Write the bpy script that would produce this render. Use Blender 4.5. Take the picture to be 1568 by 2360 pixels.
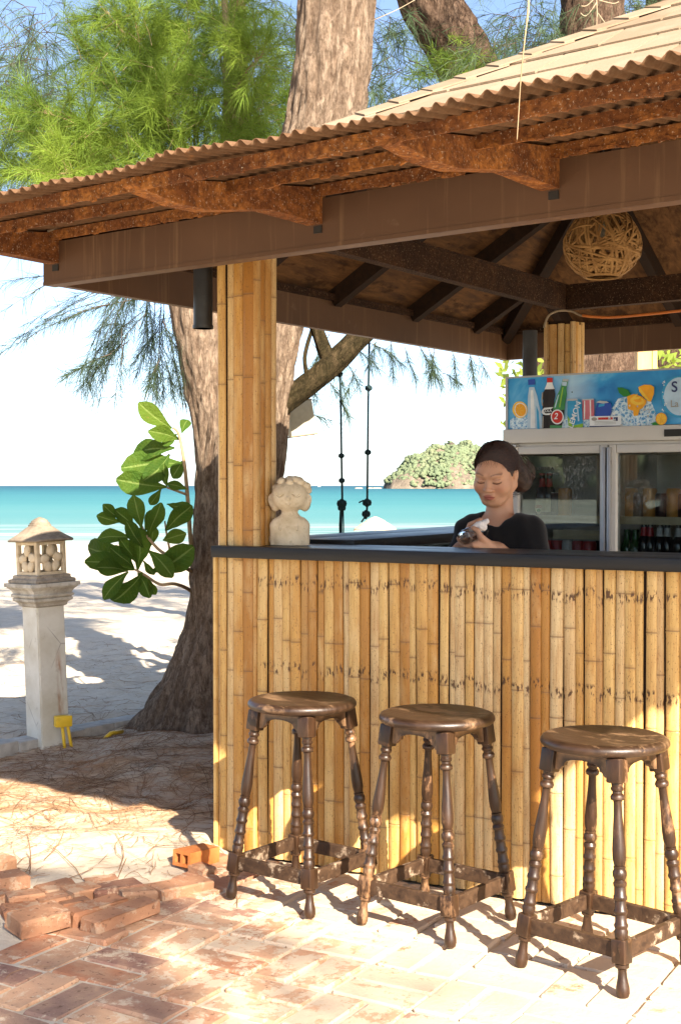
import bpy, bmesh, math, random
import numpy as np
from mathutils import Vector, Matrix, noise as mnoise

R = random.Random(7)
NR = np.random.default_rng(11)
rad = math.radians
for _o in list(bpy.data.objects):
    bpy.data.objects.remove(_o, do_unlink=True)
SC = bpy.context.scene
COL = SC.collection

# ------------------------------------------------------------------ camera
EYE = 1.35
FPX, CXP, CYP = 3100.0, 784.0, 1179.5          # focal length and centre, in 1568 x 2359 picture units
PITCH = math.atan(61.5 / FPX)
cam_d = bpy.data.cameras.new("camera")
cam_d.sensor_fit = 'VERTICAL'
cam_d.sensor_height = 36.0
cam_d.lens = 36.0 * FPX / 2359.0
cam_d.clip_start = 0.05
cam_d.clip_end = 20000.0
cam = bpy.data.objects.new("camera", cam_d)
cam.location = (0, 0, EYE)
cam.rotation_euler = (math.pi / 2 - PITCH, 0, 0)
COL.objects.link(cam)
SC.camera = cam

# ------------------------------------------------------------------ sky, sun, exposure
SUN_EL = rad(33.0)
SUN_H = Vector((0.40, -0.917, 0)).normalized()     # horizontal direction towards the sun
w = bpy.data.worlds.new("World")
SC.world = w
w.use_nodes = True
wn = w.node_tree
wn.nodes.clear()
sky = wn.nodes.new("ShaderNodeTexSky")
sky.sky_type = 'NISHITA'
sky.sun_disc = False
sky.sun_elevation = SUN_EL
sky.sun_rotation = math.atan2(SUN_H.x, SUN_H.y)
sky.air_density = 0.62
sky.dust_density = 0.9
sky.ozone_density = 1.0
bg = wn.nodes.new("ShaderNodeBackground")
bg.inputs[1].default_value = 0.097
wo = wn.nodes.new("ShaderNodeOutputWorld")
wn.links.new(sky.outputs[0], bg.inputs[0])
wn.links.new(bg.outputs[0], wo.inputs[0])

sun_d = bpy.data.lights.new("sun", 'SUN')
sun_d.energy = 5.0
sun_d.angle = rad(0.53)
sun_d.color = (1.0, 0.92, 0.80)
sun = bpy.data.objects.new("sun", sun_d)
_dir = -(SUN_H * math.cos(SUN_EL) + Vector((0, 0, math.sin(SUN_EL))))
sun.rotation_euler = _dir.to_track_quat('-Z', 'Y').to_euler()
sun.location = (6, -12, 12)
COL.objects.link(sun)

SC.view_settings.view_transform = 'Standard'
SC.view_settings.look = 'None'
SC.view_settings.exposure = 1.9
SC.view_settings.gamma = 1.0
SC.view_settings.use_white_balance = True          # camera white balance set for open shade
SC.view_settings.white_balance_temperature = 6800
SC.view_settings.white_balance_tint = 10
SC.render.engine = 'CYCLES'
SC.cycles.use_denoising = True
SC.cycles.max_bounces = 8
SC.cycles.diffuse_bounces = 4
SC.cycles.transparent_max_bounces = 16
SC.cycles.sample_clamp_indirect = 8.0

# ------------------------------------------------------------------ picture measurement
def ray(x, y):
    a = (x - CXP) / FPX
    b = (CYP - y) / FPX
    return Vector((a, math.cos(PITCH) + math.sin(PITCH) * b, -math.sin(PITCH) + math.cos(PITCH) * b))
def at(x, y, Y):
    d = ray(x, y)
    return Vector((0, 0, EYE)) + d * (Y / d.y)
def gnd(x, y, z=0.0):
    d = ray(x, y)
    return Vector((0, 0, EYE)) + d * ((z - EYE) / d.z)
def hit(x, y, p0, n):
    d = ray(x, y)
    o = Vector((0, 0, EYE))
    return o + d * ((p0 - o).dot(n) / d.dot(n))

# ------------------------------------------------------------------ mesh building
class MB:
    def __init__(s):
        s.v = []; s.f = []; s.m = []
    def add(s, vs, fs, mi=0):
        b = len(s.v)
        s.v.extend([tuple(p) for p in vs])
        for f in fs:
            s.f.append(tuple(i + b for i in f)); s.m.append(mi)
    def box(s, c, size, M=None, mi=0, bev=0.0):
        hx, hy, hz = size[0] / 2, size[1] / 2, size[2] / 2
        c = Vector(c)
        if bev <= 0:
            vs = [Vector((x, y, z)) for z in (-hz, hz) for y in (-hy, hy) for x in (-hx, hx)]
            fs = [(0, 2, 3, 1), (4, 5, 7, 6), (0, 1, 5, 4), (2, 6, 7, 3), (0, 4, 6, 2), (1, 3, 7, 5)]
        else:
            bm = bmesh.new()
            bmesh.ops.create_cube(bm, size=1.0)
            bmesh.ops.scale(bm, vec=(size[0], size[1], size[2]), verts=bm.verts)
            bmesh.ops.bevel(bm, geom=list(bm.edges), offset=bev, segments=2, affect='EDGES', profile=0.6)
            bm.verts.index_update()
            vs = [v.co.copy() for v in bm.verts]
            fs = [tuple(v.index for v in f.verts) for f in bm.faces]
            bm.free()
        if M is not None:
            vs = [M @ p for p in vs]
        s.add([p + c for p in vs], fs, mi)
    def tube(s, pts, radii, n=8, mi=0, cap=True):
        pts = [Vector(p) for p in pts]
        if not hasattr(radii, '__len__'):
            radii = [radii] * len(pts)
        b = len(s.v)
        up = Vector((0, 0, 1))
        t0 = (pts[1] - pts[0]).normalized()
        if abs(t0.dot(up)) > 0.95: up = Vector((1, 0, 0))
        e1 = t0.cross(up).normalized()
        for i, p in enumerate(pts):
            if i == 0: t = pts[1] - pts[0]
            elif i == len(pts) - 1: t = pts[-1] - pts[-2]
            else: t = pts[i + 1] - pts[i - 1]
            t.normalize()
            e1 = (e1 - t * e1.dot(t))
            if e1.length < 1e-6: e1 = t.orthogonal()
            e1.normalize()
            e2 = t.cross(e1)
            for k in range(n):
                a = 2 * math.pi * k / n
                s.v.append(tuple(p + (e1 * math.cos(a) + e2 * math.sin(a)) * radii[i]))
        for i in range(len(pts) - 1):
            for k in range(n):
                k2 = (k + 1) % n
                s.f.append((b + i * n + k, b + i * n + k2, b + (i + 1) * n + k2, b + (i + 1) * n + k)); s.m.append(mi)
        if cap:
            s.f.append(tuple(b + k for k in reversed(range(n)))); s.m.append(mi)
            e = b + (len(pts) - 1) * n
            s.f.append(tuple(e + k for k in range(n))); s.m.append(mi)
    def lathe(s, prof, n=20, M=None, mi=0, c=(0, 0, 0)):
        """prof = [(r, z)] bottom to top, axis z"""
        vs, fs = [], []
        c = Vector(c)
        for r, z in prof:
            for k in range(n):
                a = 2 * math.pi * k / n
                p = Vector((r * math.cos(a), r * math.sin(a), z))
                vs.append((M @ p if M is not None else p) + c)
        for i in range(len(prof) - 1):
            for k in range(n):
                k2 = (k + 1) % n
                fs.append((i * n + k, i * n + k2, (i + 1) * n + k2, (i + 1) * n + k))
        fs.append(tuple(reversed(range(n))))
        fs.append(tuple((len(prof) - 1) * n + k for k in range(n)))
        s.add(vs, fs, mi)
    def sqloft(s, prof, M=None, mi=0, c=(0, 0, 0)):
        """square cross-section loft, prof = [(half, z)]"""
        vs, fs = [], []
        c = Vector(c)
        for h, z in prof:
            for x, y in ((-h, -h), (h, -h), (h, h), (-h, h)):
                p = Vector((x, y, z))
                vs.append((M @ p if M is not None else p) + c)
        for i in range(len(prof) - 1):
            for k in range(4):
                k2 = (k + 1) % 4
                fs.append((i * 4 + k, i * 4 + k2, (i + 1) * 4 + k2, (i + 1) * 4 + k))
        fs.append((3, 2, 1, 0))
        e = (len(prof) - 1) * 4
        fs.append((e, e + 1, e + 2, e + 3))
        s.add(vs, fs, mi)
    def prism(s, poly, d, M=None, mi=0, c=(0, 0, 0)):
        """poly = [(x, z)] outline, thickness d along y (0..d)"""
        n = len(poly); c = Vector(c)
        vs = [Vector((x, 0, z)) for x, z in poly] + [Vector((x, d, z)) for x, z in poly]
        if M is not None: vs = [M @ p for p in vs]
        fs = [tuple(range(n)), tuple(reversed(range(n, 2 * n)))]
        for k in range(n):
            k2 = (k + 1) % n
            fs.append((k2, k, n + k, n + k2))
        s.add([p + c for p in vs], fs, mi)
    def ell(s, c, r, M=None, n=12, m=8, mi=0):
        vs, fs = [], []
        c = Vector(c)
        for i in range(m + 1):
            th = math.pi * i / m
            for k in range(n):
                a = 2 * math.pi * k / n
                p = Vector((r[0] * math.sin(th) * math.cos(a), r[1] * math.sin(th) * math.sin(a), -r[2] * math.cos(th)))
                vs.append((M @ p if M is not None else p) + c)
        for i in range(m):
            for k in range(n):
                k2 = (k + 1) % n
                fs.append((i * n + k, i * n + k2, (i + 1) * n + k2, (i + 1) * n + k))
        s.add(vs, fs, mi)
    def mesh(s, name, smooth=False, auto=None):
        me = bpy.data.meshes.new(name)
        me.from_pydata(s.v, [], s.f)
        me.validate(clean_customdata=False)
        if any(s.m) and len(me.polygons) == len(s.m):
            me.polygons.foreach_set("material_index", s.m)
        fix_normals(me)
        if smooth:
            me.polygons.foreach_set("use_smooth", [True] * len(me.polygons))
        if auto is not None:
            auto_smooth(me, auto)
        me.update()
        return me

def fix_normals(me):
    bm = bmesh.new(); bm.from_mesh(me)
    bmesh.ops.recalc_face_normals(bm, faces=bm.faces)
    bm.to_mesh(me); bm.free()
def auto_smooth(me, deg):
    me.polygons.foreach_set("use_smooth", [True] * len(me.polygons))
    bm = bmesh.new(); bm.from_mesh(me)
    lim = rad(deg)
    for e in bm.edges:
        if len(e.link_faces) == 2:
            if e.calc_face_angle(0.0) > lim: e.smooth = False
    bm.to_mesh(me); bm.free()
def np_mesh(name, V, quads=None, tris=None, smooth=False):
    me = bpy.data.meshes.new(name)
    V = np.asarray(V, dtype=np.float32).reshape(-1, 3)
    nq = 0 if quads is None else len(quads)
    nt = 0 if tris is None else len(tris)
    loops = []
    starts = []
    if nq:
        loops.append(np.asarray(quads, dtype=np.int32).ravel()); starts.append(np.arange(nq) * 4)
    if nt:
        loops.append(np.asarray(tris, dtype=np.int32).ravel()); starts.append(nq * 4 + np.arange(nt) * 3)
    loops = np.concatenate(loops); starts = np.concatenate(starts).astype(np.int32)
    me.vertices.add(len(V)); me.vertices.foreach_set("co", V.ravel())
    me.loops.add(len(loops)); me.loops.foreach_set("vertex_index", loops)
    me.polygons.add(nq + nt); me.polygons.foreach_set("loop_start", starts)
    if smooth: me.polygons.foreach_set("use_smooth", [True] * (nq + nt))
    me.update(calc_edges=True)
    me.validate()
    return me

def put(name, me, mat=None, parent=None, M=None, label=None, cat=None, group=None, kind=None):
    o = bpy.data.objects.new(name, me)
    COL.objects.link(o)
    if mat is not None and me is not None and len(me.materials) == 0:
        for m_ in (mat if isinstance(mat, (list, tuple)) else [mat]):
            me.materials.append(m_)
    if M is not None: o.matrix_basis = M
    if parent is not None: o.parent = parent
    return tag(o, label, cat, group, kind)
def tag(o, label=None, cat=None, group=None, kind=None):
    if label: o["label"] = label
    if cat: o["category"] = cat
    if group: o["group"] = group
    if kind: o["kind"] = kind
    return o
def thing(name, label, cat, loc=(0, 0, 0), M=None, group=None, kind=None):
    o = bpy.data.objects.new(name, None)
    o.empty_display_size = 0.1
    COL.objects.link(o)
    if M is not None: o.matrix_basis = M
    else: o.location = loc
    return tag(o, label, cat, group, kind)
def copy_tree(o, parent=None):
    c = o.copy(); COL.objects.link(c); c.parent = parent
    for ch in [k for k in o.children]:
        copy_tree(ch, c)
    return c
def frame(org, ex, ey=None):
    """matrix with local x = ex (horizontal), z up"""
    ex = Vector(ex).normalized(); ez = Vector((0, 0, 1))
    ey = ez.cross(ex)
    M = Matrix.Identity(4)
    for i in range(3):
        M[i][0] = ex[i]; M[i][1] = ey[i]; M[i][2] = ez[i]; M[i][3] = org[i]
    return M
def basis(ex, ey, ez, org=(0, 0, 0)):
    M = Matrix.Identity(4)
    for i in range(3):
        M[i][0] = ex[i]; M[i][1] = ey[i]; M[i][2] = ez[i]; M[i][3] = org[i]
    return M

def vnoise2(x, y, seed=0):
    """smooth value noise on numpy arrays"""
    rg = np.random.default_rng(seed)
    T = rg.random((256, 256))
    xi = np.floor(x).astype(int); yi = np.floor(y).astype(int)
    fx = x - xi; fy = y - yi
    fx = fx * fx * (3 - 2 * fx); fy = fy * fy * (3 - 2 * fy)
    a = T[xi & 255, yi & 255]; b = T[(xi + 1) & 255, yi & 255]
    c = T[xi & 255, (yi + 1) & 255]; d = T[(xi + 1) & 255, (yi + 1) & 255]
    return (a * (1 - fx) + b * fx) * (1 - fy) + (c * (1 - fx) + d * fx) * fy

def surface_nets(F, org, h):
    """iso-surface F = 0 of a 3-D array as quads"""
    ins = F < 0
    nx, ny, nz = F.shape
    cnt = np.zeros((nx - 1, ny - 1, nz - 1), dtype=np.int8)
    for i in (0, 1):
        for j in (0, 1):
            for k in (0, 1):
                cnt += ins[i:nx - 1 + i, j:ny - 1 + j, k:nz - 1 + k]
    act = (cnt > 0) & (cnt < 8)
    idx = -np.ones(act.shape, dtype=np.int64)
    cells = np.argwhere(act)
    idx[act] = np.arange(len(cells))
    acc = np.zeros((len(cells), 3)); num = np.zeros(len(cells))
    ci, cj, ck = cells.T
    corners = [(i, j, k) for i in (0, 1) for j in (0, 1) for k in (0, 1)]
    for a in corners:
        for ax in range(3):
            if a[ax] == 0:
                b = list(a); b[ax] = 1
                fa = F[ci + a[0], cj + a[1], ck + a[2]]
                fb = F[ci + b[0], cj + b[1], ck + b[2]]
                cr = (fa < 0) != (fb < 0)
                t = np.where(cr, fa / np.where(cr, fa - fb, 1), 0)
                p = np.array(a, float)[None, :].repeat(len(cells), 0)
                p[:, ax] += t
                acc[cr] += p[cr]; num[cr] += 1
    V = (cells + acc / num[:, None]) * h + np.asarray(org)
    quads = []
    for ax in range(3):
        sl0 = [slice(None)] * 3; sl1 = [slice(None)] * 3
        sl0[ax] = slice(0, -1); sl1[ax] = slice(1, None)
        A = ins[tuple(sl0)]; B = ins[tuple(sl1)]
        cr = np.argwhere(A != B)
        o1, o2 = [q for q in range(3) if q != ax]
        ok = (cr[:, o1] > 0) & (cr[:, o2] > 0) & (cr[:, o1] < F.shape[o1] - 1) & (cr[:, o2] < F.shape[o2] - 1)
        cr = cr[ok]
        flip = A[tuple(cr.T)]
        def cell(d1, d2):
            c = cr.copy(); c[:, o1] += d1; c[:, o2] += d2
            return idx[tuple(c.T)]
        q = np.stack([cell(-1, -1), cell(0, -1), cell(0, 0), cell(-1, 0)], 1)
        if ax == 1: flip = ~flip
        q[~flip] = q[~flip][:, ::-1]
        quads.append(q)
    return V, np.concatenate(quads)

class Sdf:
    """signed distance field sampled on a grid, built from blended shapes"""
    def __init__(s, lo, hi, h):
        s.lo = np.array(lo, float); s.h = h
        n = np.ceil((np.array(hi) - s.lo) / h).astype(int) + 1
        ax = [s.lo[i] + np.arange(n[i]) * h for i in range(3)]
        s.P = np.stack(np.meshgrid(*ax, indexing='ij'), -1).astype(np.float32)
        s.F = np.full(tuple(n), 1.0, dtype=np.float32)
        s.T = None
    def q(s):
        return s.P if s.T is None else s.L
    def local(s, M):
        """evaluate following shapes in the frame M (4x4, local to world); None = world"""
        s.T = M
        if M is not None:
            I = np.array(M.inverted())
            s.L = (s.P @ I[:3, :3].T.astype(np.float32) + I[:3, 3].astype(np.float32))
    def box(s, lo, hi, pad=0.028):
        lo = np.array(lo, float) - pad; hi = np.array(hi, float) + pad
        if s.T is not None:
            c = np.array([(s.T @ Vector((x, y, z)))[:] for x in (lo[0], hi[0]) for y in (lo[1], hi[1]) for z in (lo[2], hi[2])])
            lo, hi = c.min(0), c.max(0)
        i0 = np.clip(np.floor((lo - s.lo) / s.h).astype(int), 0, None); i1 = np.clip(np.ceil((hi - s.lo) / s.h).astype(int) + 1, 0, None)
        return tuple(slice(int(a), int(max(b, a))) for a, b in zip(i0, i1))
    def ell_d(s, c, r):
        c = np.array(c, np.float32); r = np.array(r, np.float32)
        sl = s.box(c - r, c + r)
        k = (s.q()[sl] - c) / r
        return sl, (np.sqrt((k * k).sum(-1)) - 1) * float(r.min())
    def cap_d(s, a, b, ra, rb):
        a = np.array(a, np.float32); b = np.array(b, np.float32); m = max(ra, rb)
        sl = s.box(np.minimum(a, b) - m, np.maximum(a, b) + m)
        d = b - a; q = s.q()[sl] - a
        t = np.clip((q @ d) / max(float(d @ d), 1e-12), 0, 1)
        e = q - t[..., None] * d
        return sl, np.sqrt((e * e).sum(-1)) - (ra + (rb - ra) * t)
    def uni(s, SD, k=0.0):
        sl, D = SD
        F = s.F[sl]
        if k <= 0: s.F[sl] = np.minimum(F, D)
        else:
            hh = np.clip(0.5 + 0.5 * (D - F) / k, 0, 1)
            s.F[sl] = D * (1 - hh) + F * hh - k * hh * (1 - hh)
    def sub(s, SD, k=0.0):
        sl, D = SD
        D = -D; F = s.F[sl]
        if k <= 0: s.F[sl] = np.maximum(F, D)
        else:
            hh = np.clip(0.5 - 0.5 * (D - F) / k, 0, 1)
            s.F[sl] = D * (1 - hh) + F * hh + k * hh * (1 - hh)
    def ell(s, c, r, k=0.0): s.uni(s.ell_d(c, r), k)
    def cap(s, a, b, ra, rb=None, k=0.0): s.uni(s.cap_d(a, b, ra, ra if rb is None else rb), k)
    def mesh(s, name, relax=1):
        V, Q = surface_nets(s.F, s.lo, s.h)
        for _ in range(relax):
            acc = np.zeros_like(V); n = np.zeros(len(V))
            for a, b in ((0, 1), (1, 2), (2, 3), (3, 0)):
                np.add.at(acc, Q[:, a], V[Q[:, b]]); np.add.at(n, Q[:, a], 1)
                np.add.at(acc, Q[:, b], V[Q[:, a]]); np.add.at(n, Q[:, b], 1)
            V = V * 0.5 + 0.5 * acc / np.maximum(n, 1)[:, None]
        return np_mesh(name, V, quads=Q, smooth=True), V

def set_attr(me, name, vals):
    a = me.attributes.new(name, 'FLOAT', 'POINT')
    a.data.foreach_set("value", np.asarray(vals, dtype=np.float32))
def set_col(me, name, cols):
    a = me.attributes.new(name, 'FLOAT_COLOR', 'POINT')
    c = np.ones((len(me.vertices), 4), dtype=np.float32); c[:, :3] = cols
    a.data.foreach_set("color", c.ravel())

# ------------------------------------------------------------------ materials
class Mat:
    def __init__(s, name, color=(0.5, 0.5, 0.5), rough=0.6, spec=0.3, metal=0.0):
        s.m = bpy.data.materials.new(name); s.m.use_nodes = True
        s.t = s.m.node_tree; s.N = s.t.nodes; s.L = s.t.links
        s.p = s.N["Principled BSDF"]
        s.p.inputs["Base Color"].default_value = (*color, 1)
        s.p.inputs["Roughness"].default_value = rough
        s.p.inputs["Specular IOR Level"].default_value = spec
        s.p.inputs["Metallic"].default_value = metal
        s._tc = None
    def tc(s, out="Object"):
        if s._tc is None: s._tc = s.N.new("ShaderNodeTexCoord")
        return s._tc.outputs[out]
    def map(s, vec=None, scale=(1, 1, 1), loc=(0, 0, 0), rot=(0, 0, 0), rnd=0.0):
        n = s.N.new("ShaderNodeMapping")
        n.inputs["Scale"].default_value = scale; n.inputs["Location"].default_value = loc; n.inputs["Rotation"].default_value = rot
        s.L.new(vec if vec is not None else s.tc(), n.inputs["Vector"])
        out = n.outputs[0]
        if rnd:
            oi = s.N.new("ShaderNodeObjectInfo")
            ml = s.N.new("ShaderNodeMath"); ml.operation = 'MULTIPLY'; ml.inputs[1].default_value = rnd
            s.L.new(oi.outputs["Random"], ml.inputs[0])
            ad = s.N.new("ShaderNodeVectorMath"); ad.operation = 'ADD'
            s.L.new(out, ad.inputs[0]); s.L.new(ml.outputs[0], ad.inputs[1])
            out = ad.outputs[0]
        return out
    def rand(s):
        return s.N.new("ShaderNodeObjectInfo").outputs["Random"]
    def noise(s, scale=5, detail=4, rough=0.55, vec=None, dist=0.0):
        n = s.N.new("ShaderNodeTexNoise")
        n.inputs["Scale"].default_value = scale; n.inputs["Detail"].default_value = detail
        n.inputs["Roughness"].default_value = rough; n.inputs["Distortion"].default_value = dist
        s.L.new(vec if vec is not None else s.tc(), n.inputs["Vector"])
        return n.outputs["Fac"]
    def voro(s, scale=5, vec=None, feat='F1', out="Distance", rnd=1.0):
        n = s.N.new("ShaderNodeTexVoronoi"); n.feature = feat
        n.inputs["Scale"].default_value = scale; n.inputs["Randomness"].default_value = rnd
        s.L.new(vec if vec is not None else s.tc(), n.inputs["Vector"])
        return n.outputs[out]
    def wave(s, scale=5, dist=2.0, detail=2, vec=None, dirn='X', dscale=1.0):
        n = s.N.new("ShaderNodeTexWave"); n.bands_direction = dirn
        n.inputs["Scale"].default_value = scale; n.inputs["Distortion"].default_value = dist
        n.inputs["Detail"].default_value = detail; n.inputs["Detail Scale"].default_value = dscale
        s.L.new(vec if vec is not None else s.tc(), n.inputs["Vector"])
        return n.outputs["Fac"]
    def sep(s, vec=None, i=2):
        n = s.N.new("ShaderNodeSeparateXYZ")
        s.L.new(vec if vec is not None else s.tc(), n.inputs[0])
        return n.outputs[i]
    def attr(s, name, out="Fac"):
        n = s.N.new("ShaderNodeAttribute"); n.attribute_name = name
        return n.outputs[out]
    def ramp(s, fac, stops, mode='LINEAR'):
        n = s.N.new("ShaderNodeValToRGB"); n.color_ramp.interpolation = mode
        cr = n.color_ramp
        while len(cr.elements) < len(stops): cr.elements.new(0.5)
        for e, (pos, c) in zip(cr.elements, stops):
            e.position = pos
            e.color = (*c, 1) if hasattr(c, '__len__') else (c, c, c, 1)
        s.L.new(fac, n.inputs[0])
        return n.outputs[0]
    def mix(s, fac, a, b, mode='MIX'):
        n = s.N.new("ShaderNodeMix"); n.data_type = 'RGBA'; n.blend_type = mode
        for sock, val in ((n.inputs[0], fac), (n.inputs[6], a), (n.inputs[7], b)):
            if hasattr(val, 'is_linked') or isinstance(val, bpy.types.NodeSocket): s.L.new(val, sock)
            elif hasattr(val, '__len__'): sock.default_value = (*val, 1)
            else: sock.default_value = val
        return n.outputs[2]
    def math(s, op, a, b=0.0, c=None, clamp=False):
        n = s.N.new("ShaderNodeMath"); n.operation = op; n.use_clamp = clamp
        for i, val in enumerate((a, b, c)):
            if val is None: continue
            if isinstance(val, bpy.types.NodeSocket): s.L.new(val, n.inputs[i])
            else: n.inputs[i].default_value = val
        return n.outputs[0]
    def band(s, x, lo, hi, soft):
        """1 between lo and hi"""
        a = s.math('DIVIDE', s.math('SUBTRACT', x, lo), soft, clamp=True)
        b = s.math('DIVIDE', s.math('SUBTRACT', hi, x), soft, clamp=True)
        return s.math('MULTIPLY', a, b)
    def set(s, **kw):
        names = dict(color="Base Color", rough="Roughness", spec="Specular IOR Level", metal="Metallic", alpha="Alpha",
                     trans="Transmission Weight", coat="Coat Weight", sss="Subsurface Weight", normal="Normal", ior="IOR", sheen="Sheen Weight")
        for k, v in kw.items():
            sock = s.p.inputs[names[k]]
            if isinstance(v, bpy.types.NodeSocket): s.L.new(v, sock)
            elif hasattr(v, '__len__'): sock.default_value = (*v, 1)
            else: sock.default_value = v
        return s
    def bump(s, h, strength=0.4, dist=0.01):
        n = s.N.new("ShaderNodeBump"); n.inputs["Strength"].default_value = strength; n.inputs["Distance"].default_value = dist
        s.L.new(h, n.inputs["Height"])
        if s.p.inputs["Normal"].is_linked:
            s.L.new(s.p.inputs["Normal"].links[0].from_socket, n.inputs["Normal"])
        s.L.new(n.outputs[0], s.p.inputs["Normal"])
        return s
    def translucent(s, color, fac):
        out = s.N["Material Output"]
        tr = s.N.new("ShaderNodeBsdfTranslucent")
        if isinstance(color, bpy.types.NodeSocket): s.L.new(color, tr.inputs[0])
        else: tr.inputs[0].default_value = (*color, 1)
        mx = s.N.new("ShaderNodeMixShader"); mx.inputs[0].default_value = fac
        s.L.new(s.p.outputs[0], mx.inputs[1]); s.L.new(tr.outputs[0], mx.inputs[2])
        s.L.new(mx.outputs[0], out.inputs[0])
        return s

MT = {}
def plain(name, color, rough=0.5, spec=0.4, metal=0.0, var=0.12, scale=30):
    m = Mat(name, color, rough, spec, metal)
    n = m.noise(scale, 4)
    d = tuple(max(0, c * (1 - var)) for c in color); l = tuple(min(1, c * (1 + var)) for c in color)
    m.set(color=m.ramp(n, [(0.3, d), (0.7, l)]))
    MT[name] = m.m
    return m

# sand: pale beach sand, browner where casuarina litter lies round the bar
m = Mat("sand", rough=0.95, spec=0.1)
big = m.noise(0.7, 5); fine = m.noise(45, 5, 0.7); mid = m.noise(6, 5)
base = m.mix(m.ramp(mid, [(0.3, 0), (0.7, 1)]), (0.53, 0.455, 0.355), (0.65, 0.575, 0.46))
base = m.mix(m.ramp(fine, [(0.35, 0.0), (0.7, 0.5)]), base, (0.40, 0.32, 0.24))
lit = m.attr("litter")
lm = m.math('MULTIPLY', lit, m.ramp(m.noise(3.2, 6, 0.65), [(0.32, 0.25), (0.62, 1.0)]))
base = m.mix(lm, base, m.mix(m.ramp(m.noise(11, 5), [(0.35, 0), (0.65, 1)]), (0.44, 0.25, 0.125), (0.60, 0.42, 0.26)))
m.set(color=base)
m.bump(m.noise(60, 4, 0.7), 0.5, 0.004); m.bump(m.noise(9, 5, 0.6), 0.5, 0.02)
MT["sand"] = m.m

# clay bricks, dusted with sand
def brick_mat(name, dusty):
    m = Mat(name, rough=0.9, spec=0.12)
    v = m.map(rnd=37.0)
    r = m.rand()
    c = m.ramp(r, [(0.0, (0.37, 0.16, 0.09)), (0.25, (0.45, 0.235, 0.14)), (0.5, (0.50, 0.30, 0.19)), (0.75, (0.43, 0.25, 0.16)), (0.92, (0.22, 0.12, 0.10)), (1.0, (0.49, 0.34, 0.23))])
    n1 = m.noise(9, 6, 0.62, v)
    c = m.mix(m.ramp(n1, [(0.42, 0.0), (0.66, 0.65)]), c, (0.50, 0.33, 0.21))
    c = m.mix(m.ramp(m.noise(4.5, 6, 0.65, m.map(loc=(9, 4, 2), rnd=11.0)), [(0.55, 0.0), (0.68, 0.6)]), c, (0.16, 0.10, 0.075))
    c = m.mix(m.ramp(m.noise(48, 5, 0.7, v), [(0.58, 0.0), (0.66, 0.7)]), c, (0.11, 0.055, 0.038))
    d = m.noise(10, 12, 0.78, m.map(loc=(5, 2, 1), rnd=21.0), 0.2)
    if dusty:       # trodden sand, thickened rightwards to paint the sunlit paving paler
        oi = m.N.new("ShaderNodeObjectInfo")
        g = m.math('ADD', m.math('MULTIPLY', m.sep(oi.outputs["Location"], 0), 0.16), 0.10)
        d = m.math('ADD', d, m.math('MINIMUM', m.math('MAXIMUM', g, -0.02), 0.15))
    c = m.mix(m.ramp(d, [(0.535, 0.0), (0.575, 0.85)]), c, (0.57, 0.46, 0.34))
    if not dusty: c = m.mix(1.0, c, (0.70, 0.60, 0.55), 'MULTIPLY')      # loose bricks get a redder, darker tint
    m.set(color=c)
    m.bump(m.noise(55, 6, 0.7, v), 0.6, 0.004); m.bump(n1, 0.5, 0.010)
    MT[name] = m.m
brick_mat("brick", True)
brick_mat("loose_brick", False)

# bamboo
def bamboo_mat(name, stains):
    m = Mat(name, rough=0.42, spec=0.35)
    r = m.rand()
    v = m.map(scale=(0.036, 0.036, 0.03), rnd=31.0)
    c = m.ramp(r, [(0.0, (0.38, 0.165, 0.030)), (0.15, (0.56, 0.29, 0.065)), (0.35, (0.70, 0.47, 0.175)), (0.55, (0.65, 0.41, 0.135)), (0.75, (0.70, 0.53, 0.28)), (0.9, (0.57, 0.39, 0.18)), (1.0, (0.45, 0.22, 0.045))])
    grain = m.noise(330, 4, 0.6, v)
    c = m.mix(m.ramp(grain, [(0.35, 0.0), (0.75, 0.55)]), c, (0.33, 0.14, 0.025))
    blot = m.noise(38, 5, 0.68, m.map(scale=(0.036, 0.036, 0.16), rnd=17.0))
    c = m.mix(m.ramp(blot, [(0.45, 0.0), (0.75, 0.75)]), c, (0.38, 0.17, 0.04))
    pale = m.noise(14, 4, 0.6, m.map(scale=(0.036, 0.036, 0.25), rnd=51.0))
    c = m.mix(m.ramp(pale, [(0.5, 0.0), (0.72, 0.6)]), c, (0.68, 0.49, 0.23))
    spk = m.noise(260, 3, 0.6, m.map(scale=(0.036, 0.036, 0.5), rnd=9.0))
    c = m.mix(m.ramp(spk, [(0.60, 0.0), (0.67, 0.7)]), c, (0.15, 0.065, 0.02))
    c = m.mix(m.math('MULTIPLY', m.attr("node"), 0.75), c, (0.17, 0.09, 0.04))
    if stains:
        z = m.math('ADD', m.sep(), m.math('MULTIPLY', m.math('SUBTRACT', r, 0.5), 0.035))
        for z0 in stains:
            b = m.band(z, z0 - 0.022, z0 + 0.022, 0.012)
            sp = m.ramp(m.noise(130, 2, 0.5, m.map(scale=(0.036, 0.036, 0.30), rnd=77.0)), [(0.53, 0.0), (0.59, 0.95)])
            c = m.mix(m.math('MULTIPLY', b, sp), c, (0.085, 0.035, 0.012))
    m.set(color=c)
    m.set(rough=m.ramp(grain, [(0.3, 0.35), (0.8, 0.6)]))
    m.bump(grain, 0.25, 0.002)
    MT[name] = m.m
bamboo_mat("bamboo", (1.012, 0.700))
bamboo_mat("bamboo_post", ())

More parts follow.
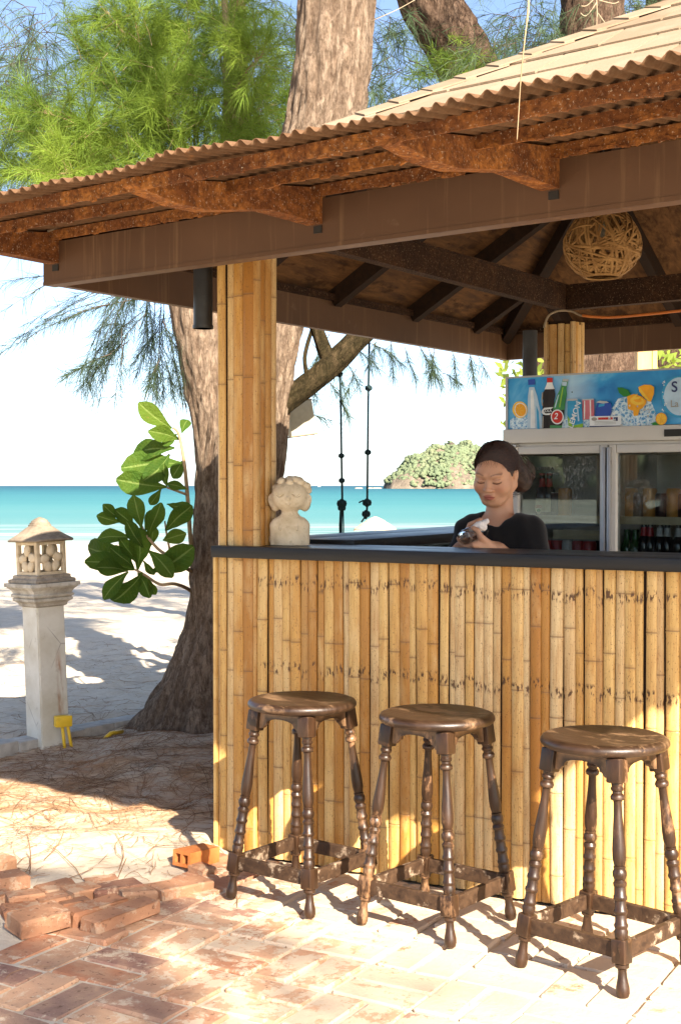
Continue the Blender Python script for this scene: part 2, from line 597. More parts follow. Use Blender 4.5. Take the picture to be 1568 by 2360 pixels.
# rust
def rust_mat(name, dark, mid, hi, fleck, fleck_lo=0.60, scale=1.0):
    m = Mat(name, rough=0.88, spec=0.15)
    a = m.noise(5.5 * scale, 8, 0.72, None, 0.6); b = m.noise(60 * scale, 6, 0.7); e = m.noise(150 * scale, 4, 0.65, m.map(loc=(3, 1, 7)))
    c = m.ramp(a, [(0.28, dark), (0.48, mid), (0.62, hi), (0.8, mid)])
    c = m.mix(m.ramp(b, [(0.4, 0.0), (0.62, 0.75)]), c, dark)
    c = m.mix(m.ramp(e, [(fleck_lo, 0.0), (fleck_lo + 0.08, 0.85)]), c, fleck)
    m.set(color=c)
    m.bump(b, 0.7, 0.004); m.bump(a, 0.5, 0.008)
    MT[name] = m.m
rust_mat("rust", (0.070, 0.026, 0.013), (0.22, 0.080, 0.026), (0.42, 0.165, 0.042), (0.50, 0.38, 0.27), 0.60)
rust_mat("rust_dark", (0.018, 0.009, 0.006), (0.045, 0.021, 0.011), (0.075, 0.035, 0.016), (0.24, 0.16, 0.09), 0.59)

m = Mat("brown_steel", rough=0.5, spec=0.35)
v = m.map(scale=(30, 30, 1.2))
st = m.noise(1.0, 4, 0.6, v)
c = m.mix(m.ramp(m.noise(2.5, 4), [(0.3, 0), (0.7, 1)]), (0.088, 0.044, 0.023), (0.120, 0.062, 0.033))
c = m.mix(m.ramp(st, [(0.56, 0.0), (0.70, 0.6)]), c, (0.21, 0.125, 0.065))
c = m.mix(m.ramp(m.noise(5, 6, 0.7, m.map(loc=(4, 4, 4))), [(0.62, 0.0), (0.72, 0.4)]), c, (0.27, 0.19, 0.13))
m.set(color=c); m.bump(m.noise(5, 3), 0.15, 0.01)
MT["brown_steel"] = m.m

m = Mat("corrugated", rough=0.85, spec=0.15)
v = m.map(scale=(26, 1.5, 1.5))
c = m.ramp(m.noise(1.4, 5, 0.65, v), [(0.25, (0.065, 0.032, 0.016)), (0.5, (0.115, 0.058, 0.029)), (0.68, (0.15, 0.08, 0.042)), (0.82, (0.13, 0.05, 0.018))])
c = m.mix(m.ramp(m.noise(2.1, 6, 0.7, m.map(scale=(5, 1, 1))), [(0.62, 0.0), (0.72, 0.8)]), c, (0.42, 0.16, 0.04))
c = m.mix(m.ramp(m.noise(80, 4), [(0.4, 0.0), (0.7, 0.4)]), c, (0.17, 0.11, 0.065))
m.set(color=c); m.bump(m.noise(50, 5), 0.3, 0.003)
MT["corrugated"] = m.m

m = Mat("shingle", rough=0.95, spec=0.08)
c = m.ramp(m.rand(), [(0.0, (0.18, 0.13, 0.085)), (0.5, (0.235, 0.18, 0.125)), (1.0, (0.29, 0.225, 0.16))])
c = m.mix(m.ramp(m.noise(140, 4, 0.7), [(0.35, 0.0), (0.7, 0.55)]), c, (0.20, 0.13, 0.07))
c = m.mix(m.ramp(m.noise(6, 4), [(0.45, 0.0), (0.7, 0.4)]), c, (0.33, 0.265, 0.195))
m.set(color=c); m.bump(m.noise(160, 3), 0.5, 0.003)
MT["shingle"] = m.m

def wood(name, a, b, grain_axis=(1, 12, 12), scale=6, rough=0.6, spec=0.3, worn=None, wlo=0.62, edge=None):
    m = Mat(name, rough=rough, spec=spec)
    v = m.map(scale=grain_axis, rnd=13.0)
    g = m.noise(scale, 6, 0.65, v, 0.4)
    c = m.ramp(g, [(0.3, a), (0.7, b)])
    if worn:
        c = m.mix(m.ramp(m.noise(scale * 2.2, 6, 0.7, m.map(scale=tuple(0.4 + 0.6 * q / max(grain_axis) for q in grain_axis), rnd=3.0)), [(wlo, 0.0), (wlo + 0.1, 0.8)]), c, worn)
    if edge:        # varnish rubbed off the raised edges and beads
        pt = m.N.new("ShaderNodeNewGeometry").outputs["Pointiness"]
        c = m.mix(m.math('MULTIPLY', m.ramp(pt, [(0.57, 0.0), (0.68, 0.75)]), m.ramp(m.noise(22, 4, 0.6, m.map(rnd=5.0)), [(0.35, 0.25), (0.6, 1.0)])), c, edge)
    m.set(color=c); m.set(rough=m.ramp(g, [(0.3, rough * 0.8), (0.7, min(1, rough * 1.25))]))
    m.bump(g, 0.25, 0.004)
    MT[name] = m.m
    return m
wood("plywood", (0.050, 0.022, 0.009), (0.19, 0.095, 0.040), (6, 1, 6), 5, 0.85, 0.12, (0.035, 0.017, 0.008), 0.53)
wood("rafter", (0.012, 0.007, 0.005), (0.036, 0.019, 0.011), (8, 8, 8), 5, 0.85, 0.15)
wood("counter_wood", (0.005, 0.0045, 0.0045), (0.017, 0.015, 0.014), (1.2, 14, 14), 4, 0.36, 0.32, (0.07, 0.048, 0.032), 0.64)
wood("stool_wood", (0.012, 0.006, 0.003), (0.048, 0.021, 0.009), (9, 9, 1.4), 6, 0.38, 0.45, (0.26, 0.14, 0.07), 0.57, (0.36, 0.21, 0.11))
wood("stool_seat", (0.014, 0.007, 0.004), (0.050, 0.024, 0.011), (1.5, 9, 6), 6, 0.40, 0.5, (0.22, 0.13, 0.07), 0.54, (0.30, 0.18, 0.09))
m = wood("stool_dusty", (0.020, 0.010, 0.006), (0.075, 0.040, 0.020), (6, 6, 6), 7, 0.6, 0.3, (0.40, 0.30, 0.21), 0.55)
wood("plain_timber", (0.52, 0.29, 0.10), (0.66, 0.40, 0.16), (6, 6, 1), 4, 0.6, 0.3)

# stone things
m = Mat("cast_stone", rough=0.9, spec=0.12)
c = m.ramp(m.noise(14, 6, 0.65), [(0.3, (0.46, 0.36, 0.225)), (0.55, (0.62, 0.51, 0.35)), (0.75, (0.66, 0.57, 0.41))])
c = m.mix(m.ramp(m.noise(60, 5, 0.7), [(0.55, 0.0), (0.72, 0.6)]), c, (0.32, 0.23, 0.14))
m.set(color=c); m.bump(m.noise(90, 5), 0.35, 0.002)
MT["cast_stone"] = m.m
m = Mat("weathered_stone", rough=0.95, spec=0.1)
c = m.ramp(m.noise(12, 7, 0.7), [(0.3, (0.17, 0.14, 0.105)), (0.5, (0.33, 0.275, 0.21)), (0.7, (0.46, 0.39, 0.30))])
c = m.mix(m.ramp(m.noise(40, 6, 0.7), [(0.55, 0.0), (0.68, 0.7)]), c, (0.15, 0.12, 0.09))
m.set(color=c); m.bump(m.noise(60, 6), 0.5, 0.004)
MT["weathered_stone"] = m.m
m = Mat("pillar_plaster", rough=0.85, spec=0.15)
c = m.ramp(m.noise(5, 6, 0.6), [(0.3, (0.50, 0.46, 0.36)), (0.6, (0.66, 0.64, 0.56)), (0.8, (0.60, 0.57, 0.46))])
c = m.mix(m.ramp(m.noise(22, 6, 0.7), [(0.60, 0.0), (0.72, 0.55)]), c, (0.34, 0.30, 0.23))
crk = m.voro(4.2, m.map(scale=(1, 1, 0.7)), 'DISTANCE_TO_EDGE')
c = m.mix(m.math('MULTIPLY', m.ramp(crk, [(0.0, 1.0), (0.012, 0.0)]), m.ramp(m.noise(4, 3), [(0.48, 0.0), (0.58, 0.8)])), c, (0.20, 0.17, 0.14))
x = m.sep(None, 0); z = m.sep(None, 2); yv = m.sep(None, 1)
wob = m.math('MULTIPLY', m.math('SUBTRACT', m.noise(7, 4), 0.5), 0.05)
run = m.band(m.math('ADD', x, wob), 0.012, 0.056, 0.02)
run = m.math('MULTIPLY', run, m.band(z, 0.16, 0.56, 0.10))
run = m.math('MULTIPLY', run, m.ramp(m.noise(3.5, 5, 0.7, m.map(scale=(8, 8, 1))), [(0.42, 0.0), (0.6, 1.0)]))
run = m.math('MULTIPLY', run, m.math('LESS_THAN', yv, -0.07))
c = m.mix(run, c, (0.30, 0.12, 0.035))
m.set(color=c); m.bump(m.noise(25, 6), 0.3, 0.004)
MT["pillar_plaster"] = m.m
m = Mat("capital_stone", rough=0.95, spec=0.1)
c = m.ramp(m.noise(11, 7, 0.7), [(0.3, (0.24, 0.21, 0.17)), (0.5, (0.42, 0.385, 0.32)), (0.7, (0.60, 0.57, 0.50))])
c = m.mix(m.ramp(m.noise(40, 6, 0.7), [(0.58, 0.0), (0.70, 0.6)]), c, (0.18, 0.15, 0.12))
m.set(color=c); m.bump(m.noise(60, 6), 0.5, 0.004)
MT["capital_stone"] = m.m
m = Mat("old_roof_stone", rough=0.95, spec=0.08)
c = m.ramp(m.noise(10, 7, 0.7), [(0.3, (0.12, 0.095, 0.07)), (0.5, (0.22, 0.175, 0.13)), (0.7, (0.32, 0.26, 0.19))])
m.set(color=c); m.bump(m.noise(60, 6), 0.5, 0.004)
MT["old_roof_stone"] = m.m
plain("concrete", (0.42, 0.40, 0.36), 0.9, 0.1, 0, 0.2, 20)
plain("rock", (0.40, 0.33, 0.26), 0.9, 0.1, 0, 0.3, 18)
plain("yellow_plastic", (0.72, 0.46, 0.03), 0.45, 0.4)
plain("black_pipe", (0.025, 0.026, 0.028), 0.45, 0.4, 0, 0.4, 12)
plain("cable_grey", (0.26, 0.20, 0.13), 0.6)
plain("cable_orange", (0.55, 0.16, 0.03), 0.5)
plain("rope", (0.015, 0.028, 0.03), 0.9, 0.1)
plain("dry_twig", (0.36, 0.28, 0.19), 0.9, 0.1)
plain("litter", (0.25, 0.14, 0.075), 0.9, 0.1, 0, 0.5, 3)
plain("thatch", (0.52, 0.43, 0.28), 0.95, 0.05, 0, 0.3, 60)
m = Mat("wicker", rough=0.7, spec=0.2)
c = m.ramp(m.noise(14, 4), [(0.3, (0.20, 0.10, 0.032)), (0.7, (0.38, 0.215, 0.08))])
m.set(color=c); MT["wicker"] = m.m
m = Mat("lampshade", (0.55, 0.52, 0.44), 0.9, 0.1)
c = m.ramp(m.noise(40, 4), [(0.3, (0.48, 0.45, 0.37)), (0.7, (0.60, 0.57, 0.48))]); m.set(color=c)
m.translucent((0.6, 0.56, 0.45), 0.4); MT["lampshade"] = m.m

# bark
def bark_mat(name, a, b, c_):
    m = Mat(name, rough=0.95, spec=0.06)
    n = m.noise(3.4, 9, 0.74, m.map(scale=(7, 7, 1.2)), 0.9)
    n2 = m.noise(9, 7, 0.75, m.map(scale=(5, 5, 1.6)), 0.5)
    n3 = m.noise(40, 5, 0.7)
    f = m.voro(2.6, m.map(scale=(6, 6, 1.0)), 'DISTANCE_TO_EDGE')
    c = m.ramp(n, [(0.30, a), (0.48, b), (0.66, c_)])
    c = m.mix(m.ramp(n2, [(0.44, 0.0), (0.60, 0.8)]), c, a)
    c = m.mix(m.ramp(n3, [(0.45, 0.0), (0.7, 0.35)]), c, c_)
    c = m.mix(m.attr("furrow"), c, a)
    m.set(color=c)
    m.bump(n3, 0.6, 0.006); m.bump(n2, 1.0, 0.03); m.bump(n, 1.0, 0.05)
    MT[name] = m.m
bark_mat("bark", (0.11, 0.070, 0.047), (0.30, 0.21, 0.145), (0.50, 0.385, 0.285))
bark_mat("bark_dark", (0.05, 0.03, 0.022), (0.15, 0.095, 0.065), (0.26, 0.18, 0.13))
bark_mat("bark_mossy", (0.025, 0.02, 0.010), (0.065, 0.050, 0.024), (0.13, 0.09, 0.05))

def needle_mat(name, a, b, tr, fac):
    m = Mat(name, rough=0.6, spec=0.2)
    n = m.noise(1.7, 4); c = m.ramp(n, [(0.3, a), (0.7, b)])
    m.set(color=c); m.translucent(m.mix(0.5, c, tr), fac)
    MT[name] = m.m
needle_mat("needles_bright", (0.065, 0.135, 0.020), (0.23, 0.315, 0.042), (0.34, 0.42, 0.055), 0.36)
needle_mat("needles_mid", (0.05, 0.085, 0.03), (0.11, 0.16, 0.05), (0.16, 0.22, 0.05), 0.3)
needle_mat("needles_shade", (0.016, 0.030, 0.022), (0.042, 0.066, 0.030), (0.06, 0.09, 0.03), 0.15)  # backlit darkness of the hanging sprays is put into the colour
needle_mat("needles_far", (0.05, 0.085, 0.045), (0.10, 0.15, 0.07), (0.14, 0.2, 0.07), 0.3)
plain("twig", (0.30, 0.21, 0.12), 0.85, 0.1, 0, 0.3, 8)
plain("twig_dark", (0.08, 0.06, 0.045), 0.9, 0.1, 0, 0.3, 8)

m = Mat("almond_leaf", rough=0.5, spec=0.14)
r = m.rand()
c = m.ramp(r, [(0.0, (0.035, 0.085, 0.010)), (0.5, (0.050, 0.110, 0.013)), (0.85, (0.065, 0.130, 0.015)), (1.0, (0.11, 0.17, 0.018))])
c = m.mix(m.ramp(m.noise(12, 5, 0.6, m.map(rnd=5.0)), [(0.66, 0.0), (0.75, 0.7)]), c, (0.26, 0.15, 0.05))
lv = m.math('FRACT', m.math('MULTIPLY', m.math('SUBTRACT', m.sep(None, 0), m.math('MULTIPLY', m.math('ABSOLUTE', m.sep(None, 1)), 0.8)), 11.0))
c = m.mix(m.math('MULTIPLY', m.band(lv, 0.0, 0.16, 0.07), 0.30), c, (0.16, 0.24, 0.05))
c = m.mix(m.ramp(m.noise(5, 5, 0.6, m.map(rnd=8.0)), [(0.4, 0.0), (0.7, 0.45)]), c, (0.09, 0.13, 0.012))
c = m.mix(m.attr("vein"), c, (0.30, 0.38, 0.11))
m.set(color=c); m.bump(m.noise(16, 4, 0.6, m.map(rnd=3.0)), 0.5, 0.03); m.translucent(m.mix(0.25, c, (0.26, 0.34, 0.03)), 0.38); MT["almond_leaf"] = m.m
m = Mat("far_leaf", rough=0.6, spec=0.2)
c = m.ramp(m.noise(3, 3), [(0.3, (0.10, 0.17, 0.03)), (0.7, (0.30, 0.36, 0.06))])
m.set(color=c); m.translucent((0.45, 0.5, 0.08), 0.4); MT["far_leaf"] = m.m

# sea: colour follows the depth of water over sand
m = Mat("sea", rough=0.45, spec=0.06)
y = m.sep(None, 1)
lg = m.math('LOGARITHM', m.math('MAXIMUM', m.math('DIVIDE', y, 80.0), 1.0), 40.0)
lg = m.math('ADD', lg, m.math('MULTIPLY', m.math('SUBTRACT', m.noise(1.0, 6, 0.68, m.map(scale=(0.004, 0.03, 1))), 0.5), 0.36))
c = m.ramp(lg, [(0.0, (0.27, 0.30, 0.25)), (0.025, (0.15, 0.245, 0.225)), (0.12, (0.095, 0.225, 0.21)), (0.30, (0.055, 0.20, 0.195)), (0.52, (0.026, 0.15, 0.16)), (0.75, (0.012, 0.095, 0.115)), (1.0, (0.008, 0.065, 0.09))])
c = m.mix(m.math('MULTIPLY', m.ramp(m.noise(1.0, 6, 0.7, m.map(scale=(0.02, 0.35, 1))), [(0.50, 0.0), (0.62, 1.0)]), m.band(lg, -0.5, 0.11, 0.06)), c, (0.42, 0.46, 0.42))
m.set(color=c)
m.bump(m.noise(1.0, 6, 0.65, m.map(scale=(0.12, 0.55, 1))), 0.45, 0.6)
MT["sea"] = m.m
m = Mat("island_rock", rough=0.95, spec=0.1)
c = m.ramp(m.noise(0.12, 7, 0.7), [(0.3, (0.08, 0.065, 0.05)), (0.55, (0.18, 0.145, 0.11)), (0.75, (0.27, 0.225, 0.175))]); m.set(color=c)
m.bump(m.noise(0.2, 6, 0.7), 1.0, 2.0); MT["island_rock"] = m.m
m = Mat("island_green", rough=0.9, spec=0.1)  # distance haze painted in as a paler, greyer green
c = m.ramp(m.noise(0.06, 5, 0.7), [(0.28, (0.125, 0.16, 0.095)), (0.5, (0.150, 0.185, 0.105)), (0.64, (0.185, 0.205, 0.12)), (0.8, (0.20, 0.205, 0.135))]); m.set(color=c)
m.bump(m.noise(0.9, 5, 0.7), 1.0, 1.2); MT["island_green"] = m.m

# fridge
plain("fridge_white", (0.56, 0.53, 0.48), 0.35, 0.5, 0, 0.05, 5)
plain("fridge_inside", (0.48, 0.46, 0.41), 0.5, 0.3, 0, 0.1, 5)
plain("aluminium", (0.42, 0.41, 0.40), 0.35, 0.5, 0.6, 0.08, 8)
plain("dark_gasket", (0.02, 0.018, 0.016), 0.6)
plain("shelf_strip", (0.46, 0.38, 0.25), 0.5)
m = Mat("fridge_glass", (1, 1, 1), 0.02, 0.5)
gl = m.N.new("ShaderNodeBsdfGlossy"); gl.inputs["Roughness"].default_value = 0.015; gl.inputs[0].default_value = (1, 1, 1, 1)
tp = m.N.new("ShaderNodeBsdfTransparent"); tp.inputs[0].default_value = (0.86, 0.89, 0.87, 1)
fr = m.N.new("ShaderNodeFresnel"); fr.inputs[0].default_value = 1.5
df = m.N.new("ShaderNodeBsdfDiffuse"); df.inputs[0].default_value = (0.55, 0.55, 0.52, 1)
mx = m.N.new("ShaderNodeMixShader"); mx2 = m.N.new("ShaderNodeMixShader")
m.L.new(m.math('MULTIPLY', fr.outputs[0], 1.6, clamp=True), mx.inputs[0]); m.L.new(tp.outputs[0], mx.inputs[1]); m.L.new(gl.outputs[0], mx.inputs[2])
cond = m.math('MULTIPLY', m.ramp(m.noise(70, 5, 0.75, m.map(scale=(1.6, 1.6, 0.8))), [(0.5, 0.0), (0.62, 0.7)]), m.ramp(m.noise(4.0, 3, 0.5), [(0.5, 0.0), (0.62, 1.0)]))
cond = m.math('MULTIPLY', cond, 0.45)
m.L.new(cond, mx2.inputs[0]); m.L.new(mx.outputs[0], mx2.inputs[1]); m.L.new(df.outputs[0], mx2.inputs[2])
m.L.new(mx2.outputs[0], m.N["Material Output"].inputs[0]); MT["fridge_glass"] = m.m
m = Mat("clear_glass", (0.97, 0.98, 0.98), 0.02, 0.5); m.set(trans=1.0, ior=1.45); MT["clear_glass"] = m.m

# print on the fridge sign
m = Mat("sign_print", rough=0.3, spec=0.4)
n = m.noise(3.0, 4, 0.6, m.map(scale=(1, 1, 1.8)), 0.8)
c = m.ramp(n, [(0.28, (0.012, 0.17, 0.48)), (0.5, (0.035, 0.32, 0.66)), (0.72, (0.22, 0.56, 0.80))])
zz = m.sep(None, 2)
c = m.mix(m.math('MULTIPLY', m.band(m.sep(None, 0), 0.20, 0.46, 0.13), 0.55), c, (0.62, 0.78, 0.86))
m.set(color=c); MT["sign_print"] = m.m
m = Mat("ice_print", rough=0.3, spec=0.4)
vf = m.voro(55, None, 'F1', 'Color'); vd = m.voro(55, None, 'DISTANCE_TO_EDGE')
c = m.mix(m.ramp(m.noise(75, 3), [(0.4, 0), (0.6, 1)]), (0.05, 0.27, 0.56), (0.62, 0.78, 0.86))
c = m.mix(m.ramp(vd, [(0.0, 0.8), (0.12, 0.0)]), c, (0.75, 0.86, 0.9)); m.set(color=c); MT["ice_print"] = m.m
for nm, cc in dict(print_white=(0.72, 0.76, 0.78), print_pale=(0.42, 0.58, 0.72), print_black=(0.018, 0.012, 0.012), print_red=(0.55, 0.03, 0.02),
                   print_green=(0.05, 0.26, 0.09), print_darkgreen=(0.02, 0.12, 0.04), print_blue=(0.02, 0.07, 0.36), print_cyan=(0.03, 0.30, 0.55), print_lime=(0.25, 0.48, 0.05),
                   print_pink=(0.55, 0.16, 0.20), print_orange=(0.80, 0.36, 0.02), print_yellow=(0.82, 0.52, 0.06), print_leaf=(0.02, 0.20, 0.03),
                   print_navy=(0.02, 0.03, 0.12), print_silver=(0.42, 0.45, 0.47), print_grey=(0.30, 0.29, 0.26)).items():
    plain(nm, cc, 0.3, 0.4, 0, 0.10, 25)
for nm, cc, rr in (("can_red", (0.36, 0.012, 0.010), .3), ("can_dark", (0.035, 0.012, 0.010), .3), ("can_gold", (0.52, 0.25, 0.06), .3), ("can_silver", (0.45, 0.45, 0.44), .3),
                   ("bottle_brown", (0.035, 0.012, 0.006), .12), ("bottle_green", (0.02, 0.07, 0.02), .12), ("label_cream", (0.58, 0.50, 0.34), .5), ("bottle_black", (0.012, 0.01, 0.01), .12)):
    plain(nm, cc, rr, 0.5, 0, 0.15, 20)

# person
m = Mat("skin", rough=0.48, spec=0.35)
c = m.attr("Col", "Color"); c = m.mix(m.ramp(m.noise(25, 4), [(0.3, 0.0), (0.7, 0.18)]), c, (0.42, 0.16, 0.09))
m.set(color=c, sss=0.12); m.p.inputs["Subsurface Radius"].default_value = (0.012, 0.005, 0.003); m.p.inputs["Subsurface Scale"].default_value = 1.0
MT["skin"] = m.m
m = Mat("hair", rough=0.42, spec=0.35)
c = m.ramp(m.noise(16, 5, 0.7, m.map(scale=(3, 3, 9))), [(0.3, (0.010, 0.006, 0.005)), (0.7, (0.060, 0.026, 0.016))])
m.set(color=c); m.bump(m.noise(26, 4, 0.7, m.map(scale=(3, 3, 9))), 0.6, 0.004); MT["hair"] = m.m
m = Mat("black_cotton", (0.011, 0.010, 0.010), 0.85, 0.15); m.set(sheen=0.15); m.bump(m.noise(9, 3), 0.35, 0.02); MT["black_cotton"] = m.m
plain("dark_trousers", (0.02, 0.02, 0.025), 0.9, 0.1)
plain("cloth_white", (0.72, 0.66, 0.62), 0.9, 0.1)

# ================================================================== the setting
U = Vector((0.868, -0.497, 0)).normalized()      # along the counter front, to the right
Vb = Vector((0.497, 0.868, 0)).normalized()      # away from the camera, across the counter
P0 = Vector((-0.455, 4.97, 0))                   # front left foot of the bar
def W(a, b, z=0.0):
    p = P0 + U * a + Vb * b
    return Vector((p.x, p.y, z))
SEA_Z = -2.4

def graded(lo, hi, step, far_lo, far_hi, grow=1.16):
    xs = list(np.arange(lo, hi + 1e-6, step))
    s = step; x = hi
    while x < far_hi:
        s *= grow; x += s; xs.append(min(x, far_hi))
    s = step; x = lo
    while x > far_lo:
        s *= grow; x -= s; xs.insert(0, max(x, far_lo))
    return np.array(xs)
gx = graded(-4.2, 2.4, 0.035, -70.0, 260.0)
gy = graded(2.6, 11.0, 0.04, -70.0, 130.0, 1.10)
GX, GY = np.meshgrid(gx, gy, indexing='ij')
def shore_y(x):
    """distance of the waterline in front of the bar; bends round to the left"""
    return 86.0 + np.where(x < -22, (x + 22) * 2.6, 0.0)
def slope_z(x, y):
    d = np.clip((y - 9.0) / np.maximum(shore_y(x) - 9.0, 1.0), -0.2, 1.6)
    z = -2.4 * np.clip(d, 0, 2) ** 1.05
    left = np.clip((-x - 20.0) / 32.0, 0, 1.6)        # the beach also falls to the bay on the left
    return np.minimum(z, -2.4 * left ** 1.1)
GZ = slope_z(GX, GY)
rough = (vnoise2(GX * 2.2, GY * 2.2, 1) - 0.5) * 0.05 + (vnoise2(GX * 5.5, GY * 5.5, 2) - 0.5) * 0.035 + (vnoise2(GX * 13, GY * 13, 3) - 0.5) * 0.016
ripple = (vnoise2(GX * 1.3, GY * 0.9, 4) - 0.5) * 0.16
A_ = (GX - P0.x) * U.x + (GY - P0.y) * U.y
B_ = (GX - P0.x) * Vb.x + (GY - P0.y) * Vb.y
edge = A_ + (vnoise2(GX * 3, GY * 3, 6) - 0.5) * 0.25
pav = np.clip((edge + 0.02) / 0.10, 0, 1) * np.clip((0.02 - B_) / 0.06 + 0.5, 0, 1)
inside = np.clip((A_ + 0.06) / 0.06, 0, 1) * np.clip((B_ + 0.02) / 0.05, 0, 1) * (A_ < 3.6) * (B_ < 4)
far = np.clip((GY - 7.6) / 2.0, 0, 1)
Z = GZ + rough * (0.7 + 0.25 * far) + ripple * far * 0.22
mound = 0.07 * np.exp(-(((GX + 0.55) / 0.7) ** 2 + ((GY - 7.0) / 0.8) ** 2)) + 0.03 * np.exp(-(((GX + 0.75) / 0.5) ** 2 + ((GY - 5.2) / 0.35) ** 2))
Z = Z + mound
# footprints
rg = np.random.default_rng(5)
for _ in range(260):
    cx, cy = rg.uniform(-4.0, 0.2), rg.uniform(5.2, 14.0)
    rx, ry, dp = rg.uniform(0.07, 0.16), rg.uniform(0.10, 0.2), rg.uniform(0.006, 0.018)
    i0, i1 = np.searchsorted(gx, [cx - 0.5, cx + 0.5]); j0, j1 = np.searchsorted(gy, [cy - 0.6, cy + 0.6])
    if i1 <= i0 or j1 <= j0: continue
    e = ((GX[i0:i1, j0:j1] - cx) / rx) ** 2 + ((GY[i0:i1, j0:j1] - cy) / ry) ** 2
    Z[i0:i1, j0:j1] += -dp * np.exp(-e) + dp * 0.55 * np.exp(-(np.sqrt(e) - 1.6) ** 2 * 3)
bed = -0.010 + (vnoise2(GX * 9, GY * 9, 8) - 0.5) * 0.006
Z = Z * (1 - pav) + bed * pav
Z = Z * (1 - inside) + (-0.02) * inside
nx_, ny_ = GX.shape
ii = np.arange(nx_ * ny_).reshape(nx_, ny_)
quads = np.stack([ii[:-1, :-1].ravel(), ii[1:, :-1].ravel(), ii[1:, 1:].ravel(), ii[:-1, 1:].ravel()], 1)
me = np_mesh("ground", np.stack([GX, GY, Z], -1).reshape(-1, 3), quads=quads, smooth=True)
lit = np.exp(-(((GX + 1.0) / 1.5) ** 2 + ((GY - 6.05) / 1.0) ** 2) * 1.1) * 1.5
set_attr(me, "litter", np.clip(lit, 0, 1).ravel())
put("ground", me, MT["sand"], kind="structure")
def ground_z(x, y):
    i = np.clip(np.searchsorted(gx, x), 1, len(gx) - 1); j = np.clip(np.searchsorted(gy, y), 1, len(gy) - 1)
    return float(Z[i, j])

# sea
mb = MB()
ys = [20, 60, 90, 130, 200, 400, 1000, 3000, 9000]
mb.add([(-9000, -9000, SEA_Z), (9000, -9000, SEA_Z), (9000, 9000, SEA_Z), (-9000, 9000, SEA_Z)], [(0, 1, 2, 3)])
put("sea", mb.mesh("sea"), MT["sea"], kind="structure")

# islands
def island(name, label, centre, half, height, seed, trees):
    rg = np.random.default_rng(seed)
    t = thing(name, label, "island", (centre[0], centre[1], SEA_Z))
    n, mrad = 96, 26
    V = []; 
    def prof(q):          # q 0 centre .. 1 shore
        return (1 - q ** 2.6) * 0.92 + 0.08 * (1 - q)
    def H(ang, q):
        k = 1 + 0.10 * math.sin(ang * 2 + seed) + 0.06 * math.sin(ang * 5 + 1.3 * seed)
        h = height * prof(q) * k
        h += height * 0.05 * math.sin(q * 17 + ang * 3)
        return h if q < 0.995 else -2.0
    for j in range(mrad + 1):
        q = j / mrad
        for i in range(n):
            a = 2 * math.pi * i / n
            rr = 1 + 0.07 * math.sin(3 * a + seed) + 0.05 * math.sin(7 * a) + rg.uniform(-0.02, 0.02)
            hz = H(a, q)
            if 0.8 < q < 0.99: hz += rg.uniform(-0.04, 0.05) * height
            V.append((math.cos(a) * q * rr * half[0], math.sin(a) * q * rr * half[1], hz))
    F = [(j * n + i, j * n + (i + 1) % n, (j + 1) * n + (i + 1) % n, (j + 1) * n + i) for j in range(mrad) for i in range(n)]
    put("rock_slope", np_mesh("rock_slope", V, quads=F, smooth=False), MT["island_rock"], t)
    bm = bmesh.new(); bmesh.ops.create_icosphere(bm, subdivisions=2, radius=1.0)
    bv = np.array([v.co[:] for v in bm.verts]); bf = np.array([[v.index for v in f.verts] for f in bm.faces]); bm.free()
    VV, TT = [], []
    for k in range(trees):
        q = math.sqrt(rg.random()) * 0.955; a = rg.uniform(0, 2 * math.pi)
        s = height * rg.uniform(0.022, 0.062)
        rr = 1 + 0.07 * math.sin(3 * a + seed)
        c = np.array([math.cos(a) * q * rr * half[0], math.sin(a) * q * rr * half[1], H(a, q) + s * 0.25])
        d = 1 + 0.28 * np.sin(bv[:, 0] * 5 + k) * np.sin(bv[:, 1] * 6 + 2 * k) + 0.20 * rg.standard_normal(len(bv))
        vv = bv * d[:, None] * np.array([s * 1.25, s * 1.25, s * rg.uniform(0.8, 1.25)]) + c
        TT.append(bf + len(VV) * len(bv)); VV.append(vv)
    put("tree_cover", np_mesh("tree_cover", np.concatenate(VV), tris=np.concatenate(TT)), MT["island_green"], t, kind="stuff")
    return t
isl_d = 1500.0
ic = at(1040, 1122, isl_d)
island("island", "green wooded rocky island across the bay behind the woman", (ic.x + 3, isl_d), (80, 70), 44.0, 3, 2600)
# headland on the left shore of the bay, mirrored in the fridge doors
island("headland", "wooded headland on the left side of the bay, mirrored in the fridge glass", (-420, -210), (150, 120), 62.0, 9, 700)

# concrete kerb half buried in the sand
k0, k1 = Vector((-2.6, 5.55, 0)), Vector((-1.02, 7.75, 0))
mb = MB()
L = (k1 - k0).length
n = 12
for i in range(n):
    c = L * (i + 0.5) / n
    mb.box((c, R.uniform(-.004, .004), 0.0), (L / n - 0.001, 0.13 + R.uniform(-.008, .008), 0.10 + R.uniform(-0.012, 0.012)), bev=0.008)
put("kerb", mb.mesh("kerb", auto=40), MT["concrete"], M=frame((k0.x, k0.y, 0.0), k1 - k0), kind="structure")

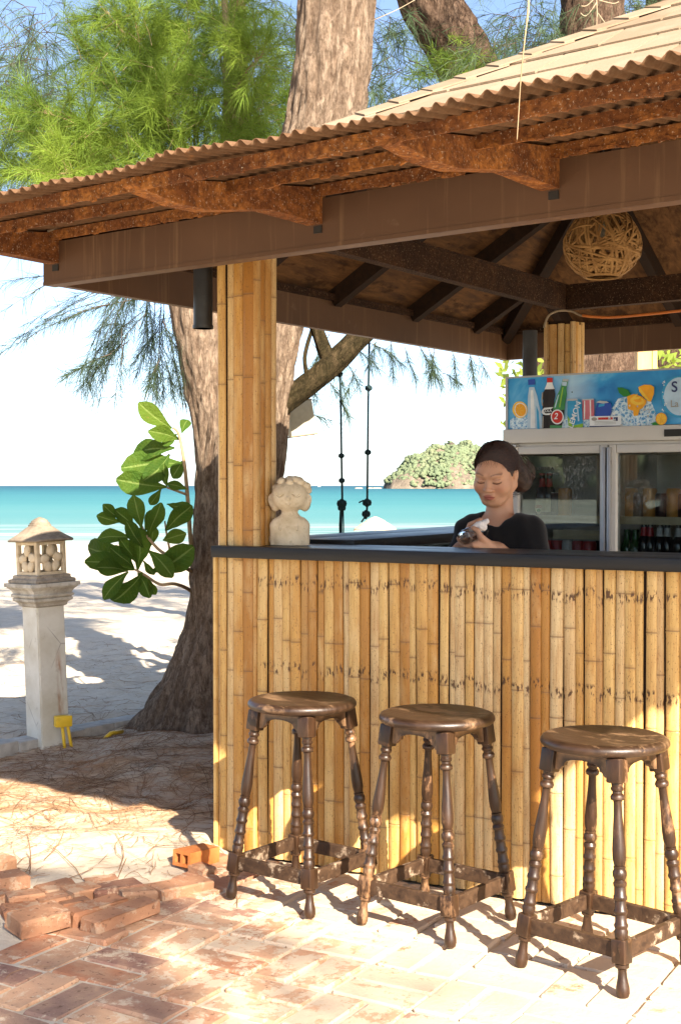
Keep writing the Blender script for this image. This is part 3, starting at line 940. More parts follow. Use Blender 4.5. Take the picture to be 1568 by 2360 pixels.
# ---- brick paving (basket weave, square to the counter)
pave = thing("brick_paving", None, None, (P0.x, P0.y, 0), kind="structure")
BL, BW, BH, MOD = 0.237, 0.1135, 0.055, 0.25
def brick_mesh(name, L, Wd, H, seed, chip=0.006):
    rg = random.Random(seed)
    bm = bmesh.new()
    bmesh.ops.create_cube(bm, size=1.0)
    bmesh.ops.scale(bm, vec=(L, Wd, H), verts=bm.verts)
    bmesh.ops.bevel(bm, geom=list(bm.edges), offset=0.006, segments=1, affect='EDGES')
    for v in bm.verts:
        v.co += Vector((rg.uniform(-chip, chip), rg.uniform(-chip, chip) * 0.8, rg.uniform(-chip, chip) * 0.35))
    me = bpy.data.meshes.new(name); bm.to_mesh(me); bm.free()
    me.polygons.foreach_set("use_smooth", [False] * len(me.polygons))
    return me
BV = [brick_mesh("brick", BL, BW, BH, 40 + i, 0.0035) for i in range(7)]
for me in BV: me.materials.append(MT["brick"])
nb = 0
for i in range(-1, 11):
    for j in range(-10, 0):
        for k in range(2):
            if (i + j) % 2 == 0:
                a, b, yaw = i * MOD + MOD / 2, j * MOD + MOD / 4 + k * MOD / 2, 0.0
            else:
                a, b, yaw = i * MOD + MOD / 4 + k * MOD / 2, j * MOD + MOD / 2, math.pi / 2
            a += 0.06; b -= 0.012
            if a < 0.0 + R.uniform(-0.05, 0.10): continue
            if b > -0.10 and yaw > 1: continue
            p = U * a + Vb * b
            wp = P0 + p
            if wp.y < 2.55 or wp.x > 2.3: continue
            near_edge = max(0.0, 1 - a / 0.5)
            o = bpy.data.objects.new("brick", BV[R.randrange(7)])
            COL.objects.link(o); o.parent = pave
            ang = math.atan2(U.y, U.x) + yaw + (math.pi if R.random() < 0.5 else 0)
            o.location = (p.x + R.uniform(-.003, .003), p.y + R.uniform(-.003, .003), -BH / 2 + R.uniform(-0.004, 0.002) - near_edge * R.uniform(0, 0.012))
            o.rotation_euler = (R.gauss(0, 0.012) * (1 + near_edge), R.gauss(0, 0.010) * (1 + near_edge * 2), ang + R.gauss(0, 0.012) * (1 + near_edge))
            nb += 1

# ---- loose bricks heaped at the ragged edge of the paving (position from their top faces)
def c6(x, y): return (x * 0.5015, 1672 + y * 0.5015)
ORD = ["first", "second", "third", "fourth", "fifth", "sixth", "seventh", "eighth", "ninth", "tenth", "eleventh", "twelfth", "thirteenth", "fourteenth", "fifteenth", "sixteenth"]
loose = [
    # x0, y0, x1, y1 along the top face, height of the top, thickness, label
    (60, 880, 290, 825, 0.075, 0.066, "whole orange-brown brick with its end facing out, front left of the heap"),
    (312, 850, 560, 780, 0.052, 0.058, "narrow loose brick lying beside the longest loose brick of the heap"),
    (410, 885, 695, 790, 0.056, 0.058, "longest loose orange brick in the middle of the heap's front row"),
    (10, 838, 190, 812, 0.042, 0.055, "blackened loose brick behind the whole brick at far left"),
    (30, 775, 190, 750, 0.062, 0.060, "chipped loose brick with a dark spot near the left frame edge"),
    (-70, 700, 112, 668, 0.088, 0.062, "large flat salmon brick topmost at the left frame edge"),
    (-60, 775, 50, 752, 0.050, 0.058, "broken brick end under the large salmon brick at the left edge"),
    (180, 742, 342, 716, 0.030, 0.055, "dull brown loose brick at the back of the heap, half in sand"),
    (300, 757, 440, 722, 0.050, 0.055, "bright red loose brick at the back middle of the heap"),
    (162, 792, 325, 768, 0.046, 0.055, "short orange loose brick in front of the dull brown one"),
    (278, 808, 412, 790, 0.040, 0.055, "short blackened brick piece between the front row and the red brick"),
    (420, 748, 645, 712, 0.042, 0.055, "pale orange loose brick right of the bright red one"),
    (540, 757, 712, 735, 0.036, 0.055, "grey sooty loose brick behind the longest orange one"),
    (392, 712, 540, 696, 0.022, 0.050, "loose brick nearly buried in sand at the back of the heap"),
    (715, 740, 955, 690, 0.040, 0.055, "sand-covered loose brick leaning at the right end of the heap"),
    (912, 606, 1030, 584, 0.016, 0.045, "thin brick lying against the foot of the bamboo post"),
    (900, 652, 962, 632, 0.030, 0.040, "small broken brick piece below the hollow orange brick"),
    (-30, 612, 40, 590, 0.060, 0.060, "dusty grey brick cut off by the left frame edge above the salmon one"),
    (560, 830, 700, 805, 0.010, 0.045, "flat brown brick sunk level with the sand before the heap"),
]
for idx, (x0, y0, x1, y1, zt, th, lab) in enumerate(loose):
    zt *= 0.74; th *= 0.80
    a = gnd(*c6(x0, y0), zt); b = gnd(*c6(x1, y1), zt)
    d = b - a; Ld = min(max(d.length, 0.07), 0.27)
    c = (a + b) / 2
    wd = (0.098 if Ld > 0.12 else 0.085) if idx not in (1, 2) else 0.080
    me = brick_mesh("loose_brick", Ld, wd, th, 300 + idx, 0.007)
    M = frame((c.x, c.y, zt - th / 2), d) @ Matrix.Rotation(R.gauss(0, 0.05), 4, 'X') @ Matrix.Rotation(R.gauss(0, 0.03), 4, 'Y')
    put("loose_brick", me, MT["loose_brick"], M=M, label=lab, cat="brick", group="loose bricks heaped at the edge of the paving")
# hollow orange brick
mb = MB()
Lh, Wh, Hh, t_ = 0.15, 0.085, 0.055, 0.011
for y in (-Wh / 2 + t_ / 2, 0, Wh / 2 - t_ / 2): mb.box((0, y, 0), (Lh, t_, Hh))
for z in (-Hh / 2 + t_ / 2, Hh / 2 - t_ / 2):
    for y in (-Wh / 4, Wh / 4): mb.box((0, y, z), (Lh - .001, Wh / 2 - t_ - .001 + .002, t_))
m = Mat("hollow_clay", rough=0.85, spec=0.15)
m.set(color=m.ramp(m.noise(20, 5), [(0.3, (0.44, 0.13, 0.035)), (0.7, (0.56, 0.22, 0.07))])); MT["hollow_clay"] = m.m
a = gnd(*c6(838, 585), 0.05); b = gnd(*c6(965, 553), 0.05)
put("hollow_brick", mb.mesh("hollow_brick"), MT["hollow_clay"], M=frame(((a + b) / 2).to_tuple()[:2] + (0.028,), Vector((0.62, 0.78, 0))) @ Matrix.Rotation(0.06, 4, 'Y'),
    label="bright orange hollow clay brick with round holes on the sand by the post", cat="brick")

# ---- needle litter and dry twigs on the sand
def litter(name, n, region, lab):
    rg = np.random.default_rng(77)
    V, Q = [], []
    for k in range(n):
        x, y = region(rg)
        if ((x - P0.x) * U.x + (y - P0.y) * U.y) > 0.02 and ((x - P0.x) * Vb.x + (y - P0.y) * Vb.y) > -0.05: continue
        L = rg.uniform(0.05, 0.17) if rg.random() < 0.93 else rg.uniform(0.2, 0.5)
        wd = 0.0007 if L < 0.18 else 0.0014
        a = rg.uniform(0, 2 * math.pi); cur = rg.normal(0, 0.9)
        px, py = x, y
        base = len(V)
        for s in range(5):
            z = ground_z(px, py) + 0.004 + 0.004 * rg.random()
            nxv, nyv = -math.sin(a), math.cos(a)
            V.append((px + nxv * wd, py + nyv * wd, z)); V.append((px - nxv * wd, py - nyv * wd, z + 0.001))
            px += math.cos(a) * L / 4; py += math.sin(a) * L / 4; a += cur / 4
        for s in range(4):
            b = base + 2 * s; Q.append((b, b + 1, b + 3, b + 2))
    put(name, np_mesh(name, V, quads=Q), MT["litter"], label=lab, cat="litter", kind="stuff")
litter("needle_litter", 8000, lambda rg: ((rg.normal(-1.0, 0.75), rg.normal(6.1, 0.8)) if rg.random() < 0.72 else (rg.uniform(-3.2, 0.2), rg.uniform(4.9, 12.0))), "dry casuarina needles and twigs scattered over the sand")

# ================================================================== the beach bar
BARM = frame((P0.x, P0.y, 0), U)
BARI = BARM.inverted()
bar = thing("beach_bar", "open bamboo beach bar with rusty corrugated awning and shingled hip roof", "bar", M=BARM)
C1 = Vector((-1.0605, 4.84, 0))
DF = Vector((0.7965, -0.6046, 0)).normalized()       # along the front eave
DL = Vector((0.5635, 0.826, 0)).normalized()         # along the left eave
NF = Vector((-DF.y * -1, 0, 0))
NF = Vector((DF.y, -DF.x, 0)).normalized()           # outward, towards the camera
RS, RT = 3.53, 3.53
ZF0, ZF1 = 2.065, 2.215
def RP(t, s, z): 
    p = C1 + DF * t + DL * s
    return Vector((p.x, p.y, z))
def AW(t, o, z):
    p = C1 + DF * t + NF * o
    return Vector((p.x, p.y, z))
def bl(p): return BARI @ Vector(p)
def bpart(name, mb, mat, parent=None, smooth=False, auto=None, label=None, kind=None):
    mb.v = [tuple(bl(p)) for p in mb.v]
    return put(name, mb.mesh(name, smooth, auto), mat, parent or bar, label=label, kind=kind)
def bar_box(mb, p, q, wdt, hgt, side=Vector((0, 0, 1)), bev=0.0):
    """box beam from p to q (centre line)"""
    p, q = Vector(p), Vector(q)
    d = q - p; L = d.length; ex = d.normalized()
    ey = side.cross(ex).normalized(); ez = ex.cross(ey)
    mb.box((p + q) / 2, (L, wdt, hgt), basis(ex, ey, ez).to_3x3(), bev=bev)

# --- bamboo slats: x across, -y outwards, z up
def slat_mesh(wd, h, seed, z0=0.0):
    rg = random.Random(seed)
    cs = [(-0.515, 0.0), (-0.48, -0.15), (-0.35, -0.26), (-0.13, -0.32), (0.13, -0.32), (0.35, -0.26), (0.48, -0.15), (0.515, 0.0)]
    lv = [(0.0, 1.0, 0.0)]
    z = rg.uniform(0.05, 0.30)
    while z < h - 0.04:
        lv += [(z - 0.012, 1.0, 0.0), (z - 0.003, 1.055, 0.15), (z + 0.0005, 1.0, 1.0), (z + 0.004, 1.05, 0.3), (z + 0.014, 0.995, 0.0)]
        z += rg.uniform(0.22, 0.36)
    lv.append((h, 1.0, 0.0))
    bend = rg.uniform(-0.10, 0.10); tp = rg.uniform(-0.08, 0.08)
    V, F, A = [], [], []
    n = len(cs)
    for (zz, k, nd) in lv:
        f = zz / h
        off = bend * math.sin(math.pi * f)
        kk = k * (1 + tp * (f - 0.5))
        for (x, y) in cs:
            V.append((x * wd * kk * 0.985 + off, y * wd * kk, z0 + zz)); A.append(nd)
    for i in range(len(lv) - 1):
        for k in range(n - 1):
            F.append((i * n + k, i * n + k + 1, (i + 1) * n + k + 1, (i + 1) * n + k))
        F.append((i * n + n - 1, i * n, (i + 1) * n, (i + 1) * n + n - 1))
    F.append(tuple(reversed(range(n)))); e = (len(lv) - 1) * n; F.append(tuple(e + k for k in range(n)))
    me = bpy.data.meshes.new("bamboo_slat"); me.from_pydata(V, [], F); fix_normals(me)
    auto_smooth(me, 55)
    set_attr(me, "node", A)
    return me
CS = [slat_mesh(1.0, 1.10, 500 + i) for i in range(14)]
for me in CS: me.materials.append(MT["bamboo"])
PS = [slat_mesh(1.0, 2.24, 600 + i) for i in range(9)]
for me in PS: me.materials.append(MT["bamboo_post"])
# meshes are one unit wide; each slat is scaled across to its own width
def slat(parent, meshes, x, y, wd, yaw=0.0, dz=0.0, zs=1.0):
    o = bpy.data.objects.new("bamboo_slat", meshes[R.randrange(len(meshes))])
    COL.objects.link(o); o.parent = parent
    o.location = (x, y, dz); o.scale = (wd if R.random() < 0.5 else -wd, wd, zs)
    o.rotation_euler = (R.gauss(0, 0.0016), R.gauss(0, 0.0035 if zs < 1.0 and meshes is CS else 0.0010), yaw)
    return o

# --- front left post, clad in bamboo
def post(a, b, sx, sy, top, faces, meshes, ws, label=None, zlo=0.0):
    mb = MB()
    mb.box((0, 0, zlo + (top - zlo) / 2), (sx - 0.03, sy - 0.03, top - zlo))
    p = put("post", mb.mesh("post_core"), MT["rafter"], bar, M=Matrix.Translation((a, b, 0)), label=label)
    for f in faces:
        L = sx if f in 'fb' else sy
        x = -L / 2
        while x < L / 2 - 0.012:
            wd = min(R.choice(ws), L / 2 - x)
            if wd < 0.016: break
            c = x + wd / 2
            jz = R.uniform(-0.02, 0.0)
            if f == 'f': slat(p, meshes, c, -sy / 2 + 0.012, wd, 0, 0, (top + jz) / 2.24)
            if f == 'b': slat(p, meshes, c, sy / 2 - 0.012, wd, math.pi, 0, (top + jz) / 2.24)
            if f == 'r': slat(p, meshes, sx / 2 - 0.012, c, wd, math.pi / 2, 0, (top + jz) / 2.24)
            if f == 'l': slat(p, meshes, -sx / 2 + 0.012, c, wd, -math.pi / 2, 0, (top + jz) / 2.24)
            x += wd
    return p
post(0.084, 0.084, 0.168, 0.168, 2.24, 'frlb', PS, (0.034, 0.040, 0.046, 0.03))
post(2.62, 0.09, 0.168, 0.168, 2.24, 'frlb', PS, (0.036, 0.042, 0.03))
rpw = bl((1.125, 6.78, 0))
post(rpw.x, rpw.y, 0.16, 0.16, 2.17, 'frl', PS, (0.034, 0.040, 0.03), "rear bamboo-clad post standing behind the fridge")

# --- counters
cf = put("counter", None, None, bar)
mb = MB(); mb.box((1.43, 0.115, 0.545), (2.5, 0.19, 1.085))
cw = put("counter_core", mb.mesh("counter_core"), MT["rafter"], cf)
x = 0.171
while x < 2.53:
    wd = R.choice((0.026, 0.031, 0.036, 0.040, 0.043, 0.034, 0.038))
    slat(cf, CS, x + wd / 2, 0.020 + R.uniform(-0.003, 0.003), wd, 0.0, -0.004, 0.992)
    x += wd
for i, (b0, b1) in enumerate(((-0.048, 0.130), (0.133, 0.315))):
    mb = MB(); mb.box(((0.004 + 2.76) / 2, (b0 + b1) / 2, 1.1075), (2.756, b1 - b0, 0.043 - 0.002 * i), bev=0.005)
    put("countertop_plank", mb.mesh("countertop_plank", auto=40), MT["counter_wood"], cf)
cl = put("side_counter", None, None, bar)
mb = MB(); mb.box((0.19, 1.42, 0.54), (0.30, 2.1, 1.08))
put("side_counter_core", mb.mesh("side_counter_core"), MT["counter_wood"], cl)
y = 0.18
while y < 2.46:
    wd = R.choice((0.030, 0.034, 0.037, 0.041))
    slat(cl, CS, 0.03, y + wd / 2, wd, -math.pi / 2, -0.004, 0.992)
    y += wd
for (a0, a1) in ((-0.03, 0.165), (0.168, 0.40)):
    mb = MB(); mb.box(((a0 + a1) / 2, 1.43, 1.124), (a1 - a0, 2.22, 0.040), bev=0.005)
    put("countertop_plank", mb.mesh("countertop_plank", auto=40), MT["counter_wood"], cl)
# thin trim strip down the corner of the post
mb = MB(); mb.box((-0.006, 0.012, 0.545), (0.012, 0.045, 1.08), bev=0.002)
put("corner_strip", mb.mesh("corner_strip"), MT["bamboo_post"], bar)
mb = MB(); mb.box((-0.022, 0.10, 1.10), (0.03, 0.06, 0.05), bev=0.004)
put("counter_bracket", mb.mesh("counter_bracket"), MT["black_pipe"], bar)

# --- drain pipes
mb = MB(); mb.tube([at(468, 757, 5.05), at(468, 757, 5.05) + Vector((0, 0, 0.33))], 0.036, 16)
mb.tube([at(468, 757, 5.05), at(468, 757, 5.05) + Vector((0, 0, 0.012))], 0.039, 16)
bpart("drain_pipe", mb, MT["black_pipe"], auto=40)
mb = MB(); pz = at(1220, 762, 6.55); mb.tube([(pz.x, pz.y, 0.0), pz], 0.036, 16)
bpart("drain_pipe", mb, MT["black_pipe"], auto=40)

# --- fascia beams (brown steel channel in front, plates on the other sides)
mb = MB()
def chan(mb, t0, t1):
    zc = (ZF0 + ZF1) / 2
    bar_box(mb, AW(t0, 0, zc), AW(t1, 0, zc), 0.008, ZF1 - ZF0)
    bar_box(mb, AW(t0, -0.028, ZF0 + 0.004), AW(t1, -0.028, ZF0 + 0.004), 0.047, 0.008)
    bar_box(mb, AW(t0, -0.028, ZF1 - 0.004), AW(t1, -0.028, ZF1 - 0.004), 0.047, 0.008)
    bar_box(mb, AW(t0, 0.004, ZF0 + 0.006), AW(t1, 0.004, ZF0 + 0.006), 0.004, 0.012)
chan(mb, 0.0, RT)
bpart("fascia_beam", mb, MT["brown_steel"])
zc = (ZF0 + ZF1) / 2
for a, b in ((RP(0.03, 0.03, zc), RP(0.03, RS, zc)), (RP(0.0, RS - 0.01, zc), RP(RT, RS - 0.01, zc)), (RP(RT - 0.02, 0.05, zc), RP(RT - 0.02, RS - 0.04, zc))):
    mb = MB(); bar_box(mb, a, b, 0.035, ZF1 - ZF0 - 0.004)
    bpart("fascia_beam", mb, MT["brown_steel"])
# slotted end holes where the brackets pass through
# --- ceiling, rafters, hips
SLOPE = 0.556
APEX = RP(RT / 2, RS / 2, 0)
ZE = 2.228
ZA = ZE + SLOPE * RS / 2
AP = Vector((APEX.x, APEX.y, ZA))
corners = [RP(0, 0, ZE), RP(RT, 0, ZE), RP(RT, RS, ZE), RP(0, RS, ZE)]
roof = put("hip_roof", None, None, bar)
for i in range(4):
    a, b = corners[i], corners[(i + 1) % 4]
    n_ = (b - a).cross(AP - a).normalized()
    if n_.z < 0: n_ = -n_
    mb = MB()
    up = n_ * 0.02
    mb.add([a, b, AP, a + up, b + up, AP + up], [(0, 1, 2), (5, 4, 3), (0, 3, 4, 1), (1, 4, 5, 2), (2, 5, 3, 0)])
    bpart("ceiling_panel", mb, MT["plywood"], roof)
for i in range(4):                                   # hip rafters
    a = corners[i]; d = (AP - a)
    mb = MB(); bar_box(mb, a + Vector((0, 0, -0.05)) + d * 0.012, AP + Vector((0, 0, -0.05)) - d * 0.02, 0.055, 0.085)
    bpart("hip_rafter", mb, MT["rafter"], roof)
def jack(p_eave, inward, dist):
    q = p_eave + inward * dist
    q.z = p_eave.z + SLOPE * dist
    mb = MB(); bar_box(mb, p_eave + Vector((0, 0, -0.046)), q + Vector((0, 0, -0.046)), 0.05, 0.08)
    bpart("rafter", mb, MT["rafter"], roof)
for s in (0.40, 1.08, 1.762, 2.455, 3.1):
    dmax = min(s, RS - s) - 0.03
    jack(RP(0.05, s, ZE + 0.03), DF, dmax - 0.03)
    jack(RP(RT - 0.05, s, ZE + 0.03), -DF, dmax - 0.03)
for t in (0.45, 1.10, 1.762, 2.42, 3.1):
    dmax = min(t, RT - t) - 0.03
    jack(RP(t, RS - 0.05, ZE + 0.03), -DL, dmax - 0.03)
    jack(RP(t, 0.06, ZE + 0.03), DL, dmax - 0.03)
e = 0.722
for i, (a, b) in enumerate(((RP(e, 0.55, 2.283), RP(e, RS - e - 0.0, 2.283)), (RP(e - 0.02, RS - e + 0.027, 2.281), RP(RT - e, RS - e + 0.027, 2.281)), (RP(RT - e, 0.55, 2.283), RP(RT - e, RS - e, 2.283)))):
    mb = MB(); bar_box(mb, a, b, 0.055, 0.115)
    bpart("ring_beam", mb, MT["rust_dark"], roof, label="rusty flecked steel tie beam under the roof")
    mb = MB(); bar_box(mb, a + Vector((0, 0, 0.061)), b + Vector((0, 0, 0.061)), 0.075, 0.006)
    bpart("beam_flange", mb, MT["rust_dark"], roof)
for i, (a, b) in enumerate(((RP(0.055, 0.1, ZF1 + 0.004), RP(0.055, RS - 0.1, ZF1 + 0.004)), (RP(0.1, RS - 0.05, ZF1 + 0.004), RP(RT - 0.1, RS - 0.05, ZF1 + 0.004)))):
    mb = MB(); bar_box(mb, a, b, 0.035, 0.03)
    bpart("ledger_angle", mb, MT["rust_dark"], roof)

# --- shingles on the front slope, one by one
def slope_pt(t, s, lift):
    """on the front slope; s measured horizontally in from the eave"""
    p = RP(t, s, ZE + SLOPE * s)
    n_ = Vector((0, 0, 1)) - (-NF) * SLOPE
    n_.normalize()
    return p + n_ * lift
EXPO = 0.225
row = 0; s = 0.045
while s < RS / 2 - 0.05:
    s2 = min(s + EXPO * 1.25, RS / 2)
    t = max(s, -0.02) - (R.uniform(0.0, 0.25))
    lim0, lim1 = (lambda q: max(q, -0.03)), (lambda q: min(RT - q, RT + 0.03))
    while t < RT - s:
        wd = R.choice((0.30, 0.36, 0.42, 0.33))
        ta0, tb0 = max(t, lim0(s)), min(t + wd - 0.010, lim1(s))
        ta1, tb1 = max(t, lim0(s2)), min(t + wd - 0.010, lim1(s2))
        t += wd
        if tb0 - ta0 < 0.02: continue
        if tb1 <= ta1: tb1 = ta1 = (min(max(ta0, lim0(s2)), lim1(s2)))
        l0 = 0.034 + R.uniform(-0.0015, 0.002); l1 = 0.024
        th = 0.0075
        pts = [slope_pt(ta0, s, l0), slope_pt(tb0, s, l0), slope_pt(tb1, s2, l1), slope_pt(ta1, s2, l1)]
        low = [slope_pt(ta0, s, l0 - th), slope_pt(tb0, s, l0 - th), slope_pt(tb1, s2, l1 - th), slope_pt(ta1, s2, l1 - th)]
        mb = MB(); mb.add(pts + low, [(0, 1, 2, 3), (7, 6, 5, 4), (0, 4, 5, 1), (1, 5, 6, 2), (2, 6, 7, 3), (3, 7, 4, 0)])
        bpart("shingle", mb, MT["shingle"], roof)
    s += EXPO; row += 1
# hip caps along the front left hip
hd = AP - corners[0]; hl = hd.length; hd.normalize()
nfront = (Vector((0, 0, 1)) + NF * SLOPE).normalized()
nleft = (Vector((0, 0, 1)) - DF * SLOPE).normalized()
k = 0; q = 0.02
while q < hl:
    L = 0.175
    p = corners[0] + hd * q
    fdir = nfront.cross(hd).normalized()
    if fdir.dot(NF) < 0: fdir = -fdir
    ldir = nleft.cross(hd).normalized()
    if ldir.dot(-DF) < 0: ldir = -ldir
    upv = (nfront + nleft).normalized()
    wv = 0.125
    l0, l1 = 0.046 + R.uniform(-0.001, 0.0015), 0.038
    ring = []
    for (qq, ll) in ((0, l0), (L, l1)):
        c = p + hd * qq + upv * ll
        ring += [c + fdir * wv, c, c + ldir * wv, c + ldir * wv - upv * 0.006, c - upv * 0.007, c + fdir * wv - upv * 0.006]
    mb = MB(); mb.add(ring, [(i, (i + 1) % 6, 6 + (i + 1) % 6, 6 + i) for i in range(6)] + [(5, 4, 3, 2, 1, 0), (6, 7, 8, 9, 10, 11)])
    bpart("hip_shingle", mb, MT["shingle"], roof)
    q += 0.135
# the three slopes turned away: courses in one part each
for i in (1, 2, 3):
    a, b = corners[i], corners[(i + 1) % 4]
    mb = MB()
    n_ = (b - a).cross(AP - a).normalized()
    if n_.z < 0: n_ = -n_
    for r_ in range(11):
        f0, f1 = r_ / 11, min((r_ + 1.25) / 11, 1)
        q = [a + (AP - a) * f0 + n_ * 0.040, b + (AP - b) * f0 + n_ * 0.040, b + (AP - b) * f1 + n_ * 0.027, a + (AP - a) * f1 + n_ * 0.027]
        q += [x_ - n_ * 0.009 for x_ in q]
        mb.add(q, [(0, 1, 2, 3), (7, 6, 5, 4), (0, 4, 5, 1), (1, 5, 6, 2), (2, 6, 7, 3), (3, 7, 4, 0)])
    bpart("shingle_courses", mb, MT["shingle"], roof, kind="stuff")

# --- rusty corrugated awning on brackets in front of the fascia
def az(o): return 2.262 - 0.125 * (o / 0.88)
AT0, AT1 = -0.95, 4.12
per = 0.0385; nper = int((AT1 - AT0) / per)
sub = 8
V, Q = [], []
N_ = nper * sub + 1
for lay in (0, 1):
    for o in (-0.13, 0.29, 0.58, 0.87):
        for i in range(N_):
            t = AT0 + i * per / sub
            wz = 0.0068 * math.cos(2 * math.pi * i / sub)
            sag = 0.006 * math.sin(t * 5.1) + 0.004 * math.sin(t * 13.7)
            oo = o + (0.010 * math.sin(t * 9.0) + 0.006 * math.sin(t * 31) if o > 0.8 else 0)
            V.append(tuple(bl(AW(t, oo, az(o) + wz + sag * (o / 0.87) - 0.0016 * lay))))
for r_ in range(3):
    for i in range(N_ - 1):
        a = r_ * N_ + i
        Q.append((a, a + 1, a + N_ + 1, a + N_))
        a += 4 * N_
        Q.append((a + N_, a + N_ + 1, a + 1, a))
for i in range(N_ - 1):
    for r_ in (0, 3):
        a = r_ * N_ + i
        Q.append((a, a + 1, a + 1 + 4 * N_, a + 4 * N_))
me = np_mesh("corrugated_sheet", V, quads=Q, smooth=True)
put("corrugated_sheet", me, MT["corrugated"], bar)
for o in (0.755, 0.43, 0.05):
    mb = MB()
    h = 0.034
    zt = az(o) - 0.0115
    bar_box(mb, AW(AT0 + .02, o, zt - h / 2), AW(AT1 - .02, o, zt - h / 2), 0.006, h)
    bar_box(mb, AW(AT0 + .02, o - 0.018, zt - 0.003), AW(AT1 - .02, o - 0.018, zt - 0.003), 0.030, 0.005)
    # ragged rust scale along the lower edge
    for k in range(150):
        t = R.uniform(AT0 + .05, AT1 - .05); L = R.uniform(0.01, 0.05)
        bar_box(mb, AW(t, o + R.uniform(-.001, .002), zt - h + R.uniform(-0.003, 0.012)), AW(t + L, o + R.uniform(-.001, .002), zt - h + R.uniform(-0.003, 0.012)), R.uniform(0.007, 0.011), R.uniform(0.004, 0.012))
    bpart("purlin", mb, MT["rust"])
for t in (0.055, 1.238, 2.035, 2.85, 3.5):
    prof = [(-0.012, az(0) - 0.014), (0.30, az(0.3) - 0.014), (0.60, az(.6) - 0.014), (0.775, az(.775) - 0.012), (0.775, az(.775) - 0.030), (0.735, az(.735) - 0.048), (0.62, az(.62) - 0.078), (0.50, az(.5) - 0.092), (0.25, 2.142), (-0.012, 2.138)]
    mb = MB()
    n = len(prof)
    vs = [AW(t - 0.028, o, z) for o, z in prof] + [AW(t + 0.028, o, z) for o, z in prof]
    mb.add(vs, [tuple(range(n)), tuple(reversed(range(n, 2 * n)))] + [((k + 1) % n, k, n + k, n + (k + 1) % n) for k in range(n)])
    bk = bpart("bracket", mb, MT["rust"])
    mb = MB(); mb.box((0, 0, 0), (0.03, 0.004, 0.022)); 
    mb.v = [tuple(basis(DF, -NF, Vector((0, 0, 1)), AW(t + 0.012, 0.0062, 2.122)) @ Vector(p)) for p in mb.v]
    bpart("slot", mb, MT["dark_gasket"], bk)

# ================================================================== bar stools
def turned(p, q, prof, n=14):
    """lathe between p (bottom) and q (top); prof = [(f, r)] with f 0..1"""
    p, q = Vector(p), Vector(q); d = q - p
    ez = d.normalized(); ex = ez.orthogonal().normalized(); ey = ez.cross(ex)
    mb = MB(); mb.lathe([(r, f * d.length) for f, r in prof], n, basis(ex, ey, ez).to_3x3(), c=p)
    return mb
LEGP = []
def bead(f, r, wd, k=5):
    return [(f - wd + 2 * wd * i / k, r * (0.80 + 0.20 * math.sin(math.pi * i / k))) for i in range(k + 1)]
def leg_profile():
    pr = [(0.0, 0.0155)]
    # segments between the lower block (f 0) and the upper block (f 1)
    pr += [(0.02, 0.0175), (0.05, 0.019), (0.065, 0.0165)]
    f = 0.07
    for k in range(3):
        pr += [(f, 0.0165), (f + 0.012, 0.0188), (f + 0.024, 0.0188), (f + 0.034, 0.0160), (f + 0.085, 0.0152)]
        f += 0.088
    pr += [(f, 0.0175), (f + 0.02, 0.0188), (f + 0.034, 0.0150), (f + 0.040, 0.0135)]
    f += 0.045
    pr += [(f, 0.0155), (f + 0.022, 0.0193), (f + 0.045, 0.0193), (f + 0.065, 0.0150), (f + 0.07, 0.0165), (f + 0.08, 0.0165), (f + 0.083, 0.0135)]
    f += 0.09
    pr += [(f, 0.0150), (f + 0.04, 0.0182), (f + 0.10, 0.0185), (f + 0.20, 0.0155), (f + 0.32, 0.0120), (f + 0.395, 0.0112)]
    pr += [(0.875, 0.0125), (0.882, 0.0185), (0.900, 0.0200), (0.915, 0.0170), (0.922, 0.0135), (0.935, 0.0135), (0.942, 0.0170), (0.955, 0.0180), (0.968, 0.0150), (0.985, 0.0165), (1.0, 0.0165)]
    out = [pr[0]]
    for q in pr[1:]:
        if q[0] > out[-1][0] + 1e-4: out.append(q)
    return out
LP = leg_profile()
FOOT = [(0.0, 0.010), (0.03, 0.0150), (0.14, 0.0185), (0.30, 0.0180), (0.52, 0.0135), (0.74, 0.0115), (0.80, 0.0125), (0.84, 0.0185), (0.93, 0.0190), (0.97, 0.0160), (1.0, 0.0160)]
SEAT_Z, HF, HT, ZB = 0.652, 0.166, 0.104, 0.612
def leg_xy(z): return HT + (HF - HT) * (ZB - z) / ZB
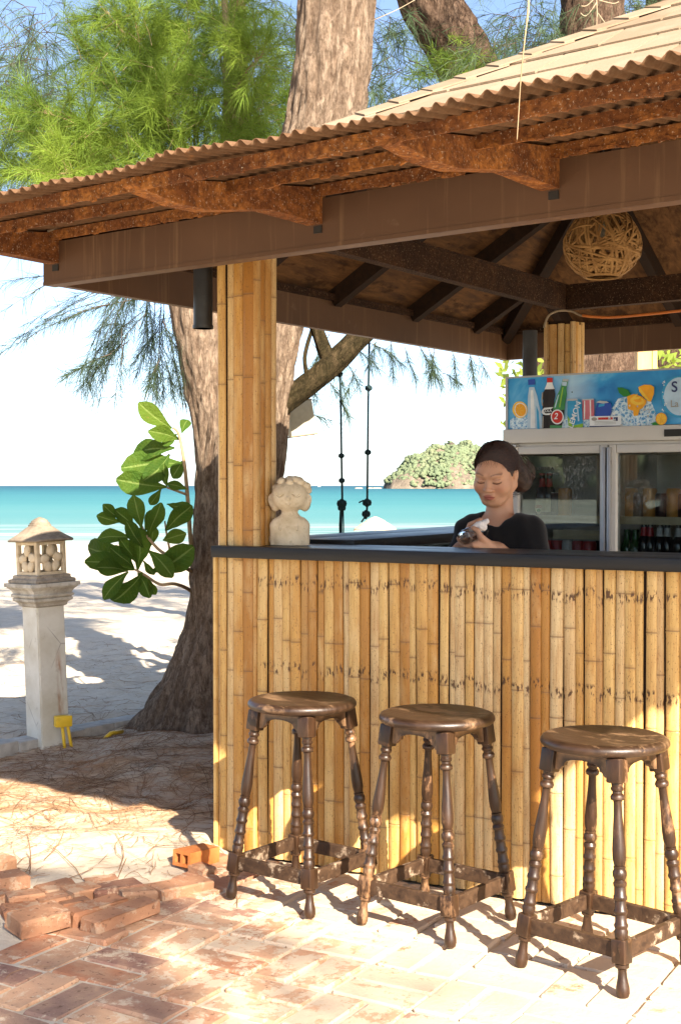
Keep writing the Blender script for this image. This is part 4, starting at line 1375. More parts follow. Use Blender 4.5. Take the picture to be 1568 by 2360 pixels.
def make_stool():
    t = thing("bar_stool", None, "stool")
    mb = MB()
    rs = 0.179
    mb.lathe([(0.05, 0.617), (rs - 0.03, 0.616), (rs - 0.008, 0.622), (rs, 0.632), (rs - 0.001, 0.640), (rs - 0.006, 0.647), (rs - 0.016, 0.651), (rs - 0.030, 0.651), (rs - 0.06, 0.648), (0.06, 0.6455), (0.005, 0.645)], 56)
    put("seat", mb.mesh("seat", auto=50), MT["stool_seat"], t)
    for sx in (-1, 1):
        for sy in (-1, 1):
            def P(z, k=1.0): return Vector((sx * leg_xy(z), sy * leg_xy(z), z))
            ax = (P(0.6) - P(0.0)).normalized()
            ex = Vector((1, 0, 0)); ex = (ex - ax * ex.dot(ax)).normalized(); ey = ax.cross(ex)
            B3 = basis(ex, ey, ax).to_3x3()
            mb = MB()
            mb.box((P(0.552) + P(0.6155)) / 2, (0.044, 0.044, 0.066), B3, bev=0.006)
            mb.box((P(0.088) + P(0.150)) / 2, (0.042, 0.042, 0.064), B3, bev=0.006)
            a = turned(P(0.148), P(0.556), LP); mb.add(a.v, a.f)
            a = turned(P(0.0), P(0.092), FOOT); mb.add(a.v, a.f)
            put("leg", mb.mesh("leg", auto=38), MT["stool_wood"], t)
    for k in range(4):                       # aprons with a shallow arch, and the footrail square
        rz = Matrix.Rotation(k * math.pi / 2, 4, 'Z')
        h = HT
        L = HT - 0.016
        out = [(-L, 0.616), (L, 0.616), (L, 0.560), (L - 0.014, 0.561), (L - 0.024, 0.572)]
        for i in range(0, 11):
            x = (L - 0.030) * math.cos(math.pi * i / 10)
            out.append((x, 0.574 + 0.022 * math.sin(math.pi * i / 10) ** 0.7))
        out += [(-L + 0.024, 0.572), (-L + 0.014, 0.561), (-L, 0.560)]
        mb = MB(); mb.prism(out, 0.016, c=(0, -h - 0.010, 0))
        put("apron", mb.mesh("apron"), MT["stool_wood"], t, M=rz)
        hz = leg_xy(0.118)
        mb = MB(); mb.box((0, -hz, 0.119), (2 * hz - 0.036, 0.018, 0.044), bev=0.003)
        put("footrail", mb.mesh("footrail"), MT["stool_dusty"], t, M=rz)
    return t
st0 = make_stool()
stools = [(-0.1255, 4.403, math.atan2(-0.205, 0.266), "bar stool with glossy brown seat nearest the bamboo post, leftmost of three"),
          (0.297, 4.136, math.atan2(-0.209, 0.256), "middle bar stool of three, worn dark wood with turned legs"),
          (0.738, 3.752, math.atan2(-0.236, 0.246), "nearest bar stool, rightmost and largest, dark turned wood with round seat")]
for i, (x, y, yaw, lab) in enumerate(stools):
    o = st0 if i == 0 else copy_tree(st0)
    o.location = (x, y, 0.0); o.rotation_euler = (0, 0, yaw)
    tag(o, lab, "stool", "turned wooden bar stools in front of the counter")

# ================================================================== stone bust on the counter
def make_bust():
    g = Sdf((-0.10, -0.09, -0.005), (0.10, 0.09, 0.28), 0.0016)
    # torso
    g.ell((0, 0, 0.035), (0.066, 0.043, 0.085))
    g.cap((-0.046, 0, 0.075), (0.046, 0, 0.075), 0.024, None, 0.02)
    g.cap((-0.056, 0.0, 0.072), (-0.058, 0.0, -0.01), 0.018, 0.016, 0.006)
    g.cap((0.056, 0.0, 0.072), (0.058, 0.0, -0.01), 0.018, 0.016, 0.006)
    g.cap((0, 0.004, 0.08), (0, 0.002, 0.14), 0.026, 0.023, 0.022)
    # dress edge and straps
    g.uni(g.ell_d((0, -0.004, 0.020), (0.053, 0.0425, 0.062)), 0.003)
    for sx in (-1, 1):
        g.cap((sx * 0.031, -0.038, 0.060), (sx * 0.033, -0.020, 0.098), 0.0045, None, 0.002)
        g.sub(g.cap_d((sx * 0.047, -0.047, 0.07), (sx * 0.047, -0.047, -0.02), 0.006, 0.006), 0.004)
    # head
    g.ell((0, 0.0, 0.186), (0.067, 0.058, 0.055), 0.012)
    g.ell((0, -0.012, 0.168), (0.050, 0.046, 0.038), 0.02)
    for sx in (-1, 1):
        g.ell((sx * 0.070, 0.002, 0.172), (0.011, 0.009, 0.017), 0.004)
        g.sub(g.ell_d((sx * 0.077, -0.006, 0.172), (0.006, 0.006, 0.010)), 0.002)
        g.ell((sx * 0.055, 0.018, 0.160), (0.022, 0.03, 0.035), 0.012)
    g.ell((0, -0.0615, 0.1735), (0.0085, 0.0095, 0.010), 0.005)
    g.ell((0, -0.0585, 0.1588), (0.0115, 0.0065, 0.0036), 0.002); g.ell((0, -0.0575, 0.1528), (0.0085, 0.0065, 0.0036), 0.002)
    g.sub(g.cap_d((-0.011, -0.0625, 0.156), (0.011, -0.0625, 0.156), 0.0016, 0.0016), 0.001)
    for sx in (-1, 1):
        pts = [(sx * x, -0.0585 * math.sqrt(1 - (x / 0.068) ** 2), 0.1875 - 0.0075 * math.sin(math.pi * (x - 0.017) / 0.026)) for x in np.linspace(0.017, 0.043, 8)]
        for a, b in zip(pts[:-1], pts[1:]): g.sub(g.cap_d(a, b, 0.0028, 0.0028), 0.0010)
    # curls
    rg = random.Random(4)
    for k in range(46):
        a = rg.uniform(0, 2 * math.pi); el = rg.uniform(0.05, 1.45)
        if math.cos(a) > -2:
            x = math.cos(a) * math.cos(el); y = math.sin(a) * math.cos(el); z = math.sin(el)
            if y < 0.1 and el < 0.62 - 0.25 * y: continue
            c = (x * 0.068, 0.006 + y * 0.058, 0.198 + z * 0.047)
            r = rg.uniform(0.012, 0.018)
            g.ell(c, (r, r, r * 0.9), 0.004)
            o_ = Vector((x, y, z)).normalized()
            for q in range(5):
                tv = o_.orthogonal(); tv.rotate(Matrix.Rotation(q * 1.25 + k, 3, o_))
                p1 = Vector(c) + o_ * r + tv * r * (0.25 + 0.12 * q); tv.rotate(Matrix.Rotation(1.25, 3, o_))
                p2 = Vector(c) + o_ * r * 0.96 + tv * r * (0.37 + 0.12 * q)
                g.sub(g.cap_d(tuple(p1), tuple(p2), 0.0024, 0.0024), 0.0010)
    g.F = np.maximum(g.F, -g.P[..., 2])      # flat base
    me, V = g.mesh("bust", 0)
    return me
bw = W(0.250, 0.105, 1.1505)
bu = thing("stone_bust", "cream stone bust of a curly-haired child with closed eyes, on the counter by the post", "statue", M=Matrix.Translation((bw.x, bw.y, 1.1305)) @ Matrix.Rotation(rad(-4), 4, 'Z') @ Matrix.Scale(0.985, 4))
me = make_bust()
put("bust", me, MT["cast_stone"], bu)
mb = MB(); mb.ell((-0.062, 0.03, 0.022), (0.02, 0.024, 0.022), n=14, m=10)
put("ball_foot", mb.mesh("ball_foot", True), MT["cast_stone"], bu)

# ================================================================== stone garden lantern on a pillar
lp = gnd(113, 1716)
PR = Matrix.Translation((lp.x, lp.y, -0.05)) @ Matrix.Rotation(rad(-2.0), 4, 'Y') @ Matrix.Rotation(rad(42), 4, 'Z')
pil = thing("garden_lantern", "weathered white stone pillar topped by a carved stone lantern on the beach", "lantern", M=PR)
mb = MB(); mb.sqloft([(0.082, 0.0), (0.080, 0.30), (0.079, 0.78)])
sh = mb
bm = bmesh.new(); me = bpy.data.meshes.new("shaft"); me.from_pydata(mb.v, [], mb.f); bm.from_mesh(me)
bmesh.ops.bevel(bm, geom=[e for e in bm.edges], offset=0.006, segments=2, affect='EDGES'); bm.to_mesh(me); bm.free(); auto_smooth(me, 40)
put("shaft", me, MT["pillar_plaster"], pil)
mb = MB(); mb.sqloft([(0.081, 0.775), (0.090, 0.780), (0.092, 0.792), (0.100, 0.800), (0.112, 0.806), (0.113, 0.818), (0.106, 0.822), (0.116, 0.828), (0.119, 0.838), (0.113, 0.842), (0.110, 0.846), (0.118, 0.862), (0.132, 0.874), (0.134, 0.878), (0.142, 0.880), (0.142, 0.898), (0.10, 0.899)])
put("capital", mb.mesh("capital"), MT["capital_stone"], pil)
mb = MB(); mb.sqloft([(0.120, 0.8992), (0.123, 0.903), (0.123, 0.912), (0.118, 0.918), (0.108, 0.920), (0.105, 0.926), (0.105, 0.936), (0.098, 0.940), (0.05, 0.941)], Matrix.Rotation(rad(6), 3, 'Z'))
LR = Matrix.Rotation(rad(6), 4, 'Z')
put("lantern_base", mb.mesh("lantern_base"), MT["weathered_stone"], pil)
for k in range(4):
    rz = LR @ Matrix.Rotation(k * math.pi / 2, 4, 'Z')
    mb = MB()
    mb.box((-0.080, -0.080, 1.025), (0.022, 0.022, 0.172), bev=0.003)
    mb.box((0, -0.082, 0.9475), (0.14, 0.016, 0.017), bev=0.002)
    mb.box((0, -0.082, 1.102), (0.14, 0.016, 0.017), bev=0.002)
    side = put("lantern_frame", mb.mesh("lantern_frame", auto=40), MT["cast_stone"], pil, M=rz)
    for (x, z, a, rx, rzz) in ((0.000, 1.066, 0.25, 0.026, 0.033), (-0.040, 1.022, 1.25, 0.024, 0.032), (0.041, 1.030, -1.2, 0.025, 0.031), (-0.022, 0.984, -0.55, 0.025, 0.033), (0.028, 0.985, 0.5, 0.025, 0.032)):
        mb = MB(); mb.ell((0, 0, 0), (rx, 0.014, rzz), n=14, m=10)
        put("petal", mb.mesh("petal", True), MT["cast_stone"], side, M=Matrix.Translation((x, -0.083, z)) @ Matrix.Rotation(a, 4, 'Y'))
mb = MB()
prof = [(0.142, 1.1135), (0.148, 1.1155), (0.148, 1.122), (0.135, 1.131), (0.105, 1.150), (0.082, 1.168), (0.064, 1.182), (0.052, 1.190), (0.052, 1.198), (0.046, 1.200), (0.046, 1.207), (0.040, 1.210), (0.037, 1.218), (0.022, 1.228), (0.004, 1.236)]
vs, fs = [], []
N4 = 32
for h, z in prof:                               # rounded square, slightly uneven
    for i in range(N4):
        a = 2 * math.pi * i / N4 + math.pi / 4
        ex_ = 3.2
        r_ = h / (abs(math.cos(a)) ** ex_ + abs(math.sin(a)) ** ex_) ** (1 / ex_)
        r_ *= 1 + 0.012 * math.sin(5 * a + z * 60)
        vs.append((r_ * math.cos(a), r_ * math.sin(a), z + (0.006 * (abs(math.cos(2 * a)) - 0.5) * (h / 0.148))))
for i in range(len(prof) - 1):
    for k in range(N4): fs.append((i * N4 + k, i * N4 + (k + 1) % N4, (i + 1) * N4 + (k + 1) % N4, (i + 1) * N4 + k))
fs.append(tuple(reversed(range(N4)))); fs.append(tuple((len(prof) - 1) * N4 + k for k in range(N4)))
mb.add(vs, fs)
put("lantern_roof", mb.mesh("lantern_roof", auto=35), MT["old_roof_stone"], pil, M=LR)

# yellow junction box with two conduits against the pillar
jp = gnd(152, 1726)
jb = thing("junction_box", "yellow electrical junction box on two yellow conduits at the pillar's foot", "junction box", M=Matrix.Translation((jp.x, jp.y, 0)) @ Matrix.Rotation(rad(28), 4, 'Z'))
mb = MB(); mb.box((-0.012, 0.005, 0.145), (0.088, 0.045, 0.058), bev=0.008); put("box", mb.mesh("box", auto=40), MT["yellow_plastic"], jb)
for x, dx in ((-0.018, 0.012), (0.010, 0.022)):
    mb = MB(); mb.tube([(x, 0.0, 0.125), (x + dx * 0.4, -0.008, 0.06), (x + dx, -0.015, -0.03)], 0.0085, 10)
    put("conduit", mb.mesh("conduit", True), MT["yellow_plastic"], jb)
a, b = gnd(228, 1712), gnd(282, 1698)
mb = MB(); mb.tube([(a.x, a.y, -0.01), ((a.x + b.x) / 2, (a.y + b.y) / 2, 0.035), (b.x, b.y, 0.03)], 0.012, 10)
put("yellow_conduit", mb.mesh("yellow_conduit", True), MT["yellow_plastic"], label="short yellow conduit lying half buried beside the tree root", cat="conduit")

# stone block and flat stone by the trunk
def rock(name, c, size, yaw, seed, lab, cubic=0.5):
    rg = random.Random(seed)
    bm = bmesh.new(); bmesh.ops.create_cube(bm, size=1.0); bmesh.ops.subdivide_edges(bm, edges=bm.edges, cuts=4, use_grid_fill=True)
    for v in bm.verts:
        d = v.co.normalized() * 0.62
        v.co = v.co * cubic + d * (1 - cubic)
        nz = mnoise.noise(v.co * 4 + Vector((seed, 0, 0))) * 0.10
        v.co *= 1 + nz
    bmesh.ops.scale(bm, vec=size, verts=bm.verts)
    me = bpy.data.meshes.new(name); bm.to_mesh(me); bm.free(); auto_smooth(me, 40)
    return put(name, me, MT["rock"], M=Matrix.Translation(c) @ Matrix.Rotation(yaw, 4, 'Z'), label=lab, cat="rock")
q = gnd(415, 1645, 0.06)
rock("stone_block", (q.x, q.y - 0.02, 0.085), (0.09, 0.08, 0.085), 0.3, 2, "squarish pale stone block standing at the base of the big tree", 0.85)
q = gnd(417, 1672, 0.03)
rock("flat_stone", (q.x, q.y, 0.035), (0.19, 0.13, 0.045), 0.1, 5, "low flat stone lying in sand before the squarish block", 0.5)

# ================================================================== hanging wicker lamp
lc = at(1387, 566, 5.45)
lamp = thing("wicker_lamp", "round woven wicker pendant lamp hanging under the bar roof", "lamp", M=Matrix.Translation((lc.x, lc.y, lc.z)))
V, Q = [], []
rg = np.random.default_rng(8)
def shell(d):
    """radius of the basket in unit direction d (wide low, narrowing to the neck)"""
    z = d[2]
    k = 1 - 0.42 * max(z - 0.15, 0) if z > 0 else 1.0
    return np.array([d[0] * 0.156 * k, d[1] * 0.156 * k, z * (0.140 if z < 0 else 0.20)])
for k in range(165):
    n_ = rg.normal(size=3); n_ /= np.linalg.norm(n_)
    if abs(n_[2]) < 0.12: n_[2] = 0.3 * np.sign(rg.random() - .5); n_ /= np.linalg.norm(n_)
    a_ = np.cross(n_, [0.3, 0.5, 0.8]); a_ /= np.linalg.norm(a_); b_ = np.cross(n_, a_)
    s0 = rg.uniform(0, 2 * math.pi); span = rg.uniform(1.6, 3.6); jit = rg.uniform(0.965, 1.02); wdt = rg.uniform(0.0030, 0.0062)
    prev = False
    for i in range(22):
        an = s0 + span * i / 21
        d = a_ * math.cos(an) + b_ * math.sin(an)
        d = d + n_ * 0.22 * math.sin(k * 1.7); d /= np.linalg.norm(d)
        ok = d[2] > -0.90 and d[2] < 0.94
        if ok:
            p = shell(d) * (jit + 0.006 * math.sin(i * 1.9 + k))
            tg = -a_ * math.sin(an) + b_ * math.cos(an)
            sd = np.cross(d, tg); sd /= np.linalg.norm(sd)
            base = len(V)
            V += [p + sd * wdt, p - sd * wdt, p * 0.988 + sd * wdt, p * 0.988 - sd * wdt]
            if prev:
                o_ = base - 4
                Q += [(o_, o_ + 1, base + 1, base), (o_ + 2, base + 2, base + 3, o_ + 3), (o_, base, base + 2, o_ + 2), (o_ + 1, o_ + 3, base + 3, base + 1)]
        prev = ok
put("woven_strips", np_mesh("woven_strips", V, quads=Q), MT["wicker"], lamp, kind="stuff")
mb = MB()
for zz, rr, th in ((-0.90, 1.0, 0.004), (-0.88, 1.03, 0.003), (0.93, 1.0, 0.004)):
    r_ = 0.156 * math.sqrt(1 - zz * zz) * rr * (1 - 0.42 * max(zz - 0.15, 0)); z_ = zz * (0.140 if zz < 0 else 0.20)
    mb.tube([(r_ * math.cos(2 * math.pi * i / 32), r_ * math.sin(2 * math.pi * i / 32), z_) for i in range(33)], th, 6, cap=False)
put("rim", mb.mesh("rim", True), MT["wicker"], lamp)
mb = MB(); mb.tube([(0, 0, 0.16), (0.004, 0, 0.30), (0, 0, 0.52)], 0.003, 6); put("cord", mb.mesh("cord"), MT["black_pipe"], lamp)
mb = MB(); mb.lathe([(0.014, 0.10), (0.016, 0.13), (0.014, 0.17)], 12); mb.ell((0, 0, 0.06), (0.028, 0.028, 0.04)); put("bulb", mb.mesh("bulb", True), MT["lampshade"], lamp)

# cables on the rear post and along the rear beam
mb = MB()
pts = [at(1252, 755, 6.55), at(1262, 728, 6.55), at(1285, 716, 6.56), at(1315, 717, 6.56), at(1338, 727, 6.55), at(1365, 729, 6.5)]
def smooth_pts(pts, n=6):
    out = []
    P_ = [pts[0]] + list(pts) + [pts[-1]]
    for i in range(1, len(P_) - 2):
        p0, p1, p2, p3 = (Vector(P_[i - 1]), Vector(P_[i]), Vector(P_[i + 1]), Vector(P_[i + 2]))
        for k in range(n):
            t = k / n
            out.append(0.5 * ((2 * p1) + (-p0 + p2) * t + (2 * p0 - 5 * p1 + 4 * p2 - p3) * t * t + (-p0 + 3 * p1 - 3 * p2 + p3) * t ** 3))
    out.append(Vector(pts[-1]))
    return out
mb.tube(smooth_pts(pts), 0.0055, 8)
put("grey_cable", mb.mesh("grey_cable", True), MT["cable_grey"], label="grey cable arching over the top of the rear bamboo post", cat="cable")
mb = MB(); mb.tube(smooth_pts([at(1340, 727, 6.47), at(1400, 731, 6.42), at(1480, 725, 6.3), at(1600, 712, 6.15), at(1800, 690, 5.9)]), 0.0065, 8)
put("orange_conduit", mb.mesh("orange_conduit", True), MT["cable_orange"], label="orange conduit running along under the rear roof beam", cat="cable")

# ================================================================== drinks fridge
F0 = Vector(((1168 - CXP) / FPX * 6.1, 6.1, 0))
FM = frame(F0, DF); FI = FM.inverted()
FN = (FM.to_3x3() @ Vector((0, -1, 0)))
def fr(x, y, depth=0.0):
    """picture point -> fridge coordinates on a plane 'depth' behind the front"""
    p = hit(x, y, F0 - FN * depth, FN)
    return FI @ p
fridge = thing("drinks_fridge", "white two-door glass drinks fridge with blue soft-drink sign behind the counter", "fridge", M=FM)
FW = 1.11
zs_top = fr(1168, 870).z; zs_bot = fr(1168, 990).z; zb = fr(1168, 1022).z; zd = fr(1200, 1029).z
mb = MB()
mb.box((0.015, 0.27, 0.80), (0.03, 0.46, 1.60)); mb.box((FW - 0.015, 0.27, 0.80), (0.03, 0.46, 1.60))
mb.box((FW / 2, 0.485, 0.80), (FW - 0.061, 0.03, 1.60)); mb.box((FW / 2, 0.2545, 0.10), (FW - 0.061, 0.428, 0.16))
mb.box((FW / 2, 0.2545, zd + 0.02), (FW - 0.061, 0.428, 0.05))
put("cabinet", mb.mesh("cabinet"), MT["fridge_inside"], fridge)
mb = MB(); mb.box((FW / 2, 0.22, (zs_top + zs_bot) / 2), (FW, 0.42, zs_top - zs_bot - 0.004)); put("header_box", mb.mesh("header_box"), MT["fridge_white"], fridge)
mb = MB(); mb.box((FW / 2 - .002, 0.20, (zs_bot + zb) / 2), (FW + 0.012, 0.46, zs_bot - zb), bev=0.004); put("header_band", mb.mesh("header_band", auto=40), MT["fridge_white"], fridge)
mb = MB(); mb.box((FW / 2, 0.03, (zb + zd) / 2), (FW - 0.02, 0.05, zb - zd - 0.002)); put("door_lintel", mb.mesh("door_lintel"), MT["fridge_white"], fridge)
mb = MB(); mb.box((0.035, -0.012, zb - 0.012), (0.045, 0.03, 0.014), bev=0.003); put("hinge", mb.mesh("hinge"), MT["aluminium"], fridge)
q = fr(1539, 998); mb = MB(); mb.box((q.x + 0.05, -0.033, q.z), (0.11, 0.006, 0.030)); put("control_panel", mb.mesh("control_panel"), MT["dark_gasket"], fridge)
# sign
sg_mb = MB(); sg_mb.box((FW / 2, 0.0, (zs_top + zs_bot) / 2), (FW - 0.012, 0.02, zs_top - zs_bot - 0.006))
sign = put("sign_panel", sg_mb.mesh("sign_panel"), MT["sign_print"], fridge)
mb = MB(); mb.box((0.003, -0.002, (zs_top + zs_bot) / 2), (0.012, 0.028, zs_top - zs_bot)); mb.box((FW / 2, -0.002, zs_top - 0.002), (FW, 0.028, 0.008))
put("sign_edge", mb.mesh("sign_edge"), MT["aluminium"], fridge)
def s2(x, y):       # crop coordinates of the sign -> fridge x, z
    p = fr((1180 + x / 3.778) * 0.98307, (860 + y / 3.778) * 0.98307, -0.010)
    return (p.x, p.z)
_ly = [0]
def art(name, pts, mat, conv=True, lay=None):
    _ly[0] += 1
    y = -0.0105 - 0.00035 * (_ly[0] if lay is None else lay)
    poly = [s2(*p) if conv else p for p in pts]
    mb = MB(); mb.prism(poly, 0.0012, c=(0, y, 0))
    return put(name, mb.mesh(name), MT[mat], sign)
def oval(cx, cy, rx, ry, n=24, rot=0.0):
    return [(cx + rx * math.cos(a) * math.cos(rot) - ry * math.sin(a) * math.sin(rot), cy + rx * math.cos(a) * math.sin(rot) + ry * math.sin(a) * math.cos(rot)) for a in [2 * math.pi * i / n for i in range(n)]]
def text(name, s, x, y, size, mat, rot=0.0, parent=None, lay=60, shear=0.0, conv=True, d=None):
    cu = bpy.data.curves.new(name, 'FONT'); cu.body = s; cu.size = 1.0; cu.align_x = 'CENTER'; cu.align_y = 'CENTER'; cu.extrude = 0.0; cu.shear = shear; cu.offset = 0.012
    o = bpy.data.objects.new(name, cu); COL.objects.link(o)
    dg = bpy.context.evaluated_depsgraph_get(); dg.update()
    me = bpy.data.meshes.new_from_object(o.evaluated_get(dg)); bpy.data.objects.remove(o, do_unlink=True)
    me.materials.clear()
    px, pz = s2(x, y) if conv else (x, y)
    yy = (-0.0105 - 0.00035 * lay - 0.0006) if d is None else d
    M = Matrix.Translation((px, yy, pz)) @ Matrix.Rotation(math.pi / 2, 4, 'X') @ Matrix.Rotation(rot, 4, 'Z') @ Matrix.Scale(size, 4)
    return put(name, me, MT[mat], parent or sign, M=M)
# ice
art("printed_ice", [(55, 470), (110, 430), (160, 455), (210, 440), (215, 556), (55, 560)], "ice_print")
art("printed_ice", [(510, 470), (560, 440), (760, 470), (800, 500), (960, 360), (1010, 280), (1090, 262), (1300, 300), (1340, 400), (1370, 500), (1350, 532), (560, 552), (505, 540)], "ice_print")
art("printed_lemon", oval(142, 378, 66, 74, 26, -0.2), "print_yellow"); art("printed_lemon_rim", oval(148, 380, 54, 64, 26, -0.2), "print_white"); art("printed_lemon_flesh", oval(149, 381, 47, 57, 26, -0.2), "print_orange")
# clear bottle with blue cap
art("printed_bottle", [(225, 180), (270, 178), (278, 205), (296, 260), (312, 340), (330, 400), (338, 552), (208, 556), (210, 400), (214, 260)], "print_pale")
art("printed_shine", [(238, 205), (258, 204), (268, 300), (280, 540), (236, 545)], "print_white")
art("printed_cap", [(215, 112), (275, 106), (278, 156), (218, 160)], "print_blue")
# cola bottle
art("printed_bottle", [(366, 200), (378, 160), (384, 135), (432, 134), (436, 160), (450, 198), (456, 240), (446, 300), (452, 360), (450, 548), (345, 550), (343, 360), (350, 300), (338, 240)], "print_black")
art("printed_neck", [(384, 138), (432, 136), (436, 160), (450, 196), (362, 198), (378, 162)], "print_white")
art("printed_cap", [(383, 96), (433, 95), (434, 136), (384, 138)], "print_red")
art("printed_logo", [(440, 356), (360, 362), (338, 384), (336, 404), (350, 420), (372, 426), (416, 424), (420, 408), (372, 412), (356, 398), (356, 386), (370, 374), (420, 372)], "print_white")
text("lettering", "COLA", 402, 390, 0.017, "print_white")
art("printed_swoosh", [(408, 418), (440, 408), (438, 424), (416, 430)], "print_red")
# green bottle
art("printed_bottle", [(524, 108), (574, 112), (566, 150), (556, 190), (560, 240), (548, 300), (534, 420), (514, 548), (408, 550), (420, 480), (446, 340), (470, 260), (500, 200), (512, 160)], "print_green")
art("printed_cap", [(526, 104), (576, 108), (570, 130), (524, 126)], "print_silver")
art("printed_foam", [(520, 130), (564, 134), (556, 170), (518, 164)], "print_pale")
art("printed_shadow", [(440, 380), (540, 380), (532, 450), (518, 520), (412, 516), (424, 450)], "print_black")
art("printed_disc", oval(477, 442, 57, 66), "print_white"); art("printed_disc", oval(477, 442, 47, 55), "print_red")
text("lettering", "2", 477, 440, 0.038, "print_white", shear=0.25)
# lime can, pink can, blue can
art("printed_can", [(570, 300), (585, 286), (660, 282), (684, 296), (694, 340), (706, 540), (580, 548), (566, 420)], "print_cyan")
art("printed_can_base", [(568, 430), (600, 480), (620, 546), (580, 548)], "print_lime"); art("printed_can_base", [(610, 520), (704, 500), (706, 541), (614, 546)], "print_lime")
text("lettering", "LEMON", 646, 425, 0.036, "print_white", rot=1.22)
art("printed_can", [(700, 286), (802, 280), (806, 460), (704, 468)], "print_pink"); art("printed_can_lid", [(702, 286), (802, 280), (802, 292), (702, 296)], "print_silver"); art("printed_shine", [(716, 300), (726, 300), (724, 460), (714, 460)], "print_white")
art("printed_can", [(836, 316), (870, 300), (930, 306), (956, 322), (960, 400), (940, 444), (812, 440), (818, 370)], "print_blue"); art("printed_shine", [(850, 330), (900, 322), (896, 345), (842, 356)], "print_cyan")
# sticker
art("sticker", [(766, 438), (1046, 432), (1046, 536), (766, 540)], "print_white")
art("sticker_band", [(766, 523), (1046, 519), (1046, 536), (766, 540)], "print_navy")
art("sticker_heading", [(842, 448), (970, 445), (970, 466), (842, 468)], "print_red")
art("sticker_badge", [(980, 446), (1016, 445), (1016, 478), (980, 479)], "print_navy"); art("sticker_badge", oval(808, 462, 24, 16), "print_grey")
for yy in (482, 494, 506): art("sticker_line", [(812, yy), (1000, yy - 4), (1000, yy - 1), (812, yy + 3)], "print_grey")
# oranges with splash
art("printed_leaf", [(1014, 182), (1060, 184), (1110, 206), (1136, 252), (1100, 262), (1068, 262), (1030, 232)], "print_leaf")
art("printed_orange", [(1100, 262), (1160, 240), (1230, 262), (1272, 300), (1264, 330), (1240, 362), (1210, 380), (1196, 430), (1160, 436), (1150, 390), (1108, 372)], "print_orange")
art("printed_juice", oval(1190, 302, 62, 36, 24, 0.15), "print_yellow"); art("printed_orange_rim", oval(1196, 296, 36, 18, 20, 0.15), "print_orange")
art("printed_orange", [(1200, 180), (1250, 158), (1310, 160), (1340, 180), (1338, 240), (1310, 310), (1290, 306), (1240, 262), (1210, 220)], "print_orange")
art("printed_orange_rim", [(1204, 184), (1216, 182), (1300, 296), (1296, 306), (1244, 264), (1214, 222)], "print_yellow")
art("printed_mint", [(1310, 500), (1350, 488), (1410, 500), (1410, 524), (1320, 530)], "print_leaf")
art("printed_lemon", oval(1404, 460, 50, 54), "print_orange"); art("printed_lemon_flesh", oval(1404, 461, 42, 46), "print_yellow")
# big glass drop with lettering
art("printed_drop", oval(1560, 265, 155, 185, 40), "print_cyan"); art("printed_drop", oval(1568, 262, 140, 168, 40), "print_pale")
text("lettering", "S", 1526, 182, 0.062, "print_navy"); text("lettering", "La", 1526, 330, 0.040, "print_grey")
art("printed_dot", oval(617, 224, 5, 6, 10), "print_black")
# highlights, drops and segment lines of the print
for a_ in range(8):
    an = a_ * math.pi / 4 + 0.2; cx_, cy_ = 149, 381
    art("printed_segment", [(cx_ + 44 * math.cos(an - .04), cy_ + 52 * math.sin(an - .04)), (cx_ + 44 * math.cos(an + .04), cy_ + 52 * math.sin(an + .04)), (cx_, cy_)], "print_yellow")
    cx_, cy_ = 1404, 461
    art("printed_segment", [(cx_ + 40 * math.cos(an - .04), cy_ + 43 * math.sin(an - .04)), (cx_ + 40 * math.cos(an + .04), cy_ + 43 * math.sin(an + .04)), (cx_, cy_)], "print_orange")
art("printed_shine", [(356, 230), (366, 225), (362, 300), (366, 345), (356, 345), (352, 300)], "print_grey")
art("printed_shine", [(360, 440), (372, 438), (370, 540), (358, 542)], "print_grey")
art("printed_shine", [(540, 180), (548, 182), (536, 260), (518, 360), (508, 358), (524, 260)], "print_lime")
art("printed_shine", [(500, 250), (510, 246), (478, 360), (468, 362)], "print_pale")
art("printed_shine", [(660, 300), (672, 300), (688, 480), (676, 482)], "print_pale")
art("printed_shine", [(780, 296), (790, 296), (792, 450), (784, 450)], "print_white")
art("printed_shadow", [(310, 345), (330, 402), (338, 550), (318, 550), (312, 420)], "print_cyan")
art("printed_can_lid", [(836, 316), (870, 300), (930, 306), (950, 318), (900, 326)], "print_silver")
art("printed_can_lid", [(572, 300), (588, 286), (660, 282), (682, 294), (630, 302)], "print_silver")
rga = random.Random(2)
for k_ in range(26):
    x_, y_ = rga.uniform(930, 1340), rga.uniform(290, 520)
    w_ = rga.uniform(8, 20)
    if y_ > 330 + abs(x_ - 1150) * 0.3: art("printed_cube", [(x_, y_), (x_ + w_, y_ - 5), (x_ + w_ + 3, y_ + w_ * 0.8), (x_ + 2, y_ + w_)], rga.choice(("print_pale", "print_white", "print_cyan", "print_silver")))
for k_ in range(14): art("printed_drop", oval(rga.uniform(1430, 1468), rga.uniform(130, 400), 4, 5, 8), "print_white")
art("printed_splash", [(1170, 270), (1215, 240), (1200, 275), (1245, 262), (1222, 290), (1180, 292)], "print_yellow")

